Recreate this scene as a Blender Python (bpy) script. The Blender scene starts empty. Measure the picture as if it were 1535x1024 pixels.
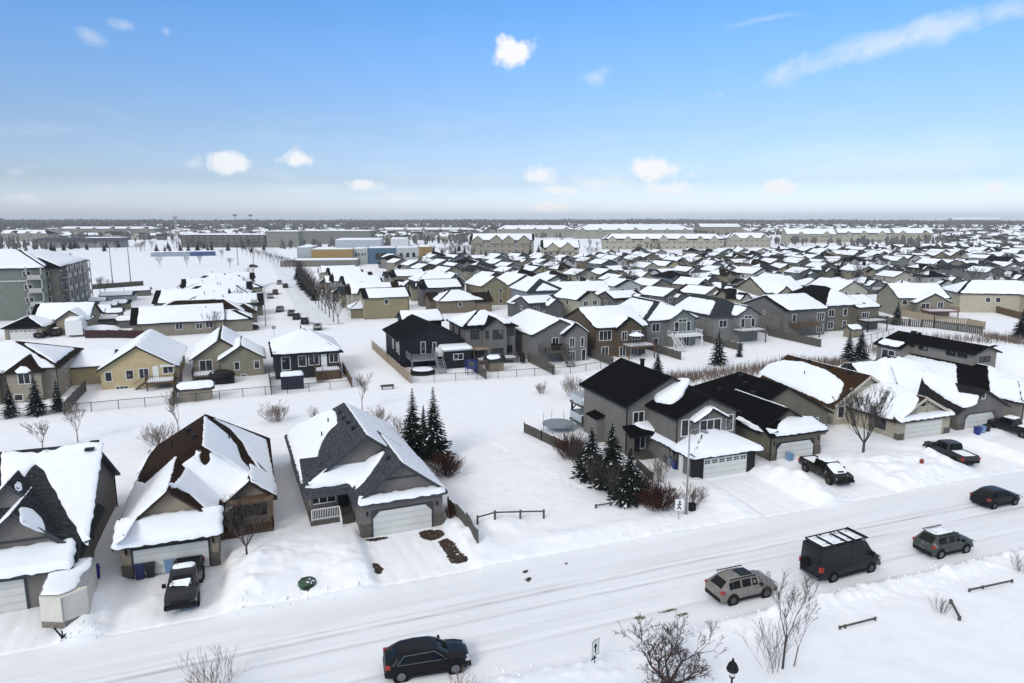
import bpy, math, random
import numpy as np
from mathutils import Vector, Matrix
from mathutils.geometry import tessellate_polygon
rnd = random.Random(7)
SC = bpy.context.scene
COL = SC.collection
PI = math.pi
# ------------------------------------------------------------------ camera, sky, sun, exposure
FPX, CAMH, YAW = 1050.0, 25.0, math.radians(20.5)
PITCH = math.atan((512 - 328) / FPX)
cam_d = bpy.data.cameras.new("camera")
cam_d.sensor_fit = 'HORIZONTAL'; cam_d.sensor_width = 36.0
cam_d.lens = 36.0 * FPX / 1535.0
cam_d.clip_start = 0.5; cam_d.clip_end = 30000
cam = bpy.data.objects.new("camera", cam_d); COL.objects.link(cam)
cam.location = (0, 0, CAMH)
cam.rotation_euler = (PI / 2 - PITCH, 0, -YAW)
SC.camera = cam
SUN_EL, SUN_AZ = math.radians(33), math.radians(232)      # compass angle from +Y, clockwise
w = bpy.data.worlds.new("World"); SC.world = w; w.use_nodes = True
sun_d = bpy.data.lights.new("sun", 'SUN'); sun_d.energy = 1.5; sun_d.angle = math.radians(20); sun_d.color = (1.0, 0.93, 0.84)
sun = bpy.data.objects.new("sun", sun_d); COL.objects.link(sun)
_sd = Vector((math.sin(SUN_AZ) * math.cos(SUN_EL), math.cos(SUN_AZ) * math.cos(SUN_EL), math.sin(SUN_EL)))
sun.rotation_euler = (-_sd).to_track_quat('-Z', 'Y').to_euler()
SC.view_settings.view_transform = 'Standard'; SC.view_settings.look = 'None'
SC.view_settings.exposure = 0.13; SC.view_settings.gamma = 1.0
cy = SC.cycles
cy.max_bounces = 5; cy.diffuse_bounces = 3; cy.glossy_bounces = 2; cy.transmission_bounces = 2; cy.transparent_max_bounces = 10; cy.volume_bounces = 0
cy.use_adaptive_sampling = True; cy.caustics_reflective = False; cy.caustics_refractive = False
try: cy.use_denoising = True
except Exception: pass

_ct, _st = math.cos(PITCH), math.sin(PITCH)
_cy, _sy = math.cos(YAW), math.sin(YAW)
def raydir(u, v):
    a = (u - 767.5) / FPX; b = (512 - v) / FPX
    x, y, z = a, _ct + b * _st, -_st + b * _ct
    return Vector((x * _cy + y * _sy, -x * _sy + y * _cy, z))
def at(u, v, z=0.0):
    """ground point seen at a place in the photograph (its 1535 x 1024 grid)"""
    d = raydir(u, v); t = (z - CAMH) / d.z
    return Vector((d.x * t, d.y * t, z))
def proj(x, y, z):
    X = x * _cy - y * _sy; Y = x * _sy + y * _cy; z -= CAMH
    d = Y * _ct - z * _st; up = Y * _st + z * _ct
    if d < 1: return (-9999, -9999, d)
    return (767.5 + FPX * X / d, 512 - FPX * up / d, d)

def nodes_world():
    nt = w.node_tree; N = nt.nodes; Lk = nt.links; N.clear()
    out = N.new('ShaderNodeOutputWorld'); bg = N.new('ShaderNodeBackground')
    sky = N.new('ShaderNodeTexSky'); sky.sky_type = 'NISHITA'; sky.sun_disc = False
    sky.sun_elevation = SUN_EL; sky.sun_rotation = SUN_AZ
    sky.altitude = 300; sky.air_density = 1.0; sky.dust_density = 1.2; sky.ozone_density = 1.0
    bg.inputs['Strength'].default_value = 0.105
    tc = N.new('ShaderNodeTexCoord'); sep = N.new('ShaderNodeSeparateXYZ'); Lk.new(tc.outputs['Generated'], sep.inputs[0])
    def math_(op, a, b=None, clamp=False):
        n = N.new('ShaderNodeMath'); n.operation = op; n.use_clamp = clamp
        for i, q in enumerate((a, b)):
            if q is None: continue
            if isinstance(q, (int, float)): n.inputs[i].default_value = q
            else: Lk.new(q, n.inputs[i])
        return n.outputs[0]
    def dot(vec):
        n = N.new('ShaderNodeVectorMath'); n.operation = 'DOT_PRODUCT'; Lk.new(tc.outputs['Generated'], n.inputs[0]); n.inputs[1].default_value = vec
        return n.outputs['Value']
    # deeper blue upwards, pale at the horizon
    ramp = N.new('ShaderNodeValToRGB'); Lk.new(sep.outputs['Z'], ramp.inputs[0])
    el = ramp.color_ramp.elements
    el[0].position = 0.0; el[0].color = SKYC[0]; el[1].position = 0.30; el[1].color = SKYC[4]
    for p, c in ((0.05, SKYC[1]), (0.12, SKYC[2]), (0.22, SKYC[3])):
        e = el.new(p); e.color = c
    mul = N.new('ShaderNodeMix'); mul.data_type = 'RGBA'; mul.blend_type = 'MULTIPLY'; mul.inputs[0].default_value = 1.0
    Lk.new(sky.outputs[0], mul.inputs[6]); Lk.new(ramp.outputs[0], mul.inputs[7])
    nz = N.new('ShaderNodeTexNoise'); nz.inputs['Scale'].default_value = 20; nz.inputs['Detail'].default_value = 6; nz.inputs['Roughness'].default_value = 0.62
    Lk.new(tc.outputs['Generated'], nz.inputs[0])
    nz2 = N.new('ShaderNodeTexNoise'); nz2.inputs['Scale'].default_value = 9; nz2.inputs['Detail'].default_value = 5; nz2.inputs['Roughness'].default_value = 0.6
    mp = N.new('ShaderNodeMapping'); mp.inputs['Scale'].default_value = (1, 1, 4.5); Lk.new(tc.outputs['Generated'], mp.inputs[0]); Lk.new(mp.outputs[0], nz2.inputs[0])
    total = None
    for (u, v, su, sv, k, rot) in CLOUDS:
        d = raydir(u, v).normalized(); r = d.cross(Vector((0, 0, 1))).normalized(); upv = r.cross(d)
        r2 = r * math.cos(rot) + upv * math.sin(rot); u2 = upv * math.cos(rot) - r * math.sin(rot)
        sc = FPX * 1.04
        a = math_('MULTIPLY', dot(r2 * (sc / su)), 1.0); b = math_('MULTIPLY', dot(u2 * (sc / sv)), 1.0)
        rr = math_('SQRT', math_('ADD', math_('MULTIPLY', a, a), math_('MULTIPLY', b, b)))
        front = math_('GREATER_THAN', dot(d), 0.2)
        soft = 2.0 if k > 0.75 else 1.0
        n = nz.outputs[0] if k > 0.3 else nz2.outputs[0]
        m = math_('MULTIPLY', math_('SUBTRACT', math_('ADD', math_('MULTIPLY', n, 3.4), -0.68), rr), soft * 0.9, clamp=True)
        m = math_('MULTIPLY', math_('MULTIPLY', m, k), front)
        total = m if total is None else math_('MAXIMUM', total, m)
    # faint thin streaks low over the horizon
    band = math_('MULTIPLY', math_('SUBTRACT', 0.13, math_('ABSOLUTE', math_('SUBTRACT', sep.outputs['Z'], 0.04))), 7.0, clamp=True)
    st = math_('MULTIPLY', math_('MULTIPLY', math_('SUBTRACT', nz2.outputs[0], 0.52), 2.2, clamp=True), band, clamp=True)
    total = math_('MAXIMUM', total, math_('MULTIPLY', st, 0.55))
    # pale overcast above the blue band, out of frame, added for neutral light
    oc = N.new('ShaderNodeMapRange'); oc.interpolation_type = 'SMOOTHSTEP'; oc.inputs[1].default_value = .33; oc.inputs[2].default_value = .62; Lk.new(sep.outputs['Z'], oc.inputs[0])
    ov = N.new('ShaderNodeMix'); ov.data_type = 'RGBA'; Lk.new(oc.outputs[0], ov.inputs[0]); Lk.new(mul.outputs[2], ov.inputs[6]); ov.inputs[7].default_value = UNSEEN_OVERCAST
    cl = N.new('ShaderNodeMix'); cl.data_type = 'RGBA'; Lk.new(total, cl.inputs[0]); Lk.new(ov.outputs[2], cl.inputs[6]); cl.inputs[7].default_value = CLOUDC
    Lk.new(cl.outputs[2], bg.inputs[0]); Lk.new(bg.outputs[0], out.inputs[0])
SKYC = [(1.60, 1.80, 2.60, 1), (0.90, 1.01, 1.40, 1), (0.86, .99, 1.27, 1), (0.77, 1.12, 1.55, 1), (0.60, 1.15, 1.64, 1)]
UNSEEN_OVERCAST = (6.85, 6.95, 7.15, 1)
CLOUDC = (8.5, 8.6, 8.8, 1)
CLOUDS = [  # place and half size in the photo, strength, tilt
    (771, 76, 40, 22, 1.0, 0.2), (893, 114, 20, 13, .45, 0), (348, 247, 38, 14, .85, 0), (452, 239, 36, 14, .9, 0), (288, 246, 18, 13, .7, 0),
    (540, 276, 30, 12, .85, 0), (185, 38, 18, 8, .4, 0), (131, 52, 18, 10, .3, -.5), (249, 48, 8, 8, .35, 0), (985, 256, 52, 20, .95, -.15), (1005, 284, 50, 15, .8, 0),
    (812, 264, 30, 17, .8, 0), (822, 309, 46, 10, .95, 0), (838, 286, 40, 10, .8, 0), (1165, 280, 30, 12, .85, 0), (1491, 281, 12, 9, .85, 0), (1510, 293, 14, 6, .7, 0),
    (1440, 297, 18, 8, .6, 0), (26, 257, 18, 9, .45, 0), (40, 298, 24, 8, .4, 0), (900, 275, 80, 16, .6, 0), (600, 297, 40, 8, .4, 0), (1400, 46, 230, 17, .5, .2), (1490, 20, 130, 17, .42, .16), (1300, 66, 70, 12, .4, .15), (1150, 28, 50, 6, .3, .1),
    (980, 320, 50, 8, .45, 0), (1330, 240, 260, 34, .22, 0)]
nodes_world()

# ------------------------------------------------------------------ materials
MATS = {}
def mat(name, col=(.5, .5, .5), rough=.7, var=.25, scale=6.0, bump=0.0, bscale=30.0, metal=0.0, objcol=False, lines=None, spec=.4, coat=0.0, speck=None, stretch=None):
    if name in MATS: return MATS[name]
    m = bpy.data.materials.new(name); m.use_nodes = True; MATS[name] = m
    nt = m.node_tree; N = nt.nodes; Lk = nt.links
    p = N['Principled BSDF']; p.inputs['Roughness'].default_value = rough; p.inputs['Metallic'].default_value = metal
    p.inputs['Specular IOR Level'].default_value = spec
    if coat: p.inputs['Coat Weight'].default_value = coat; p.inputs['Coat Roughness'].default_value = 0.04
    tc = N.new('ShaderNodeTexCoord')
    src = tc.outputs['Object']
    if stretch:
        mp = N.new('ShaderNodeMapping'); mp.inputs['Scale'].default_value = stretch; Lk.new(src, mp.inputs[0]); src = mp.outputs[0]
    nz = N.new('ShaderNodeTexNoise'); nz.inputs['Scale'].default_value = scale; nz.inputs['Detail'].default_value = 5; nz.inputs['Roughness'].default_value = .65
    Lk.new(src, nz.inputs[0])
    mr = N.new('ShaderNodeMapRange'); mr.inputs[1].default_value = .3; mr.inputs[2].default_value = .7; mr.inputs[3].default_value = 1 - var; mr.inputs[4].default_value = 1 + var
    Lk.new(nz.outputs[0], mr.inputs[0])
    f = mr.outputs[0]
    if lines:      # courses of lap siding or shingle rows: spacing, strength
        sp = N.new('ShaderNodeSeparateXYZ'); Lk.new(tc.outputs['Object'], sp.inputs[0])
        mo = N.new('ShaderNodeMath'); mo.operation = 'FRACT'
        dv = N.new('ShaderNodeMath'); dv.operation = 'DIVIDE'; Lk.new(sp.outputs[lines[2] if len(lines) > 2 else 2], dv.inputs[0]); dv.inputs[1].default_value = lines[0]
        Lk.new(dv.outputs[0], mo.inputs[0])
        mq = N.new('ShaderNodeMapRange'); mq.inputs[1].default_value = .0; mq.inputs[2].default_value = .35; mq.inputs[3].default_value = 1 - lines[1]; mq.inputs[4].default_value = 1.0
        Lk.new(mo.outputs[0], mq.inputs[0])
        ml = N.new('ShaderNodeMath'); ml.operation = 'MULTIPLY'; Lk.new(f, ml.inputs[0]); Lk.new(mq.outputs[0], ml.inputs[1]); f = ml.outputs[0]
    mx = N.new('ShaderNodeVectorMath'); mx.operation = 'SCALE'
    if objcol:
        oi = N.new('ShaderNodeObjectInfo'); Lk.new(oi.outputs['Color'], mx.inputs[0])
    else: mx.inputs[0].default_value = col[:3]
    Lk.new(f, mx.inputs['Scale'])
    colout = mx.outputs[0]
    if speck:      # flecks of another colour: colour, scale, threshold
        n2 = N.new('ShaderNodeTexNoise'); n2.inputs['Scale'].default_value = speck[1]; n2.inputs['Detail'].default_value = 3; Lk.new(src, n2.inputs[0])
        r2 = N.new('ShaderNodeMapRange'); r2.inputs[1].default_value = speck[2]; r2.inputs[2].default_value = speck[2] + .06; Lk.new(n2.outputs[0], r2.inputs[0])
        mm = N.new('ShaderNodeMix'); mm.data_type = 'RGBA'; Lk.new(r2.outputs[0], mm.inputs[0]); Lk.new(colout, mm.inputs[6]); mm.inputs[7].default_value = (*speck[0], 1)
        colout = mm.outputs[2]
    Lk.new(colout, p.inputs['Base Color'])
    if bump:
        nb = N.new('ShaderNodeTexNoise'); nb.inputs['Scale'].default_value = bscale; nb.inputs['Detail'].default_value = 5; Lk.new(src, nb.inputs[0])
        bp = N.new('ShaderNodeBump'); bp.inputs['Strength'].default_value = bump; bp.inputs['Distance'].default_value = .05
        Lk.new(nb.outputs[0], bp.inputs['Height']); Lk.new(bp.outputs[0], p.inputs['Normal'])
    return m
SNOW = (.865, .87, .885)
m_snow = mat('snow', SNOW, .75, .035, .7, .5, 4.0, spec=.2)
m_roofsnow = mat('roof_snow', (.86, .88, .91), .75, .025, .9, .15, 2.2, spec=.2)
m_siding = mat('siding', rough=.7, var=.13, scale=.9, objcol=True, lines=(.2, .16), spec=.25)
m_shingle = mat('shingle', rough=.95, var=.6, scale=4.5, objcol=True, lines=(.22, .3), spec=.03, bump=.3, bscale=9)
m_trim = mat('trim', rough=.6, var=.08, objcol=True, spec=.3)
m_glass = mat('window_glass', (.018, .02, .024), .06, .5, .6, spec=.4, speck=((.16, .16, .155), .9, .6))  # pale patches in the glass colour stand in for reflections and curtains
m_white = mat('white_trim', (.72, .72, .70), .5, .06)
m_darktrim = mat('dark_trim', (.015, .0145, .0145), .6, .15, spec=.2)
m_gdoor = mat('garage_door_white', (.60, .60, .56), .5, .05, 1.2, lines=(.53, .22))
m_stone = mat('stone_veneer', (.10, .085, .07), .85, .6, 7)
m_wood = mat('weathered_wood', (.085, .078, .066), .85, .35, 5, stretch=(3, 3, .5))
m_woodbrown = mat('brown_wood', (.10, .062, .036), .8, .35, 5)
m_woodtan = mat('tan_wood', (.30, .24, .17), .8, .3, 5)
m_metal = mat('galvanised_metal', (.30, .31, .32), .45, .15, 8, metal=.6)
m_black = mat('black_metal', (.007, .007, .0075), .6, .2, spec=.2)
m_bark = mat('bark', (.055, .045, .038), .9, .4, 8)
m_barkpale = mat('pale_bark', (.17, .13, .11), .9, .35, 8)
m_needle = mat('spruce_needles', (.013, .019, .014), .9, .6, 2.5, spec=.05)
m_redtwig = mat('red_twigs', (.048, .019, .014), .85, .5, 3, spec=.15)
m_reed = mat('dry_reed', (.19, .145, .12), .9, .35, 2)
m_tyre = mat('tyre_rubber', (.008, .008, .008), .9, .2, spec=.1)
m_rim = mat('alloy_rim', (.16, .16, .17), .4, .2, metal=.6)
m_paint = mat('car_paint', rough=.3, var=.06, scale=2, objcol=True, spec=.16, coat=.10)
m_dirty = mat('car_paint_dusty', rough=.45, var=.2, scale=1.6, objcol=True, spec=.2, coat=.08, speck=((.22, .21, .19), 2.4, .62))
m_cglass = mat('car_glass', (.005, .0055, .006), .06, .3, 1, spec=.22)
m_plastic = mat('bin_plastic', rough=.45, var=.1, objcol=True)
m_tail = mat('tail_lamp', (.30, .025, .015), .3, .1)
m_head = mat('head_lamp', (.45, .47, .48), .15, .1, spec=.7)
m_soil = mat('soil_or_shade', (.040, .024, .014), .95, .5, 3.5, .8, 8, speck=((.5, .5, .52), 5.5, .66))
m_concrete = mat('concrete', (.30, .29, .27), .85, .2, 4)

# ------------------------------------------------------------------ mesh builder and object tree
KIDS = {}
class MB:
    def __init__(s): s.v = []; s.f = []; s.m = []; s.sm = []
    def add(s, vs, fs, mi=0, smooth=False):
        o = len(s.v); s.v.extend([tuple(q) for q in vs])
        for f in fs: s.f.append(tuple(i + o for i in f)); s.m.append(mi); s.sm.append(smooth)
        return s
    def box(s, x0, x1, y0, y1, z0, z1, mi=0):
        vs = [(x0, y0, z0), (x1, y0, z0), (x1, y1, z0), (x0, y1, z0), (x0, y0, z1), (x1, y0, z1), (x1, y1, z1), (x0, y1, z1)]
        return s.add(vs, [(3, 2, 1, 0), (4, 5, 6, 7), (0, 1, 5, 4), (1, 2, 6, 5), (2, 3, 7, 6), (3, 0, 4, 7)], mi)
    def bar(s, p, q, wd, ht, mi=0):
        """a rectangular bar from p to q"""
        p = Vector(p); q = Vector(q); d = (q - p).normalized()
        up = Vector((0, 0, 1)) if abs(d.z) < .95 else Vector((0, 1, 0))
        a = d.cross(up).normalized() * (wd / 2); b = a.cross(d).normalized() * (ht / 2)
        vs = [p - a - b, p + a - b, p + a + b, p - a + b, q - a - b, q + a - b, q + a + b, q - a + b]
        return s.add(vs, [(0, 1, 2, 3), (7, 6, 5, 4), (0, 4, 5, 1), (1, 5, 6, 2), (2, 6, 7, 3), (3, 7, 4, 0)], mi)
    def tube(s, p, q, r0, r1, n=5, mi=0, cap=True):
        p = Vector(p); q = Vector(q); d = q - p
        if d.length < 1e-6: return s
        d.normalize(); up = Vector((0, 0, 1)) if abs(d.z) < .9 else Vector((1, 0, 0))
        a = d.cross(up).normalized(); b = d.cross(a)
        vs = []
        for c, r in ((p, r0), (q, r1)):
            for i in range(n):
                t = 2 * PI * i / n; vs.append(c + a * (r * math.cos(t)) + b * (r * math.sin(t)))
        fs = [(i, (i + 1) % n, n + (i + 1) % n, n + i) for i in range(n)]
        if cap: fs += [tuple(range(n - 1, -1, -1)), tuple(range(n, 2 * n))]
        return s.add(vs, fs, mi, n > 4)
    def lathe(s, prof, n=12, c=(0, 0, 0), mi=0, axis='z'):
        vs = []
        for r, z in prof:
            for i in range(n):
                t = 2 * PI * i / n; a, b = r * math.cos(t), r * math.sin(t)
                vs.append((c[0] + a, c[1] + b, c[2] + z) if axis == 'z' else (c[0] + a, c[1] + z, c[2] + b))
        fs = [(j * n + i, j * n + (i + 1) % n, (j + 1) * n + (i + 1) % n, (j + 1) * n + i) for j in range(len(prof) - 1) for i in range(n)]
        fs.append(tuple(range(n - 1, -1, -1))); fs.append(tuple(range((len(prof) - 1) * n, len(prof) * n)))
        return s.add(vs, fs, mi, False)
    def poly(s, pts, mi=0): return s.add(pts, [tuple(range(len(pts)))], mi)
    def slab(s, pts, down, mi=0, mi_side=None):
        """a polygon with thickness straight down"""
        n = len(pts); lo = [(p[0], p[1], p[2] - down) for p in pts]
        s.add(list(pts) + lo, [tuple(range(n))], mi); o = len(s.v) - 2 * n
        s.f.append(tuple(o + n + i for i in range(n - 1, -1, -1))); s.m.append(mi_side if mi_side is not None else mi); s.sm.append(False)
        for i in range(n):
            j = (i + 1) % n; s.f.append((o + i, o + n + i, o + n + j, o + j)); s.m.append(mi_side if mi_side is not None else mi); s.sm.append(False)
        return s
    def mesh(s, name, mats):
        me = bpy.data.meshes.new(name); me.from_pydata(s.v, [], s.f)
        for m in (mats if isinstance(mats, (list, tuple)) else [mats]): me.materials.append(m)
        if me.polygons:
            me.polygons.foreach_set('material_index', s.m); me.polygons.foreach_set('use_smooth', s.sm)
        me.update(); return me
    def build(s, name, mats, parent=None, color=None, loc=None, rz=0.0):
        o = bpy.data.objects.new(name, s.mesh(name, mats)); COL.objects.link(o)
        if parent is not None: o.parent = parent; KIDS.setdefault(parent.name, []).append(o)
        if loc is not None: o.location = loc
        o.rotation_euler = (0, 0, rz)
        if color is not None: o.color = (*color[:3], 1)
        return o
def tag(o, label=None, cat=None, group=None, kind=None):
    if label: o['label'] = label
    if cat: o['category'] = cat
    if group: o['group'] = group
    if kind: o['kind'] = kind
    return o
def thing(name, label, cat, loc=(0, 0, 0), rz=0.0, group=None):
    o = bpy.data.objects.new(name, None); COL.objects.link(o); o.empty_display_size = .3
    o.location = loc; o.rotation_euler = (0, 0, rz)
    return tag(o, label, cat, group)
def copy_tree(o, parent=None):
    c = o.copy(); COL.objects.link(c)
    if parent is not None: c.parent = parent; KIDS.setdefault(parent.name, []).append(c)
    for ch in KIDS.get(o.name, []): copy_tree(ch, c)
    return c
def dup(o, loc, rz=0.0, label=None, group=None, scale=None, color=None, cparts=()):
    c = copy_tree(o); c.location = loc; c.rotation_euler = (0, 0, rz)
    if label: c['label'] = label
    if group: c['group'] = group
    if scale: c.scale = scale if isinstance(scale, (tuple, list)) else (scale,) * 3
    if color:
        for k in ([c] if c.type == 'MESH' else []) + KIDS.get(c.name, []):
            if not cparts or k.name.split('.')[0] in cparts: k.color = (*color, 1)
    return c
# ------------------------------------------------------------------ ground
def _hash(ix, iy, s):
    n = (ix * 374761393 + iy * 668265263 + s * 974711) & 0xFFFFFFFF
    n = ((n ^ (n >> 13)) * 1274126177) & 0xFFFFFFFF
    return ((n ^ (n >> 16)) & 0xFFFF) / 65535.0
def vnoise(x, y, s=0):
    x = np.asarray(x, float); y = np.asarray(y, float)
    ix = np.floor(x).astype(np.int64); iy = np.floor(y).astype(np.int64); fx = x - ix; fy = y - iy
    fx = fx * fx * (3 - 2 * fx); fy = fy * fy * (3 - 2 * fy)
    a = _hash(ix, iy, s); b = _hash(ix + 1, iy, s); c = _hash(ix, iy + 1, s); d = _hash(ix + 1, iy + 1, s)
    return (a * (1 - fx) + b * fx) * (1 - fy) + (c * (1 - fx) + d * fx) * fy - .5
def fbm(x, y, s=0, o=4):
    r = 0; k = 1.0
    for i in range(o): r = r + k * vnoise(x * 2 ** i, y * 2 ** i, s + i); k *= .5
    return r
def sstep(a, b, x):
    t = np.clip((x - a) / (b - a), 0, 1); return t * t * (3 - 2 * t)
DRIVES = [(-19.5, -12.2), (-9.3, -2.9), (7.0, 13.8), (39.8, 45.6), (49.6, 55.4), (67.0, 73.6), (76.6, 83.4), (86, 93)]
ROAD_Y0, ROAD_Y1 = 33.6, 44.2
MOUNDS = [  # x, y, radius x, radius y, height: ploughed and shovelled banks
    (-1.2, 49.0, 1.7, 4.2, .55), (1.5, 50.5, 2.8, 3.4, .5), (5.6, 48.2, 1.5, 3.5, .5), (-11.0, 47.2, 1.1, 3.2, .75), (15.2, 50.2, 1.2, 3.0, .5),
    (17.5, 51.5, 2.5, 2.2, .5), (38.0, 50.0, 1.6, 3.2, .5), (47.2, 49.2, 1.3, 4.6, 1.05), (58.0, 50.5, 3.0, 3.4, .9), (62.5, 49.5, 2.6, 2.9, .75), (65.5, 50.5, 1.0, 3.2, .7),
    (75.0, 50.5, .9, 3.4, .7), (84.6, 50.5, .9, 3.4, .7), (25, 47.0, 7, 1.0, .18), (57, 46.6, 6, 1.0, .4), (21, 46.3, 3, 1.2, .12)]
def hgt(x, y):
    x = np.asarray(x, float); y = np.asarray(y, float)
    z = .16 * fbm(x / 9, y / 9, 3) + .06 * fbm(x / 1.7, y / 1.7, 9, 4)
    road = sstep(ROAD_Y0 - 1.0, ROAD_Y0 + .3, y) * (1 - sstep(ROAD_Y1 - .3, ROAD_Y1 + 1.6, y))
    dv = np.zeros_like(z)
    for a, b in DRIVES:
        q = sstep(a - .5, a + .3, x) * (1 - sstep(b - .3, b + .5, x)) * sstep(43, 44.5, y) * (1 - sstep(53.5, 55, y)); dv = np.maximum(dv, q)
    yard = sstep(44.3, 47.5, y) * (1 - sstep(60, 75, y)) * .38
    near = (1 - sstep(ROAD_Y0 - 2.0, ROAD_Y0 - .2, y)) * .35
    z = z + yard + near
    for mx, my, rx, ry, h in MOUNDS:
        q = np.exp(-(((x - mx) / rx) ** 2 + ((y - my) / ry) ** 2)); z = z + h * q * (1 + .6 * fbm(x / 1.1, y / 1.1, 21, 3))
    # ploughed ridge on the near side of the road, lumpy to the right
    rg = np.exp(-((y - 32.6 - .5 * fbm(x / 6, y * 0, 5, 2)) / .8) ** 2) * sstep(18, 34, x)
    z = z + rg * (.35 + .7 * np.maximum(0, fbm(x / .9, y / .9, 33, 3)))
    rg2 = np.exp(-((y - 45.2) / .8) ** 2) * (1 - dv)
    z = z + rg2 * (.10 + .25 * np.maximum(0, fbm(x / 1.2, y / 1.2, 41, 3)))
    tex = .035 * fbm(x / .5, y / 1.6, 77, 2)
    z = z * (1 - road * .96) * (1 - dv * .93) + (road * .5 + dv) * tex
    # wheel ruts and a ploughed crown on the road
    for ry_, dp in RUTS:
        z = z - road * dp * np.exp(-((y - ry_ - .25 * np.sin(x / 23)) / .22) ** 2)
    for a, b in DRIVES:      # wheel tracks on the driveways
        for o_ in (-.8, .8):
            for c_ in ((a + b) / 2 - 1.3, (a + b) / 2 + 1.4): z = z - .035 * np.exp(-((x - c_ - o_ - .35 * np.sin(y / 3.1 + a)) / .17) ** 2) * sstep(42.5, 44.5, y) * (1 - sstep(51.5, 53, y))
    # trodden path across the green strip
    for py, s in ((90.5, .9),):
        z = z - .10 * np.exp(-((y - py - 1.5 * fbm(x / 30, y * 0, 55, 2)) / s) ** 2) * sstep(26, 34, x) * (1 - sstep(90, 110, y))
    d = np.hypot(x, y)
    z = z * (1 - sstep(200, 420, d)) + 9.0 * sstep(1100, 2600, d) * (1 - .5 * sstep(3300, 4900, d)) * (1 + .5 * fbm(x / 900, y / 900, 91, 2))
    return z
RUTS = [(40.3, .06), (38.8, .05), (37.0, .04), (35.5, .04)]
def H(x, y): return float(hgt(x, y))
def axis_pts(lo, hi, f0, f1, fs, mid0, mid1, ms):
    a = list(np.arange(f0, f1, fs))
    v, s = f1, fs
    while v < hi:
        a.append(v); s = min(s * 1.09, ms) if v < mid1 else s * 1.12; v += s
    a.append(hi); v, s = f0, fs; b = []
    while True:
        s = min(s * 1.09, ms) if v > mid0 else s * 1.12; v -= s
        if v < lo: break
        b.append(v)
    b.append(lo); return np.array(b[::-1] + a)
def grid_mesh(name, xs, ys, zf, m):
    X, Y = np.meshgrid(xs, ys); Z = zf(X, Y); nx, ny = len(xs), len(ys)
    co = np.stack([X, Y, Z], -1).reshape(-1, 3).astype(np.float32)
    i = np.arange(nx * ny).reshape(ny, nx)
    q = np.stack([i[:-1, :-1], i[:-1, 1:], i[1:, 1:], i[1:, :-1]], -1).reshape(-1, 4).astype(np.int32)
    me = bpy.data.meshes.new(name); me.vertices.add(len(co)); me.vertices.foreach_set('co', co.ravel())
    me.loops.add(q.size); me.loops.foreach_set('vertex_index', q.ravel())
    me.polygons.add(len(q)); me.polygons.foreach_set('loop_start', np.arange(0, q.size, 4, dtype=np.int32)); me.polygons.foreach_set('loop_total', np.full(len(q), 4, np.int32))
    me.polygons.foreach_set('use_smooth', np.ones(len(q), bool)); me.update(calc_edges=True); me.validate()
    me.materials.append(m); o = bpy.data.objects.new(name, me); COL.objects.link(o); return o
def ground_z(x, y):
    z = hgt(x, y)
    onroad = (y > ROAD_Y0 - .8) & (y < ROAD_Y1 + .8) & (np.abs(x) < 400)
    z = np.where(onroad, z - .12, z)
    st = (x > STREET_X0 + .2) & (x < STREET_X1 - .2) & (y > 172) & (y < 900)
    return np.where(st, z - .10, z)
STREET_X0, STREET_X1 = 11.5, 21.0
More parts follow.
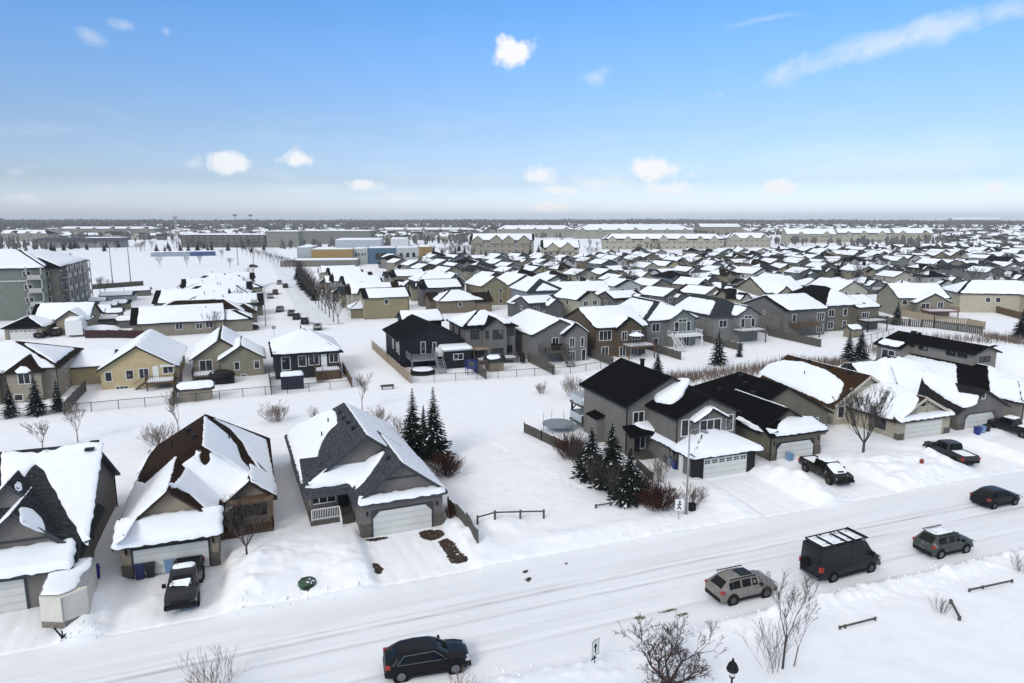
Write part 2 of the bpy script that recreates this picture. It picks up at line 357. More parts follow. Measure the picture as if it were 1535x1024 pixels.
def road_material():
    m = bpy.data.materials.new('packed_road_snow'); m.use_nodes = True; nt = m.node_tree; N = nt.nodes; Lk = nt.links
    p = N['Principled BSDF']; p.inputs['Roughness'].default_value = .7; p.inputs['Specular IOR Level'].default_value = .2
    tc = N.new('ShaderNodeTexCoord'); sp = N.new('ShaderNodeSeparateXYZ'); Lk.new(tc.outputs['Object'], sp.inputs[0])
    def M(op, a, b=None, clamp=False):
        n = N.new('ShaderNodeMath'); n.operation = op; n.use_clamp = clamp
        for i, q in enumerate((a, b)):
            if q is None: continue
            if isinstance(q, (int, float)): n.inputs[i].default_value = q
            else: Lk.new(q, n.inputs[i])
        return n.outputs[0]
    def noise(scale, stretch, det=4):
        mp = N.new('ShaderNodeMapping'); mp.inputs['Scale'].default_value = stretch; Lk.new(tc.outputs['Object'], mp.inputs[0])
        n = N.new('ShaderNodeTexNoise'); n.inputs['Scale'].default_value = scale; n.inputs['Detail'].default_value = det; Lk.new(mp.outputs[0], n.inputs[0]); return n.outputs[0]
    # the ruts follow y = const with a slow wave, the same as the carved grooves
    wob = M('MULTIPLY', M('SINE', M('DIVIDE', sp.outputs[0], 23.0)), .25)
    yy = M('SUBTRACT', sp.outputs[1], wob)
    acc = None
    n1 = noise(.35, (.35, 1.5, 1)); n2 = noise(1.1, (.25, 3.0, 1))
    for c, wd, k in ((40.3, .26, .78), (40.8, .16, .34), (38.75, .24, .46), (39.3, .1, .16), (37.1, .26, .18), (35.4, .24, .30), (36.2, .1, .12), (41.9, .12, .12)):
        d = M('DIVIDE', M('ABSOLUTE', M('SUBTRACT', yy, c)), wd)
        b = M('MULTIPLY', M('SUBTRACT', 1.0, d, True), k)
        acc = b if acc is None else M('MAXIMUM', acc, b)
    g = M('MULTIPLY', acc, M('MULTIPLY', M('SUBTRACT', n2, .25, True), 2.2), True)
    g = M('MULTIPLY', g, M('MULTIPLY', M('SUBTRACT', n1, .12, True), 1.9), True)
    film = M('MULTIPLY', M('SUBTRACT', noise(.5, (.12, 1.6, 1)), .42, True), .55)
    edge = M('SUBTRACT', 1.0, M('MULTIPLY', M('SUBTRACT', M('ABSOLUTE', M('SUBTRACT', sp.outputs[1], 38.9)), 3.6, True), .6, True))
    g = M('ADD', g, M('MULTIPLY', film, edge), True)
    mx = N.new('ShaderNodeMix'); mx.data_type = 'RGBA'; Lk.new(g, mx.inputs[0]); mx.inputs[6].default_value = (.815, .82, .835, 1); mx.inputs[7].default_value = (.21, .20, .185, 1)
    Lk.new(mx.outputs[2], p.inputs['Base Color'])
    nb = noise(2.2, (.5, 1.6, 1)); bp = N.new('ShaderNodeBump'); bp.inputs['Strength'].default_value = .35; bp.inputs['Distance'].default_value = .08; Lk.new(nb, bp.inputs['Height']); Lk.new(bp.outputs[0], p.inputs['Normal'])
    return m
def street_material():
    return mat('street_snow', (.76, .78, .80), .75, .10, .35, .2, 2.0, stretch=(3, .15, 1), spec=.2)
xs = axis_pts(-5200, 5200, -28, 82, .2, -200, 420, 4.0)
ys = axis_pts(-400, 5200, 27, 62, .2, 20, 420, 3.0)
TRAILS = [[(280, 905), (330, 862), (352, 850)], [(345, 860), (420, 800), (470, 778)], [(150, 900), (170, 860), (166, 800)], [(690, 700), (720, 760), (705, 800)], [(700, 640), (790, 700), (880, 742)], [(560, 790), (530, 830), (470, 880)],
          [(1000, 735), (1010, 770), (985, 800)], [(1290, 700), (1330, 720), (1400, 716)], [(700, 930), (860, 860), (1010, 815)], [(1140, 720), (1180, 735), (1230, 790)], [(840, 1000), (900, 985), (960, 950)], [(1300, 905), (1400, 890), (1530, 842)]]
def ground_dents(X, Y):
    Z = ground_z(X, Y); xs_, ys_ = X[0], Y[:, 0]; rr = random.Random(9)
    def dent(x, y, r, d):
        i0, i1 = np.searchsorted(xs_, (x - 3 * r, x + 3 * r)); j0, j1 = np.searchsorted(ys_, (y - 3 * r, y + 3 * r))
        if i1 > i0 and j1 > j0: Z[j0:j1, i0:i1] -= d * np.exp(-((X[j0:j1, i0:i1] - x) ** 2 + (Y[j0:j1, i0:i1] - y) ** 2) / (r * r))
    for tr_ in TRAILS:
        P = [at(*p) for p in tr_]; side = 1
        for a, b in zip(P, P[1:]):
            n = int((b - a).length / .62); d = (b - a).normalized(); q = Vector((-d.y, d.x, 0))
            for k in range(n): p = a + d * (k * .62) + q * (side * .14 + rr.uniform(-.08, .08)); side = -side; dent(p.x, p.y, .17, .13)
    for k in range(900): dent(rr.uniform(-22, 78), rr.uniform(44.5, 60), rr.uniform(.15, .4), rr.uniform(-.07, .05))
    for k in range(500): dent(rr.uniform(5, 78), rr.gauss(32.4, .7), rr.uniform(.14, .35), rr.uniform(-.14, .04))
    return Z
ground = tag(grid_mesh('ground', xs, ys, ground_dents, m_snow), kind='structure')
road = tag(grid_mesh('road', np.arange(-60, 160, .4), np.arange(ROAD_Y0 - 1, ROAD_Y1 + 1.01, .11), lambda X, Y: hgt(X, Y) - .10 * (1 - sstep(ROAD_Y0 - 1, ROAD_Y0 - .7, Y) * (1 - sstep(ROAD_Y1 + .7, ROAD_Y1 + 1, Y))), road_material()), kind='structure')
street = tag(grid_mesh('street', np.linspace(STREET_X0, STREET_X1, 12), np.arange(172, 900, 2.0), lambda X, Y: hgt(X, Y) + .015 * np.cos((X - STREET_X0) * 2.2), street_material()), kind='structure')

# broken lumps thrown up along the ploughed edges: too many to count
rr = random.Random(4); cm = MB()
for i in range(800):
    if i % 3: x, y = rr.uniform(-25, 80), rr.gauss(45.4, .5)
    else: x, y = rr.uniform(10, 80), rr.gauss(32.9, .5)
    if any(a - .3 < x < b + .3 for a, b in DRIVES) and y > 40: continue
    if vnoise(x / 4, y / 4, 61) < -.05: continue
    r_ = rr.uniform(.04, .13) * (1.5 if rr.random() < .08 else 1); z = H(x, y) + r_ * .25
    P_ = [(x + r_ * a * rr.uniform(.7, 1.25), y + r_ * b * rr.uniform(.7, 1.25), z + r_ * c * rr.uniform(.6, 1.1)) for a, b, c in ((1, 0, 0), (0, 1, 0), (-1, 0, 0), (0, -1, 0), (0, 0, 1), (0, 0, -1))]
    cm.add(P_, [(0, 1, 4), (1, 2, 4), (2, 3, 4), (3, 0, 4), (1, 0, 5), (2, 1, 5), (3, 2, 5), (0, 3, 5)], 0, False)
tag(cm.build('snow_lumps', m_snow), kind='stuff')
# ------------------------------------------------------------------ houses
def roof_planes(wg):
    """top planes of a wing's roof, counter-clockwise from above: low side, high side, then hips"""
    x0, x1, y0, y1, zb, ze, zr, ax, ends, oh = wg[:10]
    if ax == 'w': return []
    if ax == 's':       # a single slope rising towards +y (ze at y0, zr at y1)
        return [[(x0 - oh, y0, ze), (x1 + oh, y0, ze), (x1 + oh, y1, zr), (x0 - oh, y1, zr)]]
    sw = ax == 'x'
    a0, a1, b0, b1 = (x0, x1, y0, y1) if not sw else (y0, y1, x0, x1)      # a across, b along the ridge
    c = (a0 + a1) / 2; half = (a1 - a0) / 2; sl = (zr - ze) / half; zo = ze - sl * oh
    A0, A1 = a0 - oh, a1 + oh; g = .45
    B0 = b0 - (oh if ends[0] == 'h' else g); B1 = b1 + (oh if ends[1] == 'h' else g)
    r0 = B0 + (half + oh) * HIPK if ends[0] == 'h' else B0; r1 = B1 - (half + oh) * HIPK if ends[1] == 'h' else B1
    if r0 > r1: r0 = r1 = (r0 + r1) / 2
    P = [[(A0, B1, zo), (A0, B0, zo), (c, r0, zr), (c, r1, zr)], [(A1, B0, zo), (A1, B1, zo), (c, r1, zr), (c, r0, zr)]]
    if abs(r1 - r0) < .01: P = [[p[0], p[1], p[2]] for p in P]
    if ends[0] == 'h': P.append([(A0, B0, zo), (A1, B0, zo), (c, r0, zr)])
    if ends[1] == 'h': P.append([(A1, B1, zo), (A0, B1, zo), (c, r1, zr)])
    if sw: P = [[(y, x, z) for x, y, z in reversed(p)] for p in P]
    return P
HIPK = .85
def chaikin(p, it=1):
    for _ in range(it):
        q = []
        for i in range(len(p)):
            a, b = p[i], p[(i + 1) % len(p)]; q += [a * .75 + b * .25, a * .25 + b * .75]
        p = q
    return p
def resample(p, step):
    q = []
    for i in range(len(p)):
        a, b = p[i], p[(i + 1) % len(p)]; n = max(1, int((b - a).length / step))
        q += [a.lerp(b, k / n) for k in range(n)]
    return q
def snow_slab(mb, pts, t=.22, step=.7, wob=.08, smooth=1, lift=.02, r=rnd):
    """a lump of snow lying on a roof plane: outline on the roof, rounded shoulders, flat top"""
    pts = [Vector(p) for p in pts]; n = Vector((0, 0, 0))
    for i in range(len(pts)):
        a, b = pts[i], pts[(i + 1) % len(pts)]; n += Vector(((a.y - b.y) * (a.z + b.z), (a.z - b.z) * (a.x + b.x), (a.x - b.x) * (a.y + b.y)))
    if n.length < 1e-6: return
    n.normalize()
    if n.z < 0: n = -n; pts = pts[::-1]
    if smooth: pts = chaikin(resample(pts, step * 1.6), smooth)
    pts = resample(pts, step)
    if len(pts) < 3: return
    N = len(pts); e1 = (pts[1] - pts[0]); e1 = (e1 - n * e1.dot(n)).normalized(); e2 = n.cross(e1); o = pts[0]
    q = [Vector(((p - o).dot(e1), (p - o).dot(e2))) for p in pts]
    if wob: q = [p + Vector((r.uniform(-wob, wob), r.uniform(-wob, wob))) for p in q]
    def inset(d):
        out = []
        for i in range(N):
            a, b, c = q[i - 1], q[i], q[(i + 1) % N]; t1 = (b - a); t2 = (c - b)
            m = Vector((-(t1.y + t2.y), t1.x + t2.x))
            out.append(b + (m.normalized() * d if m.length > 1e-6 else Vector((0, 0))))
        return out
    rings = []
    for d, h in ((0, lift), (.03, .4 * t), (.12, .75 * t), (.36, t)):
        rings.append([o + e1 * p.x + e2 * p.y + Vector((0, 0, h)) for p in inset(d)])
    vs = [p for rg in rings for p in rg]
    fs = [(k * N + i, k * N + (i + 1) % N, (k + 1) * N + (i + 1) % N, (k + 1) * N + i) for k in range(3) for i in range(N)]
    top = inset(.36)
    for tri in tessellate_polygon([[Vector((p.x, p.y, 0)) for p in top]]):
        a, b, c = tri
        if (top[b] - top[a]).cross(top[c] - top[a]) < 0: a, c = c, a
        fs.append((3 * N + a, 3 * N + b, 3 * N + c))
    mb.add(vs, fs, 0, True)
def margin_poly(plane, ms):
    """the plane's polygon with each edge moved inwards by its own margin (metres, may be negative)"""
    P = [Vector(p) for p in plane]; n = (P[1] - P[0]).cross(P[2] - P[0]).normalized(); e1 = (P[1] - P[0]).normalized(); e2 = n.cross(e1); o = P[0]
    q = [Vector(((p - o).dot(e1), (p - o).dot(e2))) for p in P]; N = len(q); L = []
    for i in range(N):
        a, b = q[i], q[(i + 1) % N]; d = (b - a).normalized(); L.append((a + Vector((-d.y, d.x)) * ms[i % len(ms)], d))
    out = []
    for i in range(N):
        (a, d1), (b, d2) = L[i - 1], L[i]; den = d1.x * d2.y - d1.y * d2.x
        if abs(den) < 1e-5: out.append(q[i]); continue
        t = ((b.x - a.x) * d2.y - (b.y - a.y) * d2.x) / den; out.append(a + d1 * t)
    return [o + e1 * p.x + e2 * p.y for p in out]
def window(parent, side, pl, c, z, wd, ht, div=1, frame=None, name='window', out=.05, single=False, fw=.09, hdiv=0):
    """a pane with its frame on a wall: side F (facing -y), B, L (facing -x) or R"""
    def bx(mb, a0, a1, z0, z1, d0, d1, mi=0):
        if side == 'F': mb.box(a0, a1, pl - d1, pl - d0, z0, z1, mi)
        elif side == 'B': mb.box(a0, a1, pl + d0, pl + d1, z0, z1, mi)
        elif side == 'L': mb.box(pl - d1, pl - d0, a0, a1, z0, z1, mi)
        else: mb.box(pl + d0, pl + d1, a0, a1, z0, z1, mi)
    g = MB(); f = g if single else MB(); k = 1 if single else 0
    bx(g, c - wd / 2, c + wd / 2, z, z + ht, -.03, .02)
    for a0, a1, z0, z1 in ((c - wd / 2 - fw, c - wd / 2, z - fw, z + ht + fw), (c + wd / 2, c + wd / 2 + fw, z - fw, z + ht + fw), (c - wd / 2, c + wd / 2, z + ht, z + ht + fw), (c - wd / 2, c + wd / 2, z - fw, z)):
        bx(f, a0, a1, z0, z1, -.03, out, k)
    for i in range(1, div):
        x = c - wd / 2 + wd * i / div; bx(f, x - .035, x + .035, z, z + ht, .021, out - .012, k)
    for i in range(1, hdiv + 1):
        zz = z + ht * i / (hdiv + 1); bx(f, c - wd / 2, c + wd / 2, zz - .03, zz + .03, .021, out - .015, k)
    fm = frame or m_white
    if single: return g.build(name, [m_glass, fm], parent)
    o = g.build(name, m_glass, parent); f.build('window_frame', fm, o); return o
def wall_mesh(mb, wg, mi=0):
    x0, x1, y0, y1, zb, ze, zr, ax, ends, oh = wg[:10]
    if ax == 's': return
    mb.add([(x0, y0, zb), (x1, y0, zb), (x1, y1, zb), (x0, y1, zb), (x0, y0, ze), (x1, y0, ze), (x1, y1, ze), (x0, y1, ze)], [(0, 1, 5, 4), (1, 2, 6, 5), (2, 3, 7, 6), (3, 0, 4, 7)], mi)
    cx, cy_ = (x0 + x1) / 2, (y0 + y1) / 2; d = .06
    if ax == 'w': return
    if ax == 'y':
        if ends[0] == 'g': mb.add([(x0, y0, ze), (x1, y0, ze), (cx, y0, zr - d)], [(0, 1, 2)], mi)
        if ends[1] == 'g': mb.add([(x1, y1, ze), (x0, y1, ze), (cx, y1, zr - d)], [(0, 1, 2)], mi)
    else:
        if ends[0] == 'g': mb.add([(x0, y1, ze), (x0, y0, ze), (x0, cy_, zr - d)], [(0, 1, 2)], mi)
        if ends[1] == 'g': mb.add([(x1, y0, ze), (x1, y1, ze), (x1, cy_, zr - d)], [(0, 1, 2)], mi)
def house(name, label, cat, loc, rz, wings, wall, roof, trim=(.03, .03, .03), group=None, snow='auto', cover=.8, t=.22, r=None, lod=0):
    """walls, roof with fascia and a snow cover; wings are (x0,x1,y0,y1,base,eave,ridge,axis,ends,overhang)"""
    root = thing(name, label, cat, loc, rz, group); r = r or rnd
    wm = MB(); rm = MB(); sm = MB(); root_planes = []
    for wg in wings:
        wall_mesh(wm, wg)
        for i, p in enumerate(roof_planes(wg)):
            rm.slab(p, .2, 0, 1); root_planes.append(p)
            if snow == 'auto': auto_snow(sm, p, cover, t, r, lod)
    wm.build('wall', m_siding, root, wall); ro = rm.build('roof', [m_shingle, m_trim], root, roof)
    if sm.v: sm.build('roof_snow', m_roofsnow, root)
    PLANES[root.name] = root_planes
    return root
PLANES = {}
def auto_snow(sm, p, cover, t, r, lod=0):
    """snow over most of one roof plane, with bare strips where wind and melt have cleared it"""
    k = r.random(); N = len(p)
    if k > cover:
        if k > cover + (1 - cover) * .5: return
        ms = [r.uniform(-.05, .3)] + [r.uniform(.6, 1.6) for _ in range(N - 1)]
    else:
        ms = [-.08] + [r.choice((.08, .1, .15, .3, .9) if lod == 0 else (.1, .2, .5, .9, 1.5)) for _ in range(N - 1)]
        if N == 4: ms[2] = r.choice((-.02, .05, .1, .5) if lod == 0 else (.05, .1, .5, 1.2))
    try:
        q = margin_poly(p, ms)
        n0 = (Vector(p[1]) - Vector(p[0])).cross(Vector(p[2]) - Vector(p[0])); n1 = (q[1] - q[0]).cross(q[2] - q[0])
        if n0.dot(n1) <= 0 or n1.length < 1.5: return
        snow_slab(sm, q, t, .9 if lod == 0 else 2.2, .10 if lod == 0 else .12, 1 if lod == 0 else 0, r=r)
    except Exception: pass
def patch(root_loc, rz, plane, pix, mb, t=.22, step=.35, wob=.03, smooth=1, grow=0.0):
    """snow outline seen in the photograph, laid on a roof plane of a house (house coordinates)"""
    M_ = Matrix.Rotation(-rz, 3, 'Z'); o = M_ @ (Vector((0, 0, CAMH)) - Vector(root_loc))
    P = [Vector(q) for q in plane]; n = (P[1] - P[0]).cross(P[2] - P[0]).normalized(); out = []
    for u, v in pix:
        d = M_ @ raydir(u, v); tt = (P[0] - o).dot(n) / d.dot(n); out.append(o + d * tt)
    snow_slab(mb, out, t, step, wob, smooth)
def garage_door(parent, x0, x1, y, z0, z1, m=None, corners=False, lights=False, frame=(.03, .03, .03), lit=6):
    d = MB(); d.box(x0, x1, y - .05, y + .02, z0, z1); o = d.build('garage_door', m or m_gdoor, parent)
    f = MB(); f.box(x0 - .12, x0, y - .08, y + .02, z0, z1 + .12); f.box(x1, x1 + .12, y - .08, y + .02, z0, z1 + .12); f.box(x0, x1, y - .08, y + .02, z1, z1 + .12)
    if corners:
        for xa, s in ((x0, 1), (x1, -1)):
            vs = [(xa, y - .078, z1), (xa + s * .55, y - .078, z1), (xa, y - .078, z1 - .55)]
            f.add(vs + [(a, y - .045, c) for a, b, c in vs], [(0, 1, 2) if s < 0 else (2, 1, 0), (1, 2, 5, 4), (3, 5, 4)])
    f.build('door_frame', m_trim, o, frame)
    if lights:
        for k in range(lit):
            c = x0 + (x1 - x0) * (k + .5) / lit; g = MB(); g.box(c - .28, c + .28, y - .06, y - .05, z1 - .52, z1 - .18); b = MB(); b.box(c - .02, c + .02, y - .068, y - .06, z1 - .52, z1 - .18); b.box(c - .28, c + .28, y - .068, y - .06, z1 - .37, z1 - .33)
            g.add(b.v, b.f, 1); g.build('door_window', [m_glass, m_white], o)
    return o
def railing(mb, pts, h=.95, step=.14, closed=False, mi=0, rail=.05):
    for a, b in zip(pts[:-1], pts[1:]):
        a = Vector(a); b = Vector(b); n = max(1, int((b - a).length / step))
        mb.bar(a + Vector((0, 0, h)), b + Vector((0, 0, h)), rail, rail, mi); mb.bar(a + Vector((0, 0, .12)), b + Vector((0, 0, .12)), rail * .8, rail * .8, mi)
        for i in range(n + 1):
            p = a.lerp(b, i / n); mb.bar(p, p + Vector((0, 0, h)), .035 if 0 < i < n else .08, .035 if 0 < i < n else .08, mi)
def steps(mb, x0, x1, y_top, z_top, n, rise=.18, run=.28, mi=0):
    for i in range(n): mb.box(x0, x1, y_top - run * (i + 1), y_top - run * i, z_top - rise * (i + 1) - .6, z_top - rise * (i + 1), mi)
def vents(root, spots, m=None):
    for x, y, z, s in spots:
        v = MB(); v.box(x - s, x + s, y - s, y + s, z - .25, z + .16); v.box(x - s - .05, x + s + .05, y - s - .05, y + s + .05, z + .162, z + .21); v.build('roof_vent', m or m_darktrim, root)
def pipe(root, x, y, z, h=.5, r=.06, m=None):
    v = MB(); v.tube((x, y, z - .3), (x, y, z + h), r, r, 8); v.build('vent_pipe', m or m_black, root)
def wall_lamp(root, x, y, z, side='F'):
    l = MB(); l.box(x - .06, x + .06, y - .12, y - .0, z + .14, z + .2); l.lathe([(.05, -.15), (.08, .1), (.02, .16)], 6, (x, y - .12, z)); l.build('wall_lamp', m_black, root)
def downspout(root, x, y, z0, z1):
    d = MB(); d.box(x - .045, x + .045, y - .045, y + .045, z0, z1); d.build('downspout', m_darktrim, root)
# ------------------------------------------------------------------ the houses along the road
def snow_on(root, specs, t=.17, step=.4):
    mb = MB(); loc, rz = root.location, root.rotation_euler.z
    for pi, kind, data, *rest in specs:
        tt = rest[0] if rest else t; pl = PLANES[root.name][pi]
        if kind == 'm': snow_slab(mb, margin_poly(pl, data), tt, step, .09, 1)
        else: patch(loc, rz, pl, data, mb, tt, step, .06, 1)
    return mb.build('roof_snow', m_roofsnow, root)
def stone_base(root, x0, x1, y, h=1.0):
    m = MB(); m.box(x0, x1, y - .07, y + .5, -.3, h); m.build('stone_base', m_stone, root)
def fascia_tri(root, x0, x1, y, z0, zr, wd=.22, col=(.04, .045, .05)):
    c = (x0 + x1) / 2; m = MB()
    m.bar((x0, y, z0), (c, y, zr), .06, wd); m.bar((c, y, zr), (x1, y, z0), .06, wd); m.build('gable_trim', m_trim, root, col)

# --- grey house with steep slate roof and twin front gables, far left (A)
LA = at(121, 900)
TAUPE = (.17, .155, .14)
A = house('detached_house', 'house with steep snowy roof, bare slate slope and nested gables behind the white trailer', 'house', LA, 0, [
    (-19, -.35, .5, 16.5, -.3, 3.2, 8.3, 'x', 'gg', .45),
    (-8.6, -.30, 4.2, 9, 2.5, 3.15, 7.35, 'y', 'gg', .42),
    (-6.6, -.27, 1.3, 7, 2.5, 3.15, 6.35, 'y', 'gg', .42),
    (-9.2, -.2, 0, 6, -.3, 3.0, 3.0, 'w', 'gg', 0),
    (-9.2, -.35, -.75, 1.29, 0, 2.75, 3.75, 's', 'gg', .3)], TAUPE, (.035, .038, .042), group='houses along the near road', snow='none')
snow_on(A, [(0, 'px', [(2, 676), (60, 680), (66, 672), (80, 676), (94, 668), (156, 663), (150, 700), (142, 760), (131, 822), (122, 806), (100, 770), (78, 728), (62, 703), (51, 695), (40, 712), (2, 745)]),
            (5, 'px', [(28, 762), (44, 761), (61, 775), (70, 797), (68, 801), (50, 795), (30, 785)], .15), (3, 'px', [(20, 726), (30, 722), (36, 735), (25, 737)], .12),
            (2, 'm', [.1, .2, .05, .2]), (4, 'm', [.1, .2, .05, .2]), (6, 'm', [-.1, .05, .02, .05], .3)])
garage_door(A, -8.4, -3.0, 0, 0, 2.15, frame=(.05, .055, .06))
fascia_tri(A, -9.0, .1, 3.74, 3.0, 7.2); fascia_tri(A, -7.0, .1, .84, 3.05, 6.2)
m = MB(); m.box(-8.1, -.6, 1.24, 1.28, 4.15, 4.3); m.box(-7, -1.5, 4.14, 4.18, 5.3, 5.44); m.build('gable_band', m_trim, A, (.04, .045, .05))
window(A, 'R', -.35, 6.5, 1.4, .5, 1.0, frame=m_darktrim)
downspout(A, -.2, 15.9, 0, 3.2)
m = MB(); m.box(-.5, .2, 7.9, 9.4, 7.4, 8.0); m.box(-.45, .15, 7.5, 9.8, 8.0, 8.14); m.build('gable_vent', m_darktrim, A)

# --- tan house with dark brown roof (B)
LB = at(185, 870)
TAN = (.26, .215, .16)
B = house('detached_house', 'tan house with dark brown hip roof, half covered in snow, pickup parked before its garage', 'house', LB, 0, [
    (0, 6.3, 1.5, 9, 2.5, 3.1, 5.75, 'y', 'gg', .42),
    (-.2, 10.1, 5.4, 21.2, -.3, 3.05, 7.1, 'y', 'hh', .45),
    (6.9, 10.25, 5.0, 9, -.3, 3.1, 4.4, 'y', 'gg', .35),
    (0.02, 6.28, 0, 6, -.3, 2.95, 2.95, 'w', 'gg', 0),
    (0, 6.3, -.6, 1.49, 0, 2.7, 3.75, 's', 'gg', .42)], TAN, (.030, .018, .012), group='houses along the near road', snow='none')
snow_on(B, [(0, 'm', [.05, .25, .1, .1]),
            (1, 'px', [(256, 733), (301, 672), (330, 740), (326, 775), (312, 768), (286, 742), (262, 730)]),
            (2, 'px', [(171, 818), (190, 750), (204, 722), (224, 726), (222, 737), (214, 762), (186, 808)]),
            (2, 'px', [(235, 668), (228, 672), (206, 712), (218, 690)], .12),
            (4, 'px', [(301, 673), (297, 678), (226, 735), (215, 755), (200, 800), (250, 735), (330, 775), (372, 742), (410, 738), (366, 704), (330, 684), (313, 676), (314, 695), (306, 700), (299, 690)]),
            (3, 'px', [(306, 624), (330, 643), (344, 655), (356, 670), (362, 690), (376, 706), (390, 722), (370, 710), (340, 690), (303, 669)]),
            (3, 'px', [(318, 627), (360, 643), (399, 660), (413, 728), (404, 716), (388, 704), (374, 684), (362, 662), (344, 642)]),
            (6, 'm', [.05, .2, .1, .3]), (7, 'm', [.0, .2, .05, .3]), (8, 'm', [-.12, .0, -.1, .0], .34)])
garage_door(B, .75, 5.6, 0, 0.1, 2.1); wall_lamp(B, .35, 0, 2.0); wall_lamp(B, 5.95, 0, 2.0)
stone_base(B, -.04, .7, 0, 1.05); stone_base(B, 5.72, 6.34, 0, 1.05)
m = MB(); m.box(1.1, 5.2, 1.45, 1.5, 3.72, 3.84); m.build('gable_band', m_trim, B, (.05, .035, .025))
m = MB(); m.box(6.3, 10.2, 3.6, 5.0, -.3, .75); railing(m, [(6.9, 3.6, .75), (10.15, 3.6, .75), (10.15, 5.0, .75)], .9, .16); steps(m, 6.35, 7.6, 3.6, .75, 4); m.build('porch', m_woodbrown, B)
m = MB(); m.box(10.0, 10.22, 3.62, 3.84, .75, 3.0); m.box(6.9, 10.3, 3.6, 5.0, 2.95, 3.12); m.build('porch_post', m_woodbrown, B)
window(B, 'F', 5.0, 8.9, 1.5, 1.5, 1.2, 2, m_darktrim); window(B, 'R', 10.1, 12, 1.3, 1.4, 1.1, 2); window(B, 'L', -.2, 12, 1.3, 1.2, 1.1, 2)
d = MB(); d.box(7.05, 7.95, 4.93, 5.02, .75, 2.8); d.build('door', m_darktrim, B)
vents(B, [(4.4, 10.4, 6.9, .16), (3.6, 15, 6.2, .18), (6.3, 15, 6.05, .18)]); pipe(B, 7.0, 13, 5.6); pipe(B, 2.2, 14.5, 5.1)

# --- grey house with blue slate gables (C)
LC = at(542, 808)
GREY = (.155, .142, .132)
C_ = house('detached_house', 'grey house with slate gables and white porch rail beside the two tall spruces', 'house', LC, math.radians(2), [
    (0, 6.75, .45, 9, 2.5, 3.2, 5.85, 'y', 'gg', .45),
    (-3.5, 6.7, 5.2, 20.8, -.3, 3.1, 6.95, 'y', 'gh', .45),
    (0.03, 6.72, 0, 7, -.3, 3.1, 3.1, 'w', 'gg', 0),
    (0.1, 6.65, -.45, .44, 0, 3.02, 3.32, 's', 'gg', .3),
    (-3.62, 2.2, 2.9, 6.6, 0, 2.95, 5.0, 's', 'gg', .2)], GREY, (.055, .06, .068), (.05, .055, .06), group='houses along the near road', snow='none')
snow_on(C_, [(2, 'px', [(430, 653), (440, 640), (487, 617), (499, 614), (505, 622), (506, 636), (494, 645), (485, 660), (478, 676), (475, 694), (462, 706), (452, 727), (446, 706)]),
             (3, 'm', [-.08, .15, .02, .08]), (5, 'm', [-.1, .0, .02, .0], .22),
             (6, 'px', [(456, 733), (480, 710), (520, 679), (580, 670), (576, 690), (560, 715), (545, 735), (534, 742), (522, 725), (490, 730)], .26),
             (0, 'px', [(578, 676), (570, 690), (550, 718), (534, 735), (530, 712), (548, 690)], .2),
             (1, 'm', [.0, .9, .1, .25])])
garage_door(C_, .95, 5.75, 0, 0, 2.1, corners=True, frame=(.045, .05, .055)); wall_lamp(C_, .5, 0, 2.0); wall_lamp(C_, 6.2, 0, 2.0)
stone_base(C_, -.04, .8, 0, 1.1); stone_base(C_, 5.95, 6.79, 0, 1.1)
fascia_tri(C_, -.3, 7.05, -.05, 2.95, 5.72); fascia_tri(C_, -3.8, 7.0, 4.72, 2.9, 6.8)
m = MB(); m.box(1.5, 5.2, .39, .44, 4.4, 4.55); m.build('gable_band', m_trim, C_, (.045, .05, .055))
m = MB(); m.box(-3.5, -.05, 3.0, 5.2, -.3, .8); m.box(-3.45, -3.25, 3.05, 3.25, .8, 3.0); m.build('porch', m_wood, C_)
m = MB(); railing(m, [(-3.4, 3.05, .8), (-1.2, 3.05, .8)], .95, .13, rail=.07); railing(m, [(-1.2, 3.05, .8), (-1.2, 1.9, .1)], .95, .3, rail=.07); m.build('porch_rail', m_white, C_)
m = MB(); steps(m, -1.15, -.06, 3.0, .8, 6, .17, .3); m.build('porch_steps', m_wood, C_)
window(C_, 'F', 5.2, -2.2, 1.4, 2.0, 1.2, 3, m_white); d = MB(); d.box(-.95, -.1, 5.12, 5.22, .8, 2.9); d.build('door', m_darktrim, C_)
window(C_, 'L', -3.5, 12, 1.3, 1.4, 1.1, 2)
vents(C_, [(1.1, 8.3, 6.6, .18), (1.0, 10.5, 6.5, .18), (.9, 12.5, 6.4, .18), (.9, 14.6, 6.4, .18), (2.9, 2.5, 5.45, .16)]); pipe(C_, -1.2, 12.5, 4.9); pipe(C_, -.3, 14.5, 5.6)

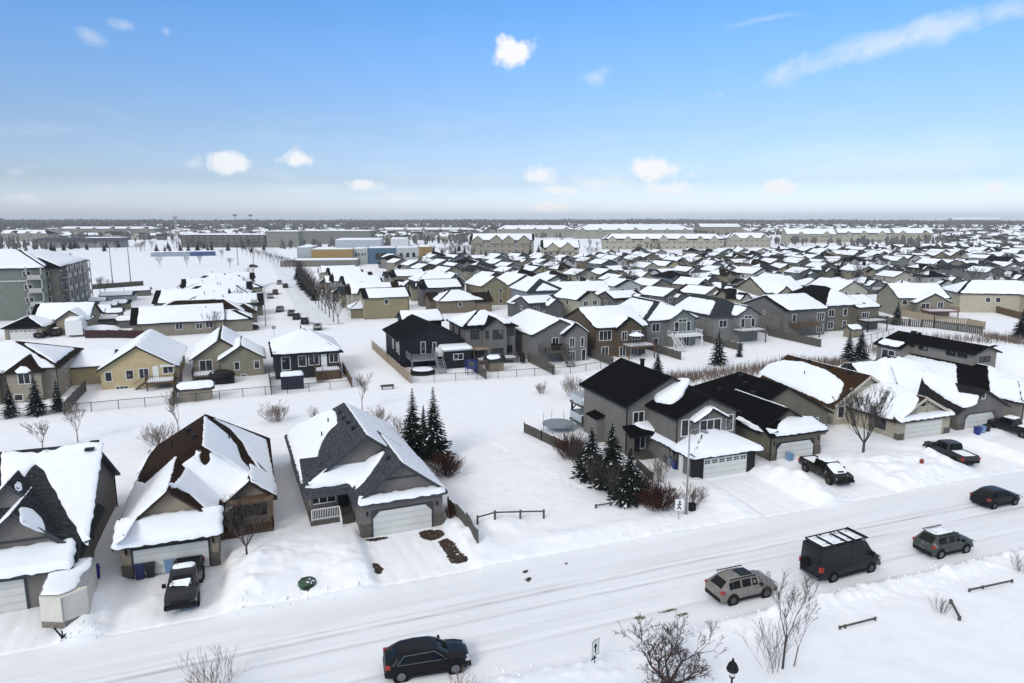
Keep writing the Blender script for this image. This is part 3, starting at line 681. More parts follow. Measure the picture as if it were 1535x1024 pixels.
# --- grey two-storey house with black roof (D)
LD = at(1037, 722)
GREIGE = (.165, .155, .138); BLACKROOF = (.005, .005, .0055)
D = house('two_storey_house', 'two-storey grey house with black roof, back decks and snow-capped double garage', 'house', LD, 0, [
    (0, 7.3, 0, 9, -.3, 2.75, 4.3, 'y', 'hg', .5),
    (-.05, 6.95, 2.75, 9, 2.9, 5.85, 7.5, 'y', 'gg', .45),
    (-2.6, 7.6, 8.2, 18.3, -.3, 6.0, 8.55, 'y', 'gg', .5),
    (1.75, 5.3, 2.25, 5, 3.2, 5.45, 6.45, 'y', 'gg', .3),
    (-2.9, 0.6, 6.4, 8.19, 0, 2.9, 3.6, 's', 'gg', .25)], GREIGE, BLACKROOF, (.02, .02, .02), group='houses along the near road', snow='none')
snow_on(D, [(0, 'm', [-.12, .02, .0, .0], .3), (1, 'm', [-.12, .02, .0, .0], .3), (2, 'm', [-.14, .0, .0], .34),
            (3, 'px', [(983, 603), (979, 596), (988, 585), (1004, 574), (1024, 569), (1036, 571), (1031, 579), (1025, 592), (1016, 602), (1004, 607)], .42),
            (7, 'm', [-.05, .0, .0, .05], .25), (8, 'm', [-.05, .0, .0, .05], .25), (9, 'px', [(946, 634), (958, 628), (976, 630), (992, 645), (982, 648), (960, 642)], .25)])
m = MB(); m.box(-.02, 1.1, -.06, .3, -.3, 2.7); m.box(6.45, 7.32, -.06, .3, -.3, 2.7); m.box(1.1, 6.45, -.05, .3, 2.25, 2.7); m.build('garage_surround', m_darktrim, D)
o = garage_door(D, 1.22, 6.3, -.02, 0, 2.12, lights=True, frame=(.02, .02, .02))
window(D, 'F', 2.25, 3.5, 3.75, 2.4, 1.45, 3); window(D, 'F', 2.75, .85, 3.7, .75, 1.6); window(D, 'F', 2.75, 6.2, 3.7, .75, 1.6)
window(D, 'F', 8.2, -1.2, 3.6, 1.2, 1.3, 2); window(D, 'F', 8.2, -.6, .9, .5, 1.9); window(D, 'L', 0, 3.2, .9, 1.3, 1.4, 2, m_darktrim)
d = MB(); d.box(-1.9, -1.0, 8.1, 8.22, .6, 2.75); d.build('door', m_darktrim, D)
m = MB(); m.box(-2.7, -.04, 6.5, 8.2, -.3, .6); m.box(-2.8, -2.6, 6.5, 6.7, .6, 2.95); steps(m, -1.9, -.1, 6.5, .6, 5, .14, .34); m.build('porch', m_wood, D)
m = MB(); m.box(-3.5, -2.6, 13.2, 15.2, -.3, 3.1); m.build('chimney_chase', m_siding, D, GREIGE)
m = MB(); m.slab([(-3.75, 12.9, 3.1), (-2.55, 12.9, 3.45), (-2.55, 15.5, 3.45), (-3.75, 15.5, 3.1)], .12, 0); m.build('chase_roof', m_shingle, D, BLACKROOF)
for zd in (3.1, .9):
    m = MB(); m.box(-2.9, 3.5, 18.35, 21.6, zd - .22, zd); k = m.build('deck', m_wood, D)
    m = MB(); m.box(-2.85, -2.82, 18.4, 21.5, zd + .1, zd + 1.0); m.box(-2.85, 3.4, 21.5, 21.53, zd + .1, zd + 1.0); m.build('glass_rail', mat('rail_glass', (.45, .5, .52), .1, .1, spec=.5), k)
    if zd > 1: s_ = MB(); snow_slab(s_, [(-2.8, 18.5, zd), (3.3, 18.5, zd), (3.3, 21.4, zd), (-2.8, 21.4, zd)], .22, .6); s_.build('deck_snow', m_roofsnow, k)
m = MB(); [m.box(x - .1, x + .1, 21.2, 21.4, -.3, 2.9) for x in (-2.7, 3.2)]; m.bar((-2.7, 21.3, 2.0), (-1.8, 21.3, 2.85), .12, .12); m.build('deck_post', m_darktrim, D)
m = MB(); m.lathe([(.26, -.4), (.26, .45), (.34, .46), (.34, .6)], 8, (3.3, 15.2, 8.4)); m.build('chimney_cap', m_black, D)
downspout(D, -.09, 2.72, 2.8, 5.8); downspout(D, -2.64, 8.16, .5, 5.9); vents(D, [(3.6, 2.0, 3.72, .22)])
m = MB(); m.box(-.12, -.02, 1.5, 2.1, 0, 2.2); m.build('side_door', m_white, D)

# --- olive bungalow with bare black roof (E)
LE = at(*(1040 + 350 / 3.101, 480 + 670 / 3.101)); LE.z = 0
OLIVE = (.15, .135, .105)
E_ = house('detached_house', 'olive house with wide bare black roof and snow rolls at its front eave', 'house', LE, 0, [
    (0, 6.6, 1.6, 10, 2.5, 3.4, 5.3, 'y', 'gg', .45),
    (-.3, 12.4, 5.0, 18.2, -.3, 3.3, 6.7, 'y', 'gh', .45),
    (0.02, 6.58, 0, 6, -.3, 3.25, 3.25, 'w', 'gg', 0),
    (0, 6.6, -.5, 1.59, 0, 3.1, 4.0, 's', 'gg', .45)], OLIVE, BLACKROOF, (.03, .028, .025), group='houses along the near road', snow='none')
snow_on(E_, [(0, 'px', [(1102, 628), (1107, 629), (1135, 640), (1160, 646), (1166, 652), (1130, 645)], .25), (5, 'px', [(1162, 651), (1167, 637), (1178, 627), (1218, 627), (1236, 641), (1243, 644), (1163, 655)], .42),
             (3, 'px', [(1145, 581), (1152, 580), (1185, 590), (1248, 620), (1232, 623), (1200, 607), (1175, 595)], .2), (1, 'm', [.2, .15, .0, .9])])
garage_door(E_, .85, 5.6, 0, 0, 2.1, corners=True); stone_base(E_, -.04, .7, 0, 1.1); stone_base(E_, 5.8, 6.64, 0, 1.3)
wall_lamp(E_, 6.2, 0, 2.1); wall_lamp(E_, .4, 0, 2.1)
vents(E_, [(5.4, 11.8, 6.4, .2), (4.6, 10, 5.95, .2), (3.6, 7.4, 5.5, .2), (2.5, 12, 4.9, .18)]); downspout(E_, -.05, -.1, 0, 3.1)
window(E_, 'F', 5.0, 10.2, 1.2, 1.6, 1.3, 2)

# --- cream house with brown roof (F)
LF = at(1344.7, 665.4); LF.z = 0
CREAM = (.36, .325, .255)
F_ = house('detached_house', 'cream house with brown roof and pale timber gable ends behind the large bare tree', 'house', LF, 0, [
    (0, 8.0, .5, 9, 2.4, 2.85, 5.0, 'y', 'gg', .45),
    (-2.2, 7.7, 7.2, 20.6, -.3, 3.0, 6.25, 'y', 'gg', .45),
    (0.02, 7.98, 0, 7, -.3, 2.8, 2.8, 'w', 'gg', 0),
    (0, 8.0, -.4, .49, 0, 2.7, 3.05, 's', 'gg', .4)], CREAM, (.042, .024, .013), (.45, .42, .35), group='houses along the near road', snow='none')
snow_on(F_, [(2, 'px', [(1137, 560), (1150, 548), (1175, 541), (1205, 544), (1222, 550), (1240, 556), (1255, 567), (1266, 575), (1262, 588), (1255, 600), (1242, 606), (1215, 594)], .3),
             (3, 'm', [.0, .1, .1, .1]), (0, 'px', [(1262, 607), (1290, 580), (1320, 575), (1345, 578), (1370, 590), (1378, 600), (1372, 612), (1352, 630), (1330, 628)], .3), (1, 'm', [.0, .1, .2, .1]), (4, 'm', [-.1, .0, .0, .0], .2)])
garage_door(F_, 1.0, 6.6, 0, 0, 2.2, frame=(.45, .42, .35)); stone_base(F_, -.04, .85, 0, 1.1); stone_base(F_, 7.1, 8.04, 0, 1.1)
fascia_tri(F_, -.35, 8.35, .0, 2.72, 4.9, .3, (.45, .42, .35)); fascia_tri(F_, -2.55, 8.05, 6.7, 2.85, 6.1, .3, (.45, .42, .35))
m = MB(); m.box(1.6, 6.4, .42, .48, 3.75, 3.9); [m.box(x, x + .12, .4, .47, 3.2, 4.3) for x in (3.0, 4.9)]; m.box(0, 5.5, 7.1, 7.18, 4.6, 4.8); m.build('gable_truss', m_trim, F_, (.45, .42, .35))
m = MB(); m.lathe([(.28, 0), (.34, .03), (.28, .06)], 12, (4.0, .36, 4.2), axis='y'); m.build('wreath', m_redtwig, F_)
window(F_, 'L', 0.02, 2.5, 1.2, 1.4, 1.1, 2, m_darktrim); window(F_, 'F', 7.2, -1.1, 1.2, .9, 1.4)
vents(F_, [(2.2, 9.5, 6.1, .18), (2.2, 13, 6.1, .18), (2.3, 16.5, 6.15, .2), (2.2, 18.5, 6.1, .18)]); pipe(F_, .3, 15, 4.8)

# --- grey bungalow with stone-trimmed garage (G)
LG = at(1435, 651); LG.z = 0
G_ = house('detached_house', 'grey bungalow with broad snowy roof, dark ridge strips and arched white garage door', 'house', LG, 0, [
    (.2, 8.1, .3, 9, -.3, 2.9, 5.0, 'y', 'gg', .45),
    (-1.6, 9.3, 6.5, 18.5, -.3, 3.0, 6.7, 'y', 'hh', .45),
    (-3.2, 3, 10.0, 17.6, -.3, 3.05, 6.1, 'x', 'gg', .4)], GREY, (.022, .021, .021), group='houses along the near road', snow='none')
snow_on(G_, [(0, 'px', [(1380, 555), (1405, 560), (1432, 575), (1438, 590), (1468, 594), (1463, 607), (1445, 612), (1420, 600), (1385, 575)], .28), (1, 'm', [.0, .3, .6, .2]),
             (4, 'px', [(1350, 590), (1336, 545), (1345, 535), (1380, 545), (1420, 570), (1440, 592), (1410, 605)], .28), (2, 'm', [.1, .8, .3, .3]), (3, 'm', [0, .1, .1, .1]), (6, 'm', [.1, 1.0, .6, .2])])
garage_door(G_, 1.4, 6.3, .3, 0, 2.1, corners=True, frame=(.09, .085, .08)); stone_base(G_, .15, 1.2, .3, 1.1); stone_base(G_, 6.6, 8.14, .3, 1.1)
window(G_, 'F', .3, 4.1, 3.9, .45, .5)
vents(G_, [(3.3, 11.6, 6.3, .18), (3.4, 13.2, 6.4, .18)])

# --- long house with a raised clerestory storey (H)
LH = LG + Vector((10.3, 1.2, 0))
GREY2 = (.20, .185, .165)
H_ = house('detached_house', 'grey house with a long raised upper storey under a thin black roof', 'house', LH, 0, [
    (5.0, 9.4, 8.8, 22.5, 2.5, 7.0, 7.8, 'y', 'gg', .5),
    (2.7, 4.98, 18.5, 22.6, -.3, 6.3, 6.9, 'y', 'gg', .45),
    (0.6, 10.6, 3.2, 22, -.3, 3.1, 5.4, 'y', 'hh', .45),
    (1.2, 7.8, -.5, 6, -.3, 2.9, 4.4, 'y', 'hg', .45)], GREY2, BLACKROOF, (.02, .02, .022), group='houses along the near road', snow='none')
snow_on(H_, [(2, 'm', [.2, .6, .2, .6]), (4, 'm', [.0, 3.5, 1.2, .2]), (5, 'm', [0, .1, .1, .1]), (6, 'm', [-.1, .1, .1], .3), (8, 'm', [-.1, .05, .0, .0], .3), (9, 'm', [-.1, .05, .0, .0], .3), (10, 'm', [-.1, .0, .0], .3)])
for y in (10.5, 12.2, 16.6, 20.4): window(H_, 'L', 5.0, y, 6.0, 1.3, .5, 2, m_darktrim)
window(H_, 'F', 8.8, 6.6, 5.6, .8, .6, 1, m_darktrim); window(H_, 'F', 8.8, 7.7, 5.6, .8, .6, 1, m_darktrim); window(H_, 'L', 2.7, 20.5, 3.9, 2.2, 1.5, 2, m_white); window(H_, 'F', 3.2, 9.4, 1.0, 1.0, 1.6, 2)
garage_door(H_, 1.8, 7.2, -.5, 0, 2.2)
m = MB(); m.box(6.5, 7.1, 19.6, 20.2, 7.3, 8.2); m.box(7.4, 7.8, 19.3, 19.7, 7.3, 8.0); m.build('roof_unit', m_black, H_)
I_ = house('detached_house', 'house with deep unbroken roof snow at the right picture edge, beside the clerestory house', 'house', LG + Vector((23.5, 2.5, 0)), 0, [
    (0, 11, 2, 19, -.3, 3.1, 6.0, 'y', 'hh', .45), (1.5, 8, -2, 7, -.3, 2.9, 4.8, 'y', 'hg', .45)], GREY2, BLACKROOF, group='houses along the near road', snow='auto', cover=1.0, t=.35)
garage_door(I_, 2.2, 7.2, -2, 0, 2.2)
# ------------------------------------------------------------------ vehicles
def ring(x, zs, zb, zt, w, wt):
    h = [(0, zs), (w * .92, zs), (w, zs + .16), (w * 1.0, zs * .45 + zb * .55), (w * .965, zb), (wt, zt - .05), (wt * .8, zt), (wt * .35, zt + .012)]
    return [(x, -y, z) for y, z in h] + [(x, y, z) for y, z in h[:0:-1]]
def vehicle(name, label, cat, st, W, wheels, wr, color, paint, group=None, glass=(-99, 99), clad=True, rails=False, snow=None, tail=None, head=None, rimcol=None, mirror=None):
    """a body lofted through cross sections (x, sill, belt, top, half width, half top width), front towards +x"""
    root = thing(name, label, cat, group=group)
    R = [ring(*s) for s in st]; n = len(R[0]); mb = MB(); vs = [p for r in R for p in r]
    fs = [(i * n + k, i * n + (k + 1) % n, (i + 1) * n + (k + 1) % n, (i + 1) * n + k) for i in range(len(R) - 1) for k in range(n)]
    fs += [tuple(range(n - 1, -1, -1)), tuple(range((len(R) - 1) * n, len(R) * n))]
    mb.add(vs, [f[::-1] for f in fs], 0, False)
    body = mb.build('body', paint, root, color)
    me = body.data
    for i in range(len(me.polygons)): me.polygons[i].use_smooth = True
    try: me.set_sharp_from_angle(angle=math.radians(48))
    except Exception: pass
    def panel(quads, nm, k=.88, off=.014, m=m_cglass):
        P = [Vector(p) for q in quads for p in q]; c = sum(P, Vector()) / len(P); g = MB()
        for q in quads:
            q = [Vector(p) for p in q]; nn = (q[2] - q[0]).cross(q[3] - q[1])
            if nn.length < 1e-5: continue
            nn.normalize()
            if nn.dot(c - Vector((c.x * .0 + (st[0][0] + st[-1][0]) / 2, 0, .7))) < 0: nn = -nn
            g.add([c + (p - c) * k + nn * off for p in q], [(0, 1, 2, 3)])
        if g.v: g.build(nm, m, root)
    for i in range(len(R) - 1):
        a, b = st[i], st[i + 1]; ga, gb = a[3] - a[2] > .22, b[3] - b[2] > .22
        xm = (a[0] + b[0]) / 2
        for k in (4, n - 5):
            q = [R[i][k], R[i][k + 1], R[i + 1][k + 1], R[i + 1][k]]
            if (ga and gb) and glass[0] <= xm <= glass[1] and b[0] - a[0] > .12:
                Q = [Vector(p) for p in q]; c = sum(Q, Vector()) / 4; nn = (Q[2] - Q[0]).cross(Q[3] - Q[1]).normalized(); nn = nn if nn.y * c.y > 0 else -nn
                g = MB(); g.add([c + Vector(((p.x - c.x) * .94, (p.y - c.y) * .84, (p.z - c.z) * .84)) + nn * .012 for p in Q], [(0, 1, 2, 3)]); g.build('side_window', m_cglass, root)
        if ga != gb and glass[0] - 9 < xm:
            quads = [[R[i][k], R[i][k + 1], R[i + 1][k + 1], R[i + 1][k]] for k in range(5, n - 5)]
            panel(quads, 'windscreen' if gb is False else 'rear_window')
    x0, x1 = st[0][0], st[-1][0]; hw = W / 2
    if clad:
        c = MB(); c.box(x0 - .03, x0 + .12, -hw * .86, hw * .86, .34, .60); c.box(x1 - .1, x1 + .03, -hw * .82, hw * .82, .30, .52)
        for s in (-1, 1): c.box(wheels[0] + wr, wheels[1] - wr, s * hw - .02, s * hw + .015, .26, .44)
        c.build('bumper_cladding', m_black, root)
    for x in wheels:
        for s in (-1, 1):
            y = s * (hw - .10); a = MB(); a.lathe([(wr + .09, -.02), (wr + .09, .02)], 18, (x, s * (hw + .0), wr + .01), axis='y'); a.build('wheel_arch', m_black, root)
            t = MB(); t.lathe([(wr * .6, -.12), (wr * .97, -.11), (wr, -.06), (wr, .06), (wr * .97, .11), (wr * .6, .12)], 18, (x, y + s * .02, wr), axis='y'); o = t.build('wheel', m_tyre, root)
            t = MB(); t.lathe([(wr * .62, -.02), (wr * .62, .015), (wr * .2, .025)] if s > 0 else [(wr * .2, -.025), (wr * .62, -.015), (wr * .62, .02)], 12, (x, y + s * .135, wr), axis='y'); t.build('rim', mat('dark_rim', (.05, .05, .05), .5, .2) if rimcol is None else rimcol, o)
    tz, th, tx = tail or (.85, .2, x0 + .02)
    hz, hh, hx = head or (.72, .14, x1 - .14)
    for s in (-1, 1):
        b = MB(); b.box(tx - .05, tx + .22, s * hw * .90 - .10, s * hw * .90 + .10, tz, tz + th); b.build('tail_lamp', m_tail, root)
        b = MB(); b.box(hx - .15, hx + .10, s * hw * .74 - .2, s * hw * .74 + .2, hz, hz + hh); b.build('head_lamp', m_head, root)
        if mirror:
            b = MB(); b.box(mirror[0] - .07, mirror[0] + .07, s * (hw + .12) - .12, s * (hw + .12) + .12, mirror[1], mirror[1] + mirror[2]); b.build('wing_mirror', m_black, root)
        if rails:
            b = MB(); b.bar((rails[0], s * rails[2], rails[3]), (rails[1], s * rails[2], rails[3]), .05, .05)
            for xx in (rails[0], rails[1]): b.bar((xx, s * rails[2], rails[3] - .08), (xx, s * rails[2], rails[3]), .06, .06)
            b.build('roof_rail', m_black, root)
    for q in snow or []:
        b = MB(); snow_slab(b, q[0], q[1], .3, .03, 1); b.build('snow_patch', m_roofsnow, root)
    return root
def put(root, rear, front, hw, wheels):
    """stand a vehicle on its two near-side wheel contacts"""
    a = at(*rear); b = at(*front); d = (b - a); d.z = 0; d.normalize(); mid = (a + b) / 2
    if abs(d.x) > .7: nrm = Vector((0, 1, 0)); nrm = nrm - d * nrm.dot(d); nrm.normalize()
    else: nrm = Vector((1, 0, 0)); nrm = nrm - d * nrm.dot(d); nrm.normalize()
    c = mid + nrm * hw; wc = (wheels[0] + wheels[1]) / 2; c = c - d * wc
    root.location = (c.x, c.y, max(0.0, H(c.x, c.y)) * .5 - .02); root.rotation_euler = (0, 0, math.atan2(d.y, d.x)); return root
def suv_st(L, W, Hh, belt, hood, ws=.66, rw=.03, wtop=.74):
    h = L / 2; w = W / 2
    return [(-h, .42, belt * .80, belt * .80 + .02, w * .84, w * .72), (-h + .04, .34, belt * .95, belt * .95 + .03, w * .95, w * .8), (-h + .16, .30, belt, belt + .05, w * .99, w * .84),
            (-h + .66 + rw, .26, belt, Hh - .12, w, w * (wtop - .03)), (-h + .95 + rw, .25, belt, Hh - .035, w, w * wtop),
            (-h + L * .34, .24, belt, Hh, w, w * (wtop + .03)), (-h + L * .36, .24, belt, Hh, w, w * (wtop + .03)), (-h + L * .52, .24, belt, Hh - .015, w, w * (wtop + .02)),
            (-h + L * .54, .24, belt, Hh - .02, w, w * (wtop + .02)), (-h + L * (ws - .03), .25, belt, Hh - .10, w, w * wtop), (-h + L * (ws + .11), .26, belt + .02, belt + .06, w * .99, w * .84),
            (-h + L * .86, .27, hood, hood + .03, w * .98, w * .74), (h - .24, .30, hood - .10, hood - .07, w * .94, w * .66), (h - .06, .34, hood - .24, hood - .2, w * .84, w * .6), (h, .42, hood - .34, hood - .3, w * .74, w * .55)]
def suv(name, label, L, W, Hh, belt, hood, color, paint, wb, wr=.36, snow=None, rails=True, rim=None, ws=.66, group=None, wtop=.74):
    wh = (-wb / 2 - .02, wb / 2 - .02)
    return vehicle(name, label, 'car', suv_st(L, W, Hh, belt, hood, ws, wtop=wtop), W, wh, wr, color, paint, group, rails=(-L * .32, L * .10, W / 2 * (wtop + .01), Hh + .03) if rails else False, snow=snow, tail=(belt * .86, .16, -L / 2 + .06), head=(hood - .26, .13, L / 2 - .16), rimcol=rim, mirror=(L * .17, belt + .02, .16)), wh
def roofrect(x0, x1, y, z): return [(x0, -y, z), (x1, -y, z), (x1, y, z), (x0, y, z)]
v, wh = suv('parked_car', 'glossy black SUV with chrome window line at the near kerb of the road', 4.75, 1.92, 1.60, 1.02, 1.0, (.004, .004, .005), m_paint, 2.99, .39, rails=False, ws=.64, rim=m_rim)
put(v, (604, 1023), (681, 1011), .98, wh); v.location.z = -.05
m = MB()
for s in (-1,):
    for a, b in (((-1.72, -.955, 1.06), (-1.32, -.80, 1.47)), ((-1.32, -.80, 1.47), (.35, -.79, 1.52)), ((.35, -.79, 1.52), (1.0, -.955, 1.07)), ((-1.72, -.955, 1.06), (1.0, -.955, 1.07))): m.bar(a, b, .03, .03)
m.build('chrome_strip', m_rim, v)
v, wh = suv('parked_car', 'dusty beige-grey SUV on the road behind the black van', 4.6, 1.86, 1.70, 1.08, 1.07, (.20, .18, .16), m_dirty, 2.69, .37)
put(v, (1098, 908), (1149, 896), .93, wh)
m = MB(); m.box(-.5, .45, -.45, .45, 1.70, 1.722); m.build('sunroof', m_cglass, v)
v, wh = suv('parked_car', 'grey-green SUV with snow strips on its roof ahead of the black van', 4.4, 1.80, 1.72, 1.08, 1.05, (.055, .065, .058), m_dirty, 2.62, .36, snow=[(roofrect(-1.5, .35, .5, 1.73), .05)], rim=m_rim, wtop=.78)
put(v, (1409, 838), (1449, 829), .9, wh)
v, wh = suv('parked_car', 'small plain black hatchback parked alone on the far side of the road', 4.2, 1.78, 1.52, .98, .98, (.008, .008, .009), m_paint, 2.6, .34, rails=False)
put(v, (1488, 764), (1523, 757), .89, wh)
# black van
w_ = 1.0
st = [(-2.95, .50, 1.45, 2.35, w_ * .90, w_ * .80), (-2.90, .40, 1.45, 2.56, w_ * .97, w_ * .86), (-2.75, .36, 1.45, 2.60, w_, w_ * .87), (-1.2, .34, 1.45, 2.60, w_, w_ * .87), (-.25, .34, 1.45, 2.60, w_, w_ * .87), (-.20, .34, 1.45, 2.60, w_, w_ * .87),
      (.85, .34, 1.45, 2.60, w_, w_ * .87), (.92, .34, 1.42, 2.58, w_, w_ * .86), (1.35, .34, 1.40, 2.48, w_, w_ * .84), (1.95, .36, 1.36, 1.75, w_ * .99, w_ * .8), (2.35, .38, 1.28, 1.34, w_ * .98, w_ * .78), (2.75, .40, 1.12, 1.16, w_ * .94, w_ * .7), (2.93, .44, .95, .99, w_ * .84, w_ * .6), (2.98, .5, .8, .84, w_ * .74, w_ * .55)]
van = vehicle('van', 'tall black van with roof rack, snowy roof and spare wheel on the rear door', 'van', st, 2.0, (-1.75, 1.85), .38, (.012, .013, .016), m_paint, glass=(-.3, 1.9), tail=(.95, .36, -2.93), head=(.85, .22, 2.75), mirror=(1.75, 1.35, .36))
put(van, (1246, 874), (1308, 857.6), 1.0, (-1.75, 1.85))
m = MB()
for s in (-1, 1): m.bar((-2.75, s * .82, 2.74), (1.25, s * .82, 2.74), .06, .07); [m.bar((x, s * .82, 2.58), (x, s * .82, 2.74), .06, .06) for x in (-2.6, -1.3, 0, 1.2)]
for x in (-2.7, -1.75, -.45, .3, 1.2): m.bar((x, -.82, 2.72), (x, .82, 2.72), .09, .05)
m.build('roof_rack', m_black, van)
for a, b in ((-2.6, -1.82), (-1.68, -.52), (-.38, .22), (.38, 1.1)):
    m = MB(); snow_slab(m, roofrect(a, b, .74, 2.62), .11, .3, .03, 1); m.build('snow_patch', m_roofsnow, van)
m = MB(); m.tube((1.35, -.9, 2.74), (1.35, .9, 2.74), .07, .07, 8); m.build('light_bar', m_black, van)
m = MB(); m.lathe([(.2, -.1), (.36, -.1), (.38, 0), (.36, .1), (.2, .1)], 16, (0, 0, 0), axis='y'); o = m.build('spare_wheel', m_tyre, van); o.location = (-3.06, .38, 1.15); o.rotation_euler = (0, 0, PI / 2)
m = MB(); m.box(-3.04, -2.9, -.85, .85, .42, .50); m.build('rear_bumper', m_rim, van)
# pickups
def pickup(label, color, paint, bed='open', snow=None, wr=.42, L=5.8, W=2.0):
    h = L / 2; w = W / 2
    st = [(-h, .6, 1.08, 1.1, w * .94, w * .86), (-h + .06, .5, 1.12, 1.14, w * .97, w * .9), (-.75, .46, 1.13, 1.15, w, w * .9), (-.70, .46, 1.14, 1.18, w, w * .86), (-.55, .46, 1.16, 1.84, w, w * .76), (-.35, .46, 1.16, 1.88, w, w * .78), (.28, .46, 1.16, 1.9, w, w * .8), (.33, .46, 1.16, 1.9, w, w * .8),
          (.95, .46, 1.16, 1.82, w, w * .78), (1.62, .46, 1.18, 1.24, w, w * .86), (2.3, .48, 1.16, 1.2, w * .99, w * .8), (h - .2, .5, 1.08, 1.12, w * .97, w * .78), (h - .04, .55, .98, 1.02, w * .92, w * .72), (h, .6, .7, .74, w * .86, w * .66)]
    r = vehicle('pickup_truck', label, 'pickup', st, W, (-1.75, 1.85), wr, color, paint, snow=snow, tail=(.78, .3, -h + .02), head=(.78, .2, h - .16), mirror=(1.15, 1.14, .26), clad=False)
    m = MB(); m.box(-h - .08, -h + .1, -w * .9, w * .9, .5, .72); m.box(h - .12, h + .08, -w * .95, w * .95, .48, .70); m.build('bumper', m_black, r)
    m = MB(); m.box(h - .03, h + .025, -w * .55, w * .55, .72, 1.0); m.build('grille', m_black, r)
    m = MB(); [m.box(-h + .08, -.78, s * (w * .82) - .09, s * (w * .82) + .09, 1.12, 1.24) for s in (-1, 1)]; m.box(-h + .02, -h + .14, -w * .86, w * .86, 1.10, 1.24); m.build('bed_side', paint, r, color)
    m = MB(); m.box(-h + .14, -.8, -w * .73, w * .73, 1.10, 1.172); m.build('bed_floor', m_roofsnow if bed == 'snow' else m_black, r)
    return r
p = pickup('dark grey pickup facing the road on the tan house driveway, snow on its roof', (.022, .023, .026), m_paint, snow=[(roofrect(-.5, .25, .68, 1.89), .16), ([(1.2, -.72, 1.55), (1.5, -.78, 1.31), (1.5, .7, 1.31), (1.32, .3, 1.45)], .09)])
c = at(274, 921); p.location = (c.x, c.y + 2.75, .05); p.rotation_euler = (0, 0, -PI / 2 - .03)
p = pickup('mud-dark pickup with snow-covered cab and windscreen, nose towards the road', (.014, .012, .010), m_dirty, 'snow', snow=[(roofrect(-.5, .85, .7, 1.86), .14), ([(.92, -.7, 1.84), (1.6, -.8, 1.24), (2.3, -.7, 1.2), (2.5, .1, 1.16), (2.2, .7, 1.2), (1.6, .8, 1.24), (.92, .7, 1.84)], .1)])
put(p, (1199, 703), (1250, 731), 1.0, (-1.75, 1.85)); m = MB(); m.box(1.9, 2.25, -.3, .3, 1.3, 1.36); m.build('bonnet_scoop', m_black, p)
p = pickup('charcoal crew cab pickup nosed up to the cream house garage, snow-filled bed towards the road', (.035, .035, .038), m_paint, 'snow', snow=[([(-2.7, -.7, 1.17), (-.85, -.7, 1.17), (-.85, .7, 1.17), (-2.7, .7, 1.17)], .12), (roofrect(1.9, 2.6, .6, 1.17), .07)])
put(p, (1435, 699.3), (1386.7, 676.7), 1.0, (-1.75, 1.85))
p = pickup('dark pickup with snow over its bed, cut by the picture edge outside the grey bungalow', (.014, .014, .015), m_paint, 'snow', snow=[(roofrect(-.5, .8, .7, 1.88), .16), ([(-2.7, -.7, 1.17), (-.85, -.7, 1.17), (-.85, .7, 1.17), (-2.7, .7, 1.17)], .2)])
c = at(1524, 657); p.location = (c.x + 1.4, c.y + 1.6, 0); p.rotation_euler = (0, 0, PI / 2 + .1)
# cargo trailer
tr = thing('cargo_trailer', 'white enclosed cargo trailer with pointed nose and snowy roof', 'trailer')
c = at(99, 950); tr.location = (c.x, c.y, 0); tr.rotation_euler = (0, 0, math.radians(4))
m = MB(); V = [(-1.25, .5), (0, -.15), (1.25, .5), (1.25, 4.9), (-1.25, 4.9)]
m.add([(x, y, z) for z in (.45, 2.45) for x, y in V], [(4, 3, 2, 1, 0), (5, 6, 7, 8, 9)] + [(i, (i + 1) % 5, 5 + (i + 1) % 5, 5 + i) for i in range(5)])
m.build('trailer_body', mat('dull_white_panel', (.60, .575, .50), .5, .08, 1.2), tr)
m = MB(); q = [(-1.27, .49), (0, -.17), (1.27, .49)]
m.add([(x, y, z) for z in (.44, .85) for x, y in q], [(0, 1, 4, 3), (1, 2, 5, 4)]); m.build('stone_guard', mat('dull_aluminium', (.17, .15, .12), .6, .3, 5), tr)
m = MB(); m.box(-1.27, 1.27, .9, 4.92, 2.44, 2.50); m.bar((0, -.18, .45), (0, -.18, 2.46), .07, .05); m.build('roof_edge', m_metal, tr)
m = MB(); snow_slab(m, [(-1.18, .6, 2.5), (-.1, .15, 2.5), (.55, .5, 2.5), (.8, 1.3, 2.5), (.7, 2.2, 2.5), (1.15, 3.3, 2.5), (1.18, 4.85, 2.5), (-1.18, 4.85, 2.5)], .16, .35, .05, 1); m.build('snow_patch', m_roofsnow, tr)
m = MB(); m.bar((-.7, .4, .42), (0, -1.15, .42), .07, .1); m.bar((.7, .4, .42), (0, -1.15, .42), .07, .1); m.tube((0, -1.0, .05), (0, -1.0, .75), .04, .04, 6); m.tube((0, -1.25, .45), (0, -1.1, .45), .07, .07, 6); m.build('tow_bar', m_black, tr)
for s in (-1, 1):
    for y in (2.4, 3.2):
        m = MB(); m.lathe([(.2, -.1), (.34, -.09), (.34, .09), (.2, .1)], 14, (s * 1.22, y, .34), axis='y'); o = m.build('wheel', m_tyre, tr); o.rotation_euler = (0, 0, 0)
# the wheels turn about the trailer's own axle: stand them across it
for o in KIDS[tr.name]:
    if o.name.startswith('wheel'):
        me = o.data; cx = sum(v_.co.x for v_ in me.vertices) / len(me.vertices); cyy = sum(v_.co.y for v_ in me.vertices) / len(me.vertices)
        for v_ in me.vertices: dx, dy = v_.co.x - cx, v_.co.y - cyy; v_.co.x = cx + dy; v_.co.y = cyy + dx
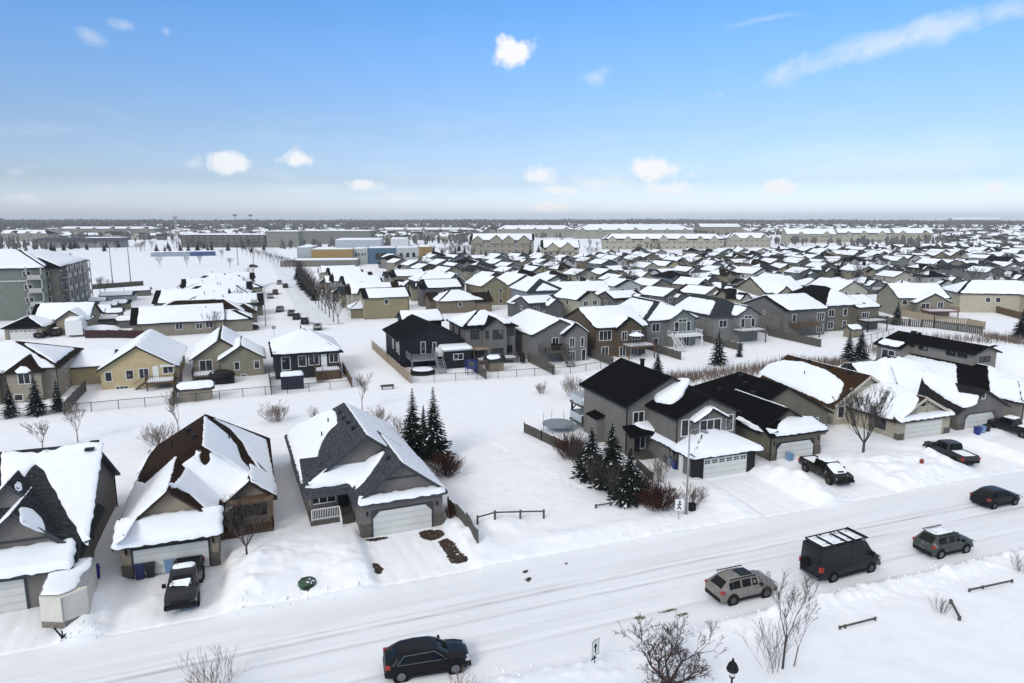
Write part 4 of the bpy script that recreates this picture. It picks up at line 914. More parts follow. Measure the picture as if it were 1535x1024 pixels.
# ------------------------------------------------------------------ bins, signs, lamps and other small things by the road
def bin_(label, u, v, col, z=0, rz=0.0, group=None, snow=True):
    p = at(u, v); r = thing('wheelie_bin', label, 'bin', (p.x, p.y + .3, z), rz, group)
    m = MB(); a, b = .23, .29
    m.add([(-a, -a, .08), (a, -a, .08), (a, a, .08), (-a, a, .08), (-b, -b, 1.0), (b, -b, 1.0), (b, b, 1.0), (-b, b, 1.0)], [(3, 2, 1, 0), (4, 5, 6, 7), (0, 1, 5, 4), (1, 2, 6, 5), (2, 3, 7, 6), (3, 0, 4, 7)]); m.build('bin_body', m_plastic, r, col)
    m = MB(); m.slab([(-.31, -.33, 1.07), (.31, -.33, 1.07), (.31, .31, 1.12), (-.31, .31, 1.12)], .07); m.bar((-.25, .36, 1.03), (.25, .36, 1.03), .05, .05); m.build('lid', m_plastic, r, col)
    for s in (-1, 1): m = MB(); m.lathe([(.1, -.03), (.1, .03)], 10, (0, 0, 0), axis='y'); o = m.build('wheel', m_tyre, r); o.location = (s * .26, .22, .1); o.rotation_euler = (0, 0, PI / 2)
    return r
BLUE = (.012, .026, .17); NAVY = (.012, .016, .06); BLK = (.01, .01, .011); PALE = (.16, .27, .42)
bin_('dark blue bin left of the tan house garage door', 210, 871, (.010, .016, .085)); bin_('black bin standing next to the dark blue bin at the tan house', 226, 868, BLK)
bin_('pale blue bin half hidden behind the dark grey pickup at the tan house', 254, 861, PALE)
bin_('bright blue bin in the snow behind the white trailer', 143, 878, BLUE, .2, .3)
bin_('bright blue bin by the side door of the two-storey house', 1015, 709, BLUE); bin_('pale blue bin pressed between two bins at the two-storey house', 1008, 704, PALE); bin_('dark navy bin nearest the porch steps of the two-storey house', 1002, 700, (.02, .025, .05))
bin_('pale blue bin at the tailgate of the mud-dark pickup', 1186, 696, PALE); bin_('bright blue bin in front of the arched garage of the grey bungalow', 1468, 655, BLUE); bin_('pale blue bin between a blue and a black bin at the grey bungalow', 1475, 653, PALE); bin_('black bin at the end of the row by the grey bungalow', 1482, 651, BLK)
def drape(name, pix, m, lift=.02, cell=.075, kind='structure'):
    P = [at(u, v) for u, v in pix]; q = chaikin(resample(P, .35), 2); q = [Vector((p.x + rnd.uniform(-.06, .06), p.y + rnd.uniform(-.06, .06), 0)) for p in q]
    x0, x1 = min(p.x for p in q), max(p.x for p in q); y0, y1 = min(p.y for p in q), max(p.y for p in q); mb = MB(); idx = {}
    def inside(x, y):
        c = False; j = len(q) - 1
        for i in range(len(q)):
            if (q[i].y > y) != (q[j].y > y) and x < (q[j].x - q[i].x) * (y - q[i].y) / (q[j].y - q[i].y) + q[i].x: c = not c
            j = i
        return c
    nx, ny = int((x1 - x0) / cell) + 2, int((y1 - y0) / cell) + 2
    def vid(i, j):
        if (i, j) not in idx:
            x, y = x0 + i * cell, y0 + j * cell; idx[(i, j)] = len(mb.v); mb.v.append((x, y, H(x, y) + lift + .03 * rnd.random()))
        return idx[(i, j)]
    for i in range(nx):
        for j in range(ny):
            if inside(x0 + (i + .5) * cell, y0 + (j + .5) * cell): mb.f.append((vid(i, j), vid(i + 1, j), vid(i + 1, j + 1), vid(i, j + 1))); mb.m.append(0); mb.sm.append(True)
    return tag(mb.build(name, m), kind=kind)
cr2 = lambda *a: [(380 + x / 2.438, 560 + y / 2.438) for x, y in a]
drape('soil_or_shade', cr2((605, 582), (640, 572), (690, 575), (700, 590), (682, 605), (640, 612), (608, 600)), m_soil)
drape('soil_or_shade', cr2((675, 617), (705, 604), (735, 625), (752, 655), (790, 690), (742, 697), (717, 690), (703, 660)), m_soil)
drape('soil_or_shade', cr2((432, 700), (452, 694), (474, 715), (465, 737), (444, 735)), m_soil)
drape('soil_or_shade', cr2((400, 610), (440, 603), (492, 598), (488, 606), (430, 616)), m_soil)
m_wetgrass = mat('thawed_verge', (.13, .145, .085), .9, .5, 2, speck=((.5, .5, .48), 3, .6))
for q in (((950, 926), (958, 923), (968, 924), (966, 928), (952, 929)), ((985, 918), (1012, 912), (1016, 914), (992, 920)), ((1014, 922), (1030, 918), (1033, 921), (1018, 925))): drape('thawed_verge', q, m_wetgrass)
# green utility box in its hollow
c = at(461, 886); ub = thing('utility_box', 'green utility box with snow on top, half buried in the bank by the road', 'utility box', (c.x, c.y, H(c.x, c.y) - .28), .4)
m = MB(); m.add([(-.5, -.3, 0), (.5, -.3, 0), (.5, .35, 0), (-.5, .35, 0), (-.5, -.28, .45), (.5, -.28, .45), (.5, .35, .62), (-.5, .35, .62)], [(4, 5, 6, 7), (0, 1, 5, 4), (1, 2, 6, 5), (2, 3, 7, 6), (3, 0, 4, 7)])
m.build('cabinet', mat('green_paint', (.035, .085, .045), .5, .2), ub)
m = MB(); snow_slab(m, [(-.1, -.1, .5), (.5, -.2, .48), (.5, .0, .53), (0, .1, .56)], .05, .2, .02, 1); m.build('snow_patch', m_roofsnow, ub)
drape('soil_or_shade', [(449, 880), (461, 874), (474, 877), (476, 882), (462, 895), (452, 892)], mat('hollow_shade', (.025, .03, .022), .95, .4, 5), .015)  # dark sheet whose colour paints the shade in the hollow around the box
drape('soil_or_shade', [(787, 868), (794, 866), (797, 870), (790, 873)], m_soil, .04); drape('soil_or_shade', [(783, 857), (791, 855), (792, 858), (785, 860)], m_soil, .04); drape('soil_or_shade', [(843, 845), (850, 844), (850, 847)], m_soil, .04)
# street lamp and signs
b = at(1028, 778); sl = thing('street_lamp', 'tall galvanised street lamp by the red shrubs and pedestrian sign', 'street lamp', (b.x, b.y, 0))
m = MB(); m.tube((0, 0, -.3), (0, 0, 7.6), .10, .06, 8); m.lathe([(.16, 0), (.16, .5), (.11, .55)], 8); m.build('pole', m_metal, sl)
m = MB(); pts = [(0, 0, 7.55), (0, -.3, 7.9), (0, -.9, 8.15), (0, -1.7, 8.25)]; [m.tube(p, q, .045, .04, 6) for p, q in zip(pts, pts[1:])]; m.build('arm', m_metal, sl)
m = MB(); m.box(-.14, .14, -2.35, -1.65, 8.17, 8.32); m.build('lamp_head', m_metal, sl)
b = at(1017, 785); sg = thing('road_sign', 'white pedestrian sign on a thin post beside the street lamp', 'sign', (b.x, b.y, 0), -.35)
m = MB(); m.tube((0, 0, -.2), (0, 0, 2.4), .03, .03, 6); m.build('post', m_metal, sg)
m = MB(); m.box(-.36, .36, -.06, -.035, 1.15, 2.15); o = m.build('sign_plate', m_white, sg)
m = MB(); m.lathe([(.09, -.004), (.09, .004)], 12, (.02, -.064, 1.95), axis='y')
for a, c_ in (((.02, 1.85), (-.02, 1.55)), ((-.02, 1.55), (-.16, 1.27)), ((-.02, 1.55), (.14, 1.27)), ((.02, 1.8), (-.15, 1.62)), ((.02, 1.8), (.16, 1.66))): m.bar((a[0], -.064, a[1]), (c_[0], -.064, c_[1]), .01, .09)
m.build('walking_figure', m_black, o)
b = at(1037, 772); eb = thing('utility_box', 'pair of dark service pedestals behind the street lamp', 'utility box', (b.x, b.y, 0))
m = MB(); m.box(-.25, .25, -.2, .2, -.2, 1.0); m.box(-.28, .28, -.23, .23, 1.0, 1.06); m.build('cabinet', m_black, eb)
b = at(891, 1001); sg = thing('road_sign', 'small white sign with black arrow on a thin post near the crabapple tree', 'sign', (b.x, b.y, 0), .42)
m = MB(); m.tube((0, 0, -.2), (0, 0, 1.75), .025, .025, 6); m.build('post', m_black, sg)
m = MB(); m.box(-.32, .32, -.05, -.03, .78, 1.75); o = m.build('sign_plate', m_white, sg)
m = MB(); m.box(-.05, .05, -.056, -.051, .95, 1.35); m.add([(-.16, -.056, 1.3), (.16, -.056, 1.3), (0, -.056, 1.58)], [(0, 1, 2)]); [m.box(*q) for q in ((-.32, .32, -.056, -.051, 1.72, 1.75), (-.32, .32, -.056, -.051, .78, .81), (-.32, -.29, -.056, -.051, .81, 1.72), (.29, .32, -.056, -.051, .81, 1.72))]; m.build('arrow_mark', m_black, o)
m = MB(); m.box(-.3, .1, -.04, .02, .60, .66); m.build('bracket', m_black, sg)
b = at(1098, 1004, 3.2); pl = thing('lantern_post', 'black heritage lantern on a post by the crabapple tree', 'street lamp', (b.x, b.y, 0))
m = MB(); m.lathe([(.12, -.2), (.12, .4), (.06, .5), (.05, 2.75), (.09, 2.85)], 10); m.build('post', m_black, pl)
m = MB(); m.lathe([(.12, 2.86), (.2, 3.15)], 8); m.build('lantern_glass', mat('frosted_glass', (.55, .55, .52), .3, .1), pl)
m = MB(); m.lathe([(.28, 3.16), (.30, 3.26), (.22, 3.5), (.06, 3.68), (.05, 3.8), (.01, 3.84)], 10); m.lathe([(.14, 2.8), (.14, 2.87)], 8); m.build('lantern_cap', m_black, pl)
# ------------------------------------------------------------------ fences near the road
def rail_fence(label, pix, m=None, h=.75, rails=(.6,), post=.14, wd=.12):
    P = [at(u, v) for u, v in pix]; r = thing('rail_fence', label, 'fence', P[0]); r.location.z = 0; o = P[0]
    mb = MB()
    for a, b in zip(P, P[1:]):
        for z in rails: mb.bar((a.x - o.x, a.y - o.y, H(a.x, a.y) + z), (b.x - o.x, b.y - o.y, H(b.x, b.y) + z), .05, wd)
    mb.build('rail', m or m_wood, r)
    for a in P: q = MB(); z = H(a.x, a.y); q.box(a.x - o.x - post / 2, a.x - o.x + post / 2, a.y - o.y - post / 2, a.y - o.y + post / 2, z - .3, z + h); q.build('post', m or m_wood, r)
    return r
rail_fence('low wooden rail fence between the grey house and the empty lot', [(716, 800), (742, 795), (780, 788), (815, 783)])
rail_fence('low rail fence poking from the snow at the foot of the spruces', [(893, 768), (915, 764), (955, 760)], h=.35, rails=(.25,))
rail_fence('short tilted rail sticking out of deep snow, lower of two on the right bank', [(1258, 951), (1266, 949), (1311, 937)], h=.22, rails=(.14,), post=.11)
rail_fence('long low rail with dark posts in the snow near the right edge', [(1452, 895), (1472, 891), (1516, 880)], h=.24, rails=(.15,), post=.11)
rail_fence('leaning rail end standing by a dry shrub at the lower right', [(1424, 912), (1437, 937)], h=.3, rails=(.22,), wd=.22)
def board_fence(label, pts, h=1.7, m=None, lean=.0, cat='fence', step=.16, name='board_fence'):
    """vertical boards between posts, along ground points"""
    P = [Vector(p) for p in pts]; o = P[0].copy(); r = thing(name, label, cat, (o.x, o.y, 0)); mb = MB(); pm = MB()
    for a, b in zip(P, P[1:]):
        L = (b - a).length; d = (b - a) / L; n = max(1, int(L / step)); s = L / n
        for i in range(n):
            c = a + d * (s * (i + .5)); z = H(c.x, c.y); q = c - o; dz = rnd.uniform(-.03, .03)
            mb.bar((q.x, q.y, z - .2), (q.x, q.y, z + h + dz), *( (s * .92, .03) if abs(d.x) > abs(d.y) else (.03, s * .92)))
        k = max(1, int(L / 2.4))
        for i in range(k + 1):
            c = a + d * (L * i / k); z = H(c.x, c.y); q = c - o
            pp = MB(); pp.box(q.x - .06, q.x + .06, q.y - .06, q.y + .06, z - .2, z + h + .12); pp.build('post', m or m_wood, r)
    mb.build('boards', m or m_wood, r)
    return r
g0 = lambda u, v: (lambda p: (p.x, p.y, 0))(at(u, v))
board_fence('dark board fence running from the grey house garage down to the road', [g0(672, 770), g0(716, 826)], 1.0)
board_fence('weathered picket fence at the yard edge behind the two-storey house', [g0(786, 648), g0(812, 662), g0(850, 682)], 1.15)
board_fence('low board wall with snow on top below the porch of the two-storey house', [g0(954, 704), g0(978, 726)], .8)
c = at(838, 655); tp = thing('trampoline', 'grey covered trampoline behind the picket fence', 'trampoline', (c.x + 1, c.y + 2.5, 0))
m = MB(); m.lathe([(1.9, .75), (1.9, .9)], 20); m.build('mat', mat('grey_tarp', (.22, .24, .26), .7, .15), tp)
for i in range(8): m = MB(); a = i * PI / 4; m.tube((1.9 * math.cos(a), 1.9 * math.sin(a), -.1), (1.9 * math.cos(a), 1.9 * math.sin(a), 1.9), .03, .03, 6); m.build('leg', m_metal, tp)
c = at(1380, 708); rb = MB(); rb.lathe([(.12, 0), (.22, .15), (.2, .35), (.08, .45)], 10); o = rb.build('fire_hydrant', mat('red_paint', (.25, .03, .02), .5, .2), None, None, (c.x, c.y, H(c.x, c.y) + .02)); tag(o, 'small red hydrant top showing through the snow bank near the large bare tree', 'hydrant')
# ------------------------------------------------------------------ second row: the houses whose back yards meet the green strip
SLATE = (.036, .042, .046); BLACKR = (.007, .007, .0075); BROWNR = (.022, .015, .011); GREYR = (.03, .03, .031)
def row_house(label, loc, wings, wall, roof, wins, group='houses backing on the green strip', cover=.8, trim=(.05, .05, .05), frame=None, rz=0.0, seed=1, name='detached_house', t=.24):
    h = house(name, label, 'house', loc, rz, wings, wall, roof, trim, group, 'auto', cover, t, random.Random(seed))
    for q in wins: window(h, *q[:7] if len(q) > 6 else q, frame=frame)
    return h
def deck(root, x0, x1, y0, y1, z, m=None, stair=None, rail=None, legs=True, snow=True):
    mm = m or m_wood; d = MB(); d.box(x0, x1, y0, y1, z - .25, z); o = d.build('deck', mm, root)
    r = MB(); railing(r, [(x0, y1, z), (x0, y0, z), (x1, y0, z), (x1, y1, z)], .95, .3); r.build('railing', rail or mm, o)
    if legs:
        for x in (x0 + .15, x1 - .15): l = MB(); l.box(x - .09, x + .09, y0 + .1, y0 + .28, -.3, z - .25); l.build('leg', mm, o)
    if snow: s = MB(); snow_slab(s, [(x0 + .1, y0 + .1, z), (x1 - .1, y0 + .1, z), (x1 - .1, y1, z), (x0 + .1, y1, z)], .2, .6); s.build('deck_snow', m_roofsnow, o)
    if stair:
        sx, sw, dr = stair; n = max(2, int(z / .2)); s = MB()
        for i in range(n):
            yy = y0 - .27 * (i + 1); zz = z - z * (i + 1) / (n + 1); s.box(sx, sx + sw, yy, yy + .25, zz - .06, zz)
        for q in (sx, sx + sw): s.bar((q, y0, z - .1), (q, y0 - .27 * n, .1), .06, .22); s.bar((q, y0, z + .9), (q, y0 - .27 * n, .95), .05, .06); [s.bar((q, y0 - .27 * n * f, z * (1 - f)), (q, y0 - .27 * n * f, z * (1 - f) + .93), .06, .06) for f in (0.05, .5, 1)]
        s.build('stair', mm, o)
    return o
def chim(root, x, y, z): pipe(root, x, y, z, .55, .09)
W2 = lambda c, z=1.3, w=1.3, h=1.3, d=2: ('F', 0, c, z, w, h, d)
BEIGE = (.30, .265, .20); YELLOW = (.50, .40, .23); KHAKI = (.24, .215, .155); CHAR = (.022, .024, .027); BLACKW = (.011, .0125, .017); MIDG = (.135, .130, .122); TAUP2 = (.15, .142, .13); BROWNW = (.10, .075, .05); SAGE = (.17, .185, .17); CRM = (.42, .40, .33)
r1 = row_house('beige two-level house with walkout windows at the far left behind three small spruces', (-40.5, 113, 0), [(0, 14.2, 0, 15, -.3, 4.6, 7.3, 'x', 'hh', .5), (8.5, 12.5, -1.2, 4, -.3, 4.5, 6.0, 'y', 'hg', .4), (0, 7.5, -1.6, 4, -.3, 4.5, 6.6, 'y', 'gg', .4)], BEIGE, BROWNR, [], seed=4)
for a in (('F', -1.2, 10.5, 2.6, 1.3, 1.5, 2), ('F', -1.6, 4.6, 2.5, 2.4, 1.6, 3), ('F', -1.6, 1.6, 2.5, 1.2, 1.9, 2), ('F', -1.2, 9.6, .3, .9, .8, 1), ('R', 14.2, 5, 2.8, .8, 1.3, 1), ('R', 14.2, 9, 2.8, .7, .9, 1), ('R', 14.2, 4.2, .4, .7, .8, 1)): window(r1, *a)
downspout(r1, 14.15, -.06, 0, 4.5); deck(r1, 0, 4, -4.6, -1.65, 2.2)
r2 = row_house('yellow gabled house with back deck and brown stair', (-21.5, 115.8, 0), [(0, 10, 0, 17, -.3, 3.2, 6.3, 'y', 'gg', .5), (-5, 0.2, 5, 17, -.3, 2.9, 4.2, 'x', 'gg', .4)], YELLOW, BLACKR, [W2(1.0, 1.3, .8, 1.3, 1), W2(3.8, 1.4, .9, 1.3, 1), W2(5.7, 1.4, 1.2, 1.4, 2), W2(9.0, 1.9, 1.3, 1.1, 2), W2(2.6, -.1, 1.6, .45, 3)], cover=.9, seed=11)
d = MB(); d.box(6.9, 7.7, -.05, .03, 1.25, 3.1); d.build('door', m_white, r2); m = MB(); m.slab([(8.0, -.7, 3.1), (10.05, -.7, 3.1), (10.05, .0, 3.3), (8.0, 0, 3.3)], .1); m.build('awning', m_white, r2)
deck(r2, 6.2, 10.0, -3.0, -.02, 1.2, m_woodbrown, None); s = MB(); [s.box(5.9 - .28 * i, 6.2 - .28 * i, -1.6, -.4, 1.05 - .2 * i - .06, 1.05 - .2 * i) for i in range(6)]; s.bar((6.2, -1.6, 2.1), (4.5, -1.6, .9), .05, .07); s.bar((6.2, -1.6, 1.1), (4.5, -1.6, -.1), .05, .2); s.build('stair', m_woodbrown, r2)
r3 = row_house('olive-tan house with two stepped back gables and covered hot tub', (-9.4, 119.5, 0), [(0, 8.5, 1.5, 16, -.3, 3.0, 5.9, 'y', 'gg', .5), (4.2, 10.6, -1.2, 8, -.3, 3.1, 5.1, 'y', 'gg', .4)], KHAKI, BROWNR, [('F', 1.5, 1.9, .8, 1.8, 1.7, 2), ('F', -1.2, 6.6, 1.2, .7, 1.2, 1), ('F', -1.2, 9.6, 1.2, .7, 1.2, 1), ('F', -1.2, 7.5, -.1, .8, .4, 1)], cover=.8, seed=5)
deck(r3, 0, 4.0, -2.0, 1.45, .7)
gz = thing('hot_tub', 'dark covered hot tub shelter with snow lumps behind the olive-tan house', 'hot tub', (-5.0, 114.8, 0)); m = MB(); m.box(-1.8, 1.8, -1.4, 1.4, -.2, 1.2); m.build('tub', m_black, gz); m = MB(); m.lathe([(2.0, 1.2), (1.7, 1.7), (.8, 2.0), (.1, 2.05)], 10); m.build('cover', m_black, gz); m = MB(); snow_slab(m, [(-1.4, -1.0, 1.62), (.9, -1.1, 1.62), (1.2, .8, 1.7), (-1.2, .9, 1.7)], .22, .4); m.build('snow_patch', m_roofsnow, gz)
r4 = row_house('charcoal house with white windows and brown deck at the corner of the snowy corridor', (2.9, 114, 0), [(0, 9.9, 0, 12.5, -.3, 4.2, 7.0, 'x', 'hh', .6)], CHAR, BLACKR, [W2(1.6, 1.5, 1.2, 2.0, 1), W2(4.1, 1.9, 1.1, 1.6, 1), W2(5.9, 2.0, 1.5, 1.6, 2), W2(9.0, 2.2, 1.3, 1.4, 2)], cover=.75, seed=8)
d = MB(); d.box(7.0, 7.9, -.05, .03, 1.4, 3.6); d.build('door', m_white, r4); deck(r4, 5.9, 9.8, -2.8, -.02, 1.4, m_woodbrown, (5.9, -1.0 + 2.0, 1)); m = MB(); m.box(5.9, 9.8, -2.7, -2.6, -.2, 1.2); m.build('deck_skirt', m_woodbrown, r4); chim(r4, 4.5, 6.2, 7.0)
r5 = row_house('black board-sided house with white trim, raised deck and flat-roofed annex', (23.1, 116, 0), [(0, 10.3, 0, 13, -.3, 5.0, 7.3, 'y', 'gg', .6), (3.5, 10.6, 12.5, 19, 3, 6.2, 7.6, 'x', 'gg', .5)], BLACKW, BLACKR, [('F', 0, 4.0, 2.2, .7, 2.0, 1), ('F', 0, 6.0, 2.4, .5, 1.6, 1), ('L', 0, 2.5, 2.4, .9, 1.8, 1), ('L', 0, 6, 2.4, .9, 1.6, 1), ('L', 0, 1.0, 2.2, .5, 2.2, 1)], cover=.55, trim=(.5, .5, .48), seed=2)
m = MB(); m.box(6.9, 11.4, -3.6, .1, -.3, 3.0); o = m.build('annex', m_siding, r5, BLACKW); m = MB(); m.box(6.7, 11.7, -3.8, .3, 3.0, 3.2); m.build('annex_roof', m_trim, o, (.4, .4, .4)); s = MB(); snow_slab(s, [(6.6, -3.9, 3.2), (11.8, -3.9, 3.2), (11.8, .2, 3.2), (6.6, .2, 3.2)], .45, .6); s.build('annex_snow', m_roofsnow, o); window(r5, 'F', -3.6, 9.2, 1.5, 1.6, .9, 2)
deck(r5, 1.0, 5.5, -4.2, -.02, 2.0, m_metal, (5.0, 1.2, 1), snow=False); m = MB(); m.box(5.5, 6.85, -2.6, -2.5, 2.0, 3.6); m.build('privacy_screen', m_white, r5)
r6 = row_house('grey two-storey house with snowy hip roof, dark gable and ground-floor deck', (34.8, 116, 0), [(0, 9.2, 0, 11, -.3, 6.4, 8.6, 'x', 'hh', .5), (3.0, 7.3, -.8, 5, -.3, 6.3, 7.9, 'y', 'gg', .4)], TAUP2, BLACKR, [W2(1.6, 4.2, 1.4, 1.4, 2), ('F', -.8, 5.6, 4.1, 1.7, 1.5, 2), ('F', -.8, 3.6, 4.3, .4, 1.2, 1), W2(8.3, 4.5, 1.2, 1.3, 2), W2(8.0, 1.4, 1.0, 1.2, 1), ('F', -.8, 5.6, .4, 1.9, 1.9, 2), W2(1.6, .3, 1.8, 1.9, 2), ('L', 0, 4, 4.2, 1.0, 1.4, 1), ('L', 0, 8, 4.2, .8, 1.2, 1)], cover=.7, frame=m_darktrim, seed=3)
deck(r6, 1.2, 8.6, -3.2, -.85, .9, m_wood); m = MB(); m.box(.6, 3.6, -2.4, .0, 2.6, 2.75); [m.box(x, x + .12, -2.35, -2.2, 0, 2.6) for x in (.65, 3.4)]; m.build('pergola', m_woodtan, r6)
r7 = row_house('grey gabled house with tall rear stair and barbecue deck', (45.9, 112, 0), [(0, 10.0, 0, 15, -.3, 5.2, 7.5, 'y', 'gg', .5), (5.6, 9.9, -1.2, 6, -.3, 5.2, 6.8, 'y', 'gg', .45)], (.17, .162, .152), BLACKR, [('F', -1.2, 6.9, 2.6, .9, 1.6, 2), ('F', -1.2, 8.9, 2.6, .5, 1.6, 1), ('F', -1.2, 6.8, .1, 1.3, 1.7, 3), ('F', -1.2, 9.2, .0, .7, 2.0, 1), W2(4.2, 2.3, 1.2, 1.9, 2), ('L', 0, 7, 2.4, .9, 1.2, 1)], cover=.95, trim=(.55, .55, .54), seed=6)
deck(r7, 1.0, 5.4, -3.0, -.02, 2.3, m_wood, (3.9, 1.3, 1), snow=False); bq = thing('barbecue', 'covered barbecues on the deck of the grey gabled house', 'barbecue', (49.6, 110.4, 2.3)); m = MB(); m.box(-.9, -.1, -.3, .3, .1, 1.1); m.lathe([(.42, 1.1), (.25, 1.35), (.05, 1.4)], 8, (-.5, 0, 0)); m.box(.25, .95, -.3, .3, .1, 1.05); m.build('cover', m_black, bq)
r8 = row_house('brown two-level house with snowy roof and patio umbrella', (58.4, 112.5, 0), [(0, 10.4, 0, 14, -.3, 5.6, 8.3, 'x', 'gg', .5), (4.0, 9.0, -1.0, 5, -.3, 5.4, 7.2, 'y', 'gg', .4)], BROWNW, BLACKR, [W2(1.9, 3.1, 2.4, 1.7, 3), W2(1.9, .2, 1.3, 1.6, 2), ('F', -1.0, 5.3, 3.1, 1.0, 1.5, 2), ('F', -1.0, 7.8, 3.1, 1.7, 1.5, 3), ('F', -1, 5, .2, 1.2, 1.6, 2), ('F', -1, 7.4, .2, 1.2, 1.6, 2)], cover=.85, seed=9)
deck(r8, 4.6, 10.2, -4.0, -1.05, 2.3, m_woodbrown, snow=True)
um = thing('patio_umbrella', 'open patio umbrella with a cap of snow on the brown house deck', 'umbrella', (65.2, 109.8, 2.3)); m = MB(); m.tube((0, 0, 0), (0, 0, 2.4), .03, .03, 6); m.build('pole', m_black, um); m = MB(); m.lathe([(1.5, 1.75), (1.45, 1.82), (.05, 2.4)], 8); m.build('canopy', m_black, um); m = MB(); m.lathe([(1.45, 1.83), (1.3, 1.97), (.6, 2.28), (.05, 2.5)], 8); m.build('snow_patch', m_roofsnow, um)
r9 = row_house('sage house with bare slate roof, white rear stair and balcony', (72.4, 118, 0), [(0, 11.4, 0, 15, -.3, 5.6, 8.4, 'y', 'hg', .5), (4.4, 10.2, -1.2, 5, -.3, 5.7, 7.4, 'y', 'gg', .4)], SAGE, SLATE, [W2(2.0, 3.1, 1.6, 1.5, 2), ('F', -1.2, 6.0, 3.0, .9, 1.9, 1), ('F', -1.2, 8.8, 3.0, .8, 1.9, 1), W2(10.8, 3.2, .9, 1.5, 1), ('F', -1.2, 7.3, 4.9, 1.8, .5, 2), W2(2.0, .2, 1.2, 1.5, 1), ('F', -1.2, 8.4, .1, 1.2, 1.8, 2)], cover=.25, trim=(.4, .4, .39), seed=12)
deck(r9, 4.0, 10.6, -3.6, -1.25, 2.5, m_white, (3.4, 1.2, 1), m_white)
r10 = row_house('slate-roofed grey house with rear balcony between the sage and the large grey house', (88.5, 118.5, 0), [(0, 10.2, 0, 15, -.3, 5.6, 8.4, 'y', 'hg', .5), (4.6, 10.0, -1.4, 5, -.3, 5.7, 7.3, 'y', 'gg', .4)], (.19, .19, .18), SLATE, [W2(2.2, 3.0, 1.8, 1.4, 2), ('F', -1.4, 6.0, 3.0, .9, 1.7, 1), ('F', -1.4, 8.6, 3.0, .8, 1.7, 1), ('F', -1.4, 7.3, 4.8, 1.8, .5, 2)], cover=.2, trim=(.4, .4, .39), seed=13)
deck(r10, 3.4, 10.0, -4.2, -1.45, 2.6, m_wood)
r11 = row_house('large plain grey house with blank side wall and rear balcony', (106.2, 118, 0), [(0, 11, 0, 13.5, -.3, 6.0, 8.3, 'x', 'gg', .5)], TAUP2, BLACKR, [W2(9.6, 3.3, 1.8, 1.6, 3), W2(9.6, .6, 1.6, 1.6, 3), W2(2.4, 3.3, .9, 1.5, 1), ('L', 0, 6.5, 4.3, .5, .6, 1)], cover=.95, seed=14)
deck(r11, 1.0, 7.0, -3.0, -.02, 2.8, m_woodbrown, snow=False); m = MB(); m.box(-1.2, 0, 1.0, 3.4, -.3, 5.0); m.build('bay', m_siding, r11, TAUP2)
r12 = row_house('tall olive house with black and white roof behind a covered patio', (118.8, 121, 0), [(0, 12, 0, 15, -.3, 6.2, 9.6, 'y', 'hh', .5), (9.5, 16, -1, 8, -.3, 5.4, 7.4, 'x', 'gg', .4)], (.13, .12, .09), BLACKR, [W2(3, 3.4, 1.5, 1.5, 2), W2(7, 3.4, 1.0, 1.5, 1), W2(3, .6, 1.5, 1.6, 2), W2(7, .6, 1.0, 1.6, 1), ('F', -1, 12, 2.8, 2.0, 1.2, 3)], cover=.7, seed=15)
deck(r12, 9.6, 15.6, -4.2, -1.05, 2.4, m_darktrim, snow=True)
# yard things
def shed(label, x, y, wd=2.6, dp=2.2, col=KHAKI, zr=2.6, rz=0.0, group='garden sheds', cover=1.0):
    s = house('garden_shed', label, 'shed', (x, y, H(x, y)), rz, [(0, wd, 0, dp, -.3, 1.9, zr, 'x', 'gg', .2)], col, GREYR, group=group, cover=cover, t=.16)
    d = MB(); d.box(wd * .35, wd * .65, -.04, .02, 0, 1.75); d.build('door', m_trim, s, [c * .8 for c in col]); return s
shed('low beige garden shed against the chain-link fence near the olive-tan house', -10.2, 104.0, 4.2, 2.2, BEIGE, 2.5, cover=.6)
shed('small tan garden shed by the dark side fence of the grey two-storey house', 36.3, 107.4, 2.4, 2.2, (.2, .17, .12)); shed('little tan shed with snow roof right of the large plain grey house', 119.2, 112.5, 2.6, 2.2, (.23, .2, .14))
c = (5.0, 107.4); sd = thing('storage_box', 'navy tarp-covered storage box with thick snow by the charcoal house', 'storage box', (*c, 0)); m = MB(); m.box(-1.6, 1.6, -.9, .9, -.2, 1.9); m.box(-1.66, 1.66, -.96, .96, 1.9, 1.98); m.build('box_body', mat('navy_tarp', (.010, .012, .026), .6, .2), sd); m = MB(); snow_slab(m, [(-1.65, -.95, 1.98), (1.65, -.95, 1.98), (1.65, .95, 1.98), (-1.65, .95, 1.98)], .5, .4); m.build('snow_patch', m_roofsnow, sd)
ps = thing('play_set', 'blue plastic climbing frame in the yard of the black house', 'play set', (33.0, 107.2, 0)); mbl = mat('blue_plastic', (.02, .04, .20), .5, .1)
for x in (-.8, .8):
    for y in (-.6, .6): m = MB(); m.bar((x, y, -.2), (x, y, 2.3), .1, .1); m.build('post', mbl, ps)
m = MB(); m.box(-.9, .9, -.7, .7, 1.0, 1.12); m.bar((-.8, -.6, 2.2), (.8, -.6, 2.2), .1, .1); m.bar((-.8, .6, 2.2), (.8, .6, 2.2), .1, .1); m.bar((.8, 0, 1.1), (2.1, 0, .15), .5, .08); m.build('platform', mbl, ps)
hp = thing('trampoline', 'round black-rimmed pool cover under snow behind the black house', 'pool', (25.6, 110.2, 0)); m = MB(); m.lathe([(2.0, -.2), (2.0, .7), (1.9, .75)], 20); m.build('pool_wall', m_black, hp); m = MB(); m.lathe([(1.85, .7), (1.6, .85), (.2, .9)], 18); m.build('snow_patch', m_roofsnow, hp)
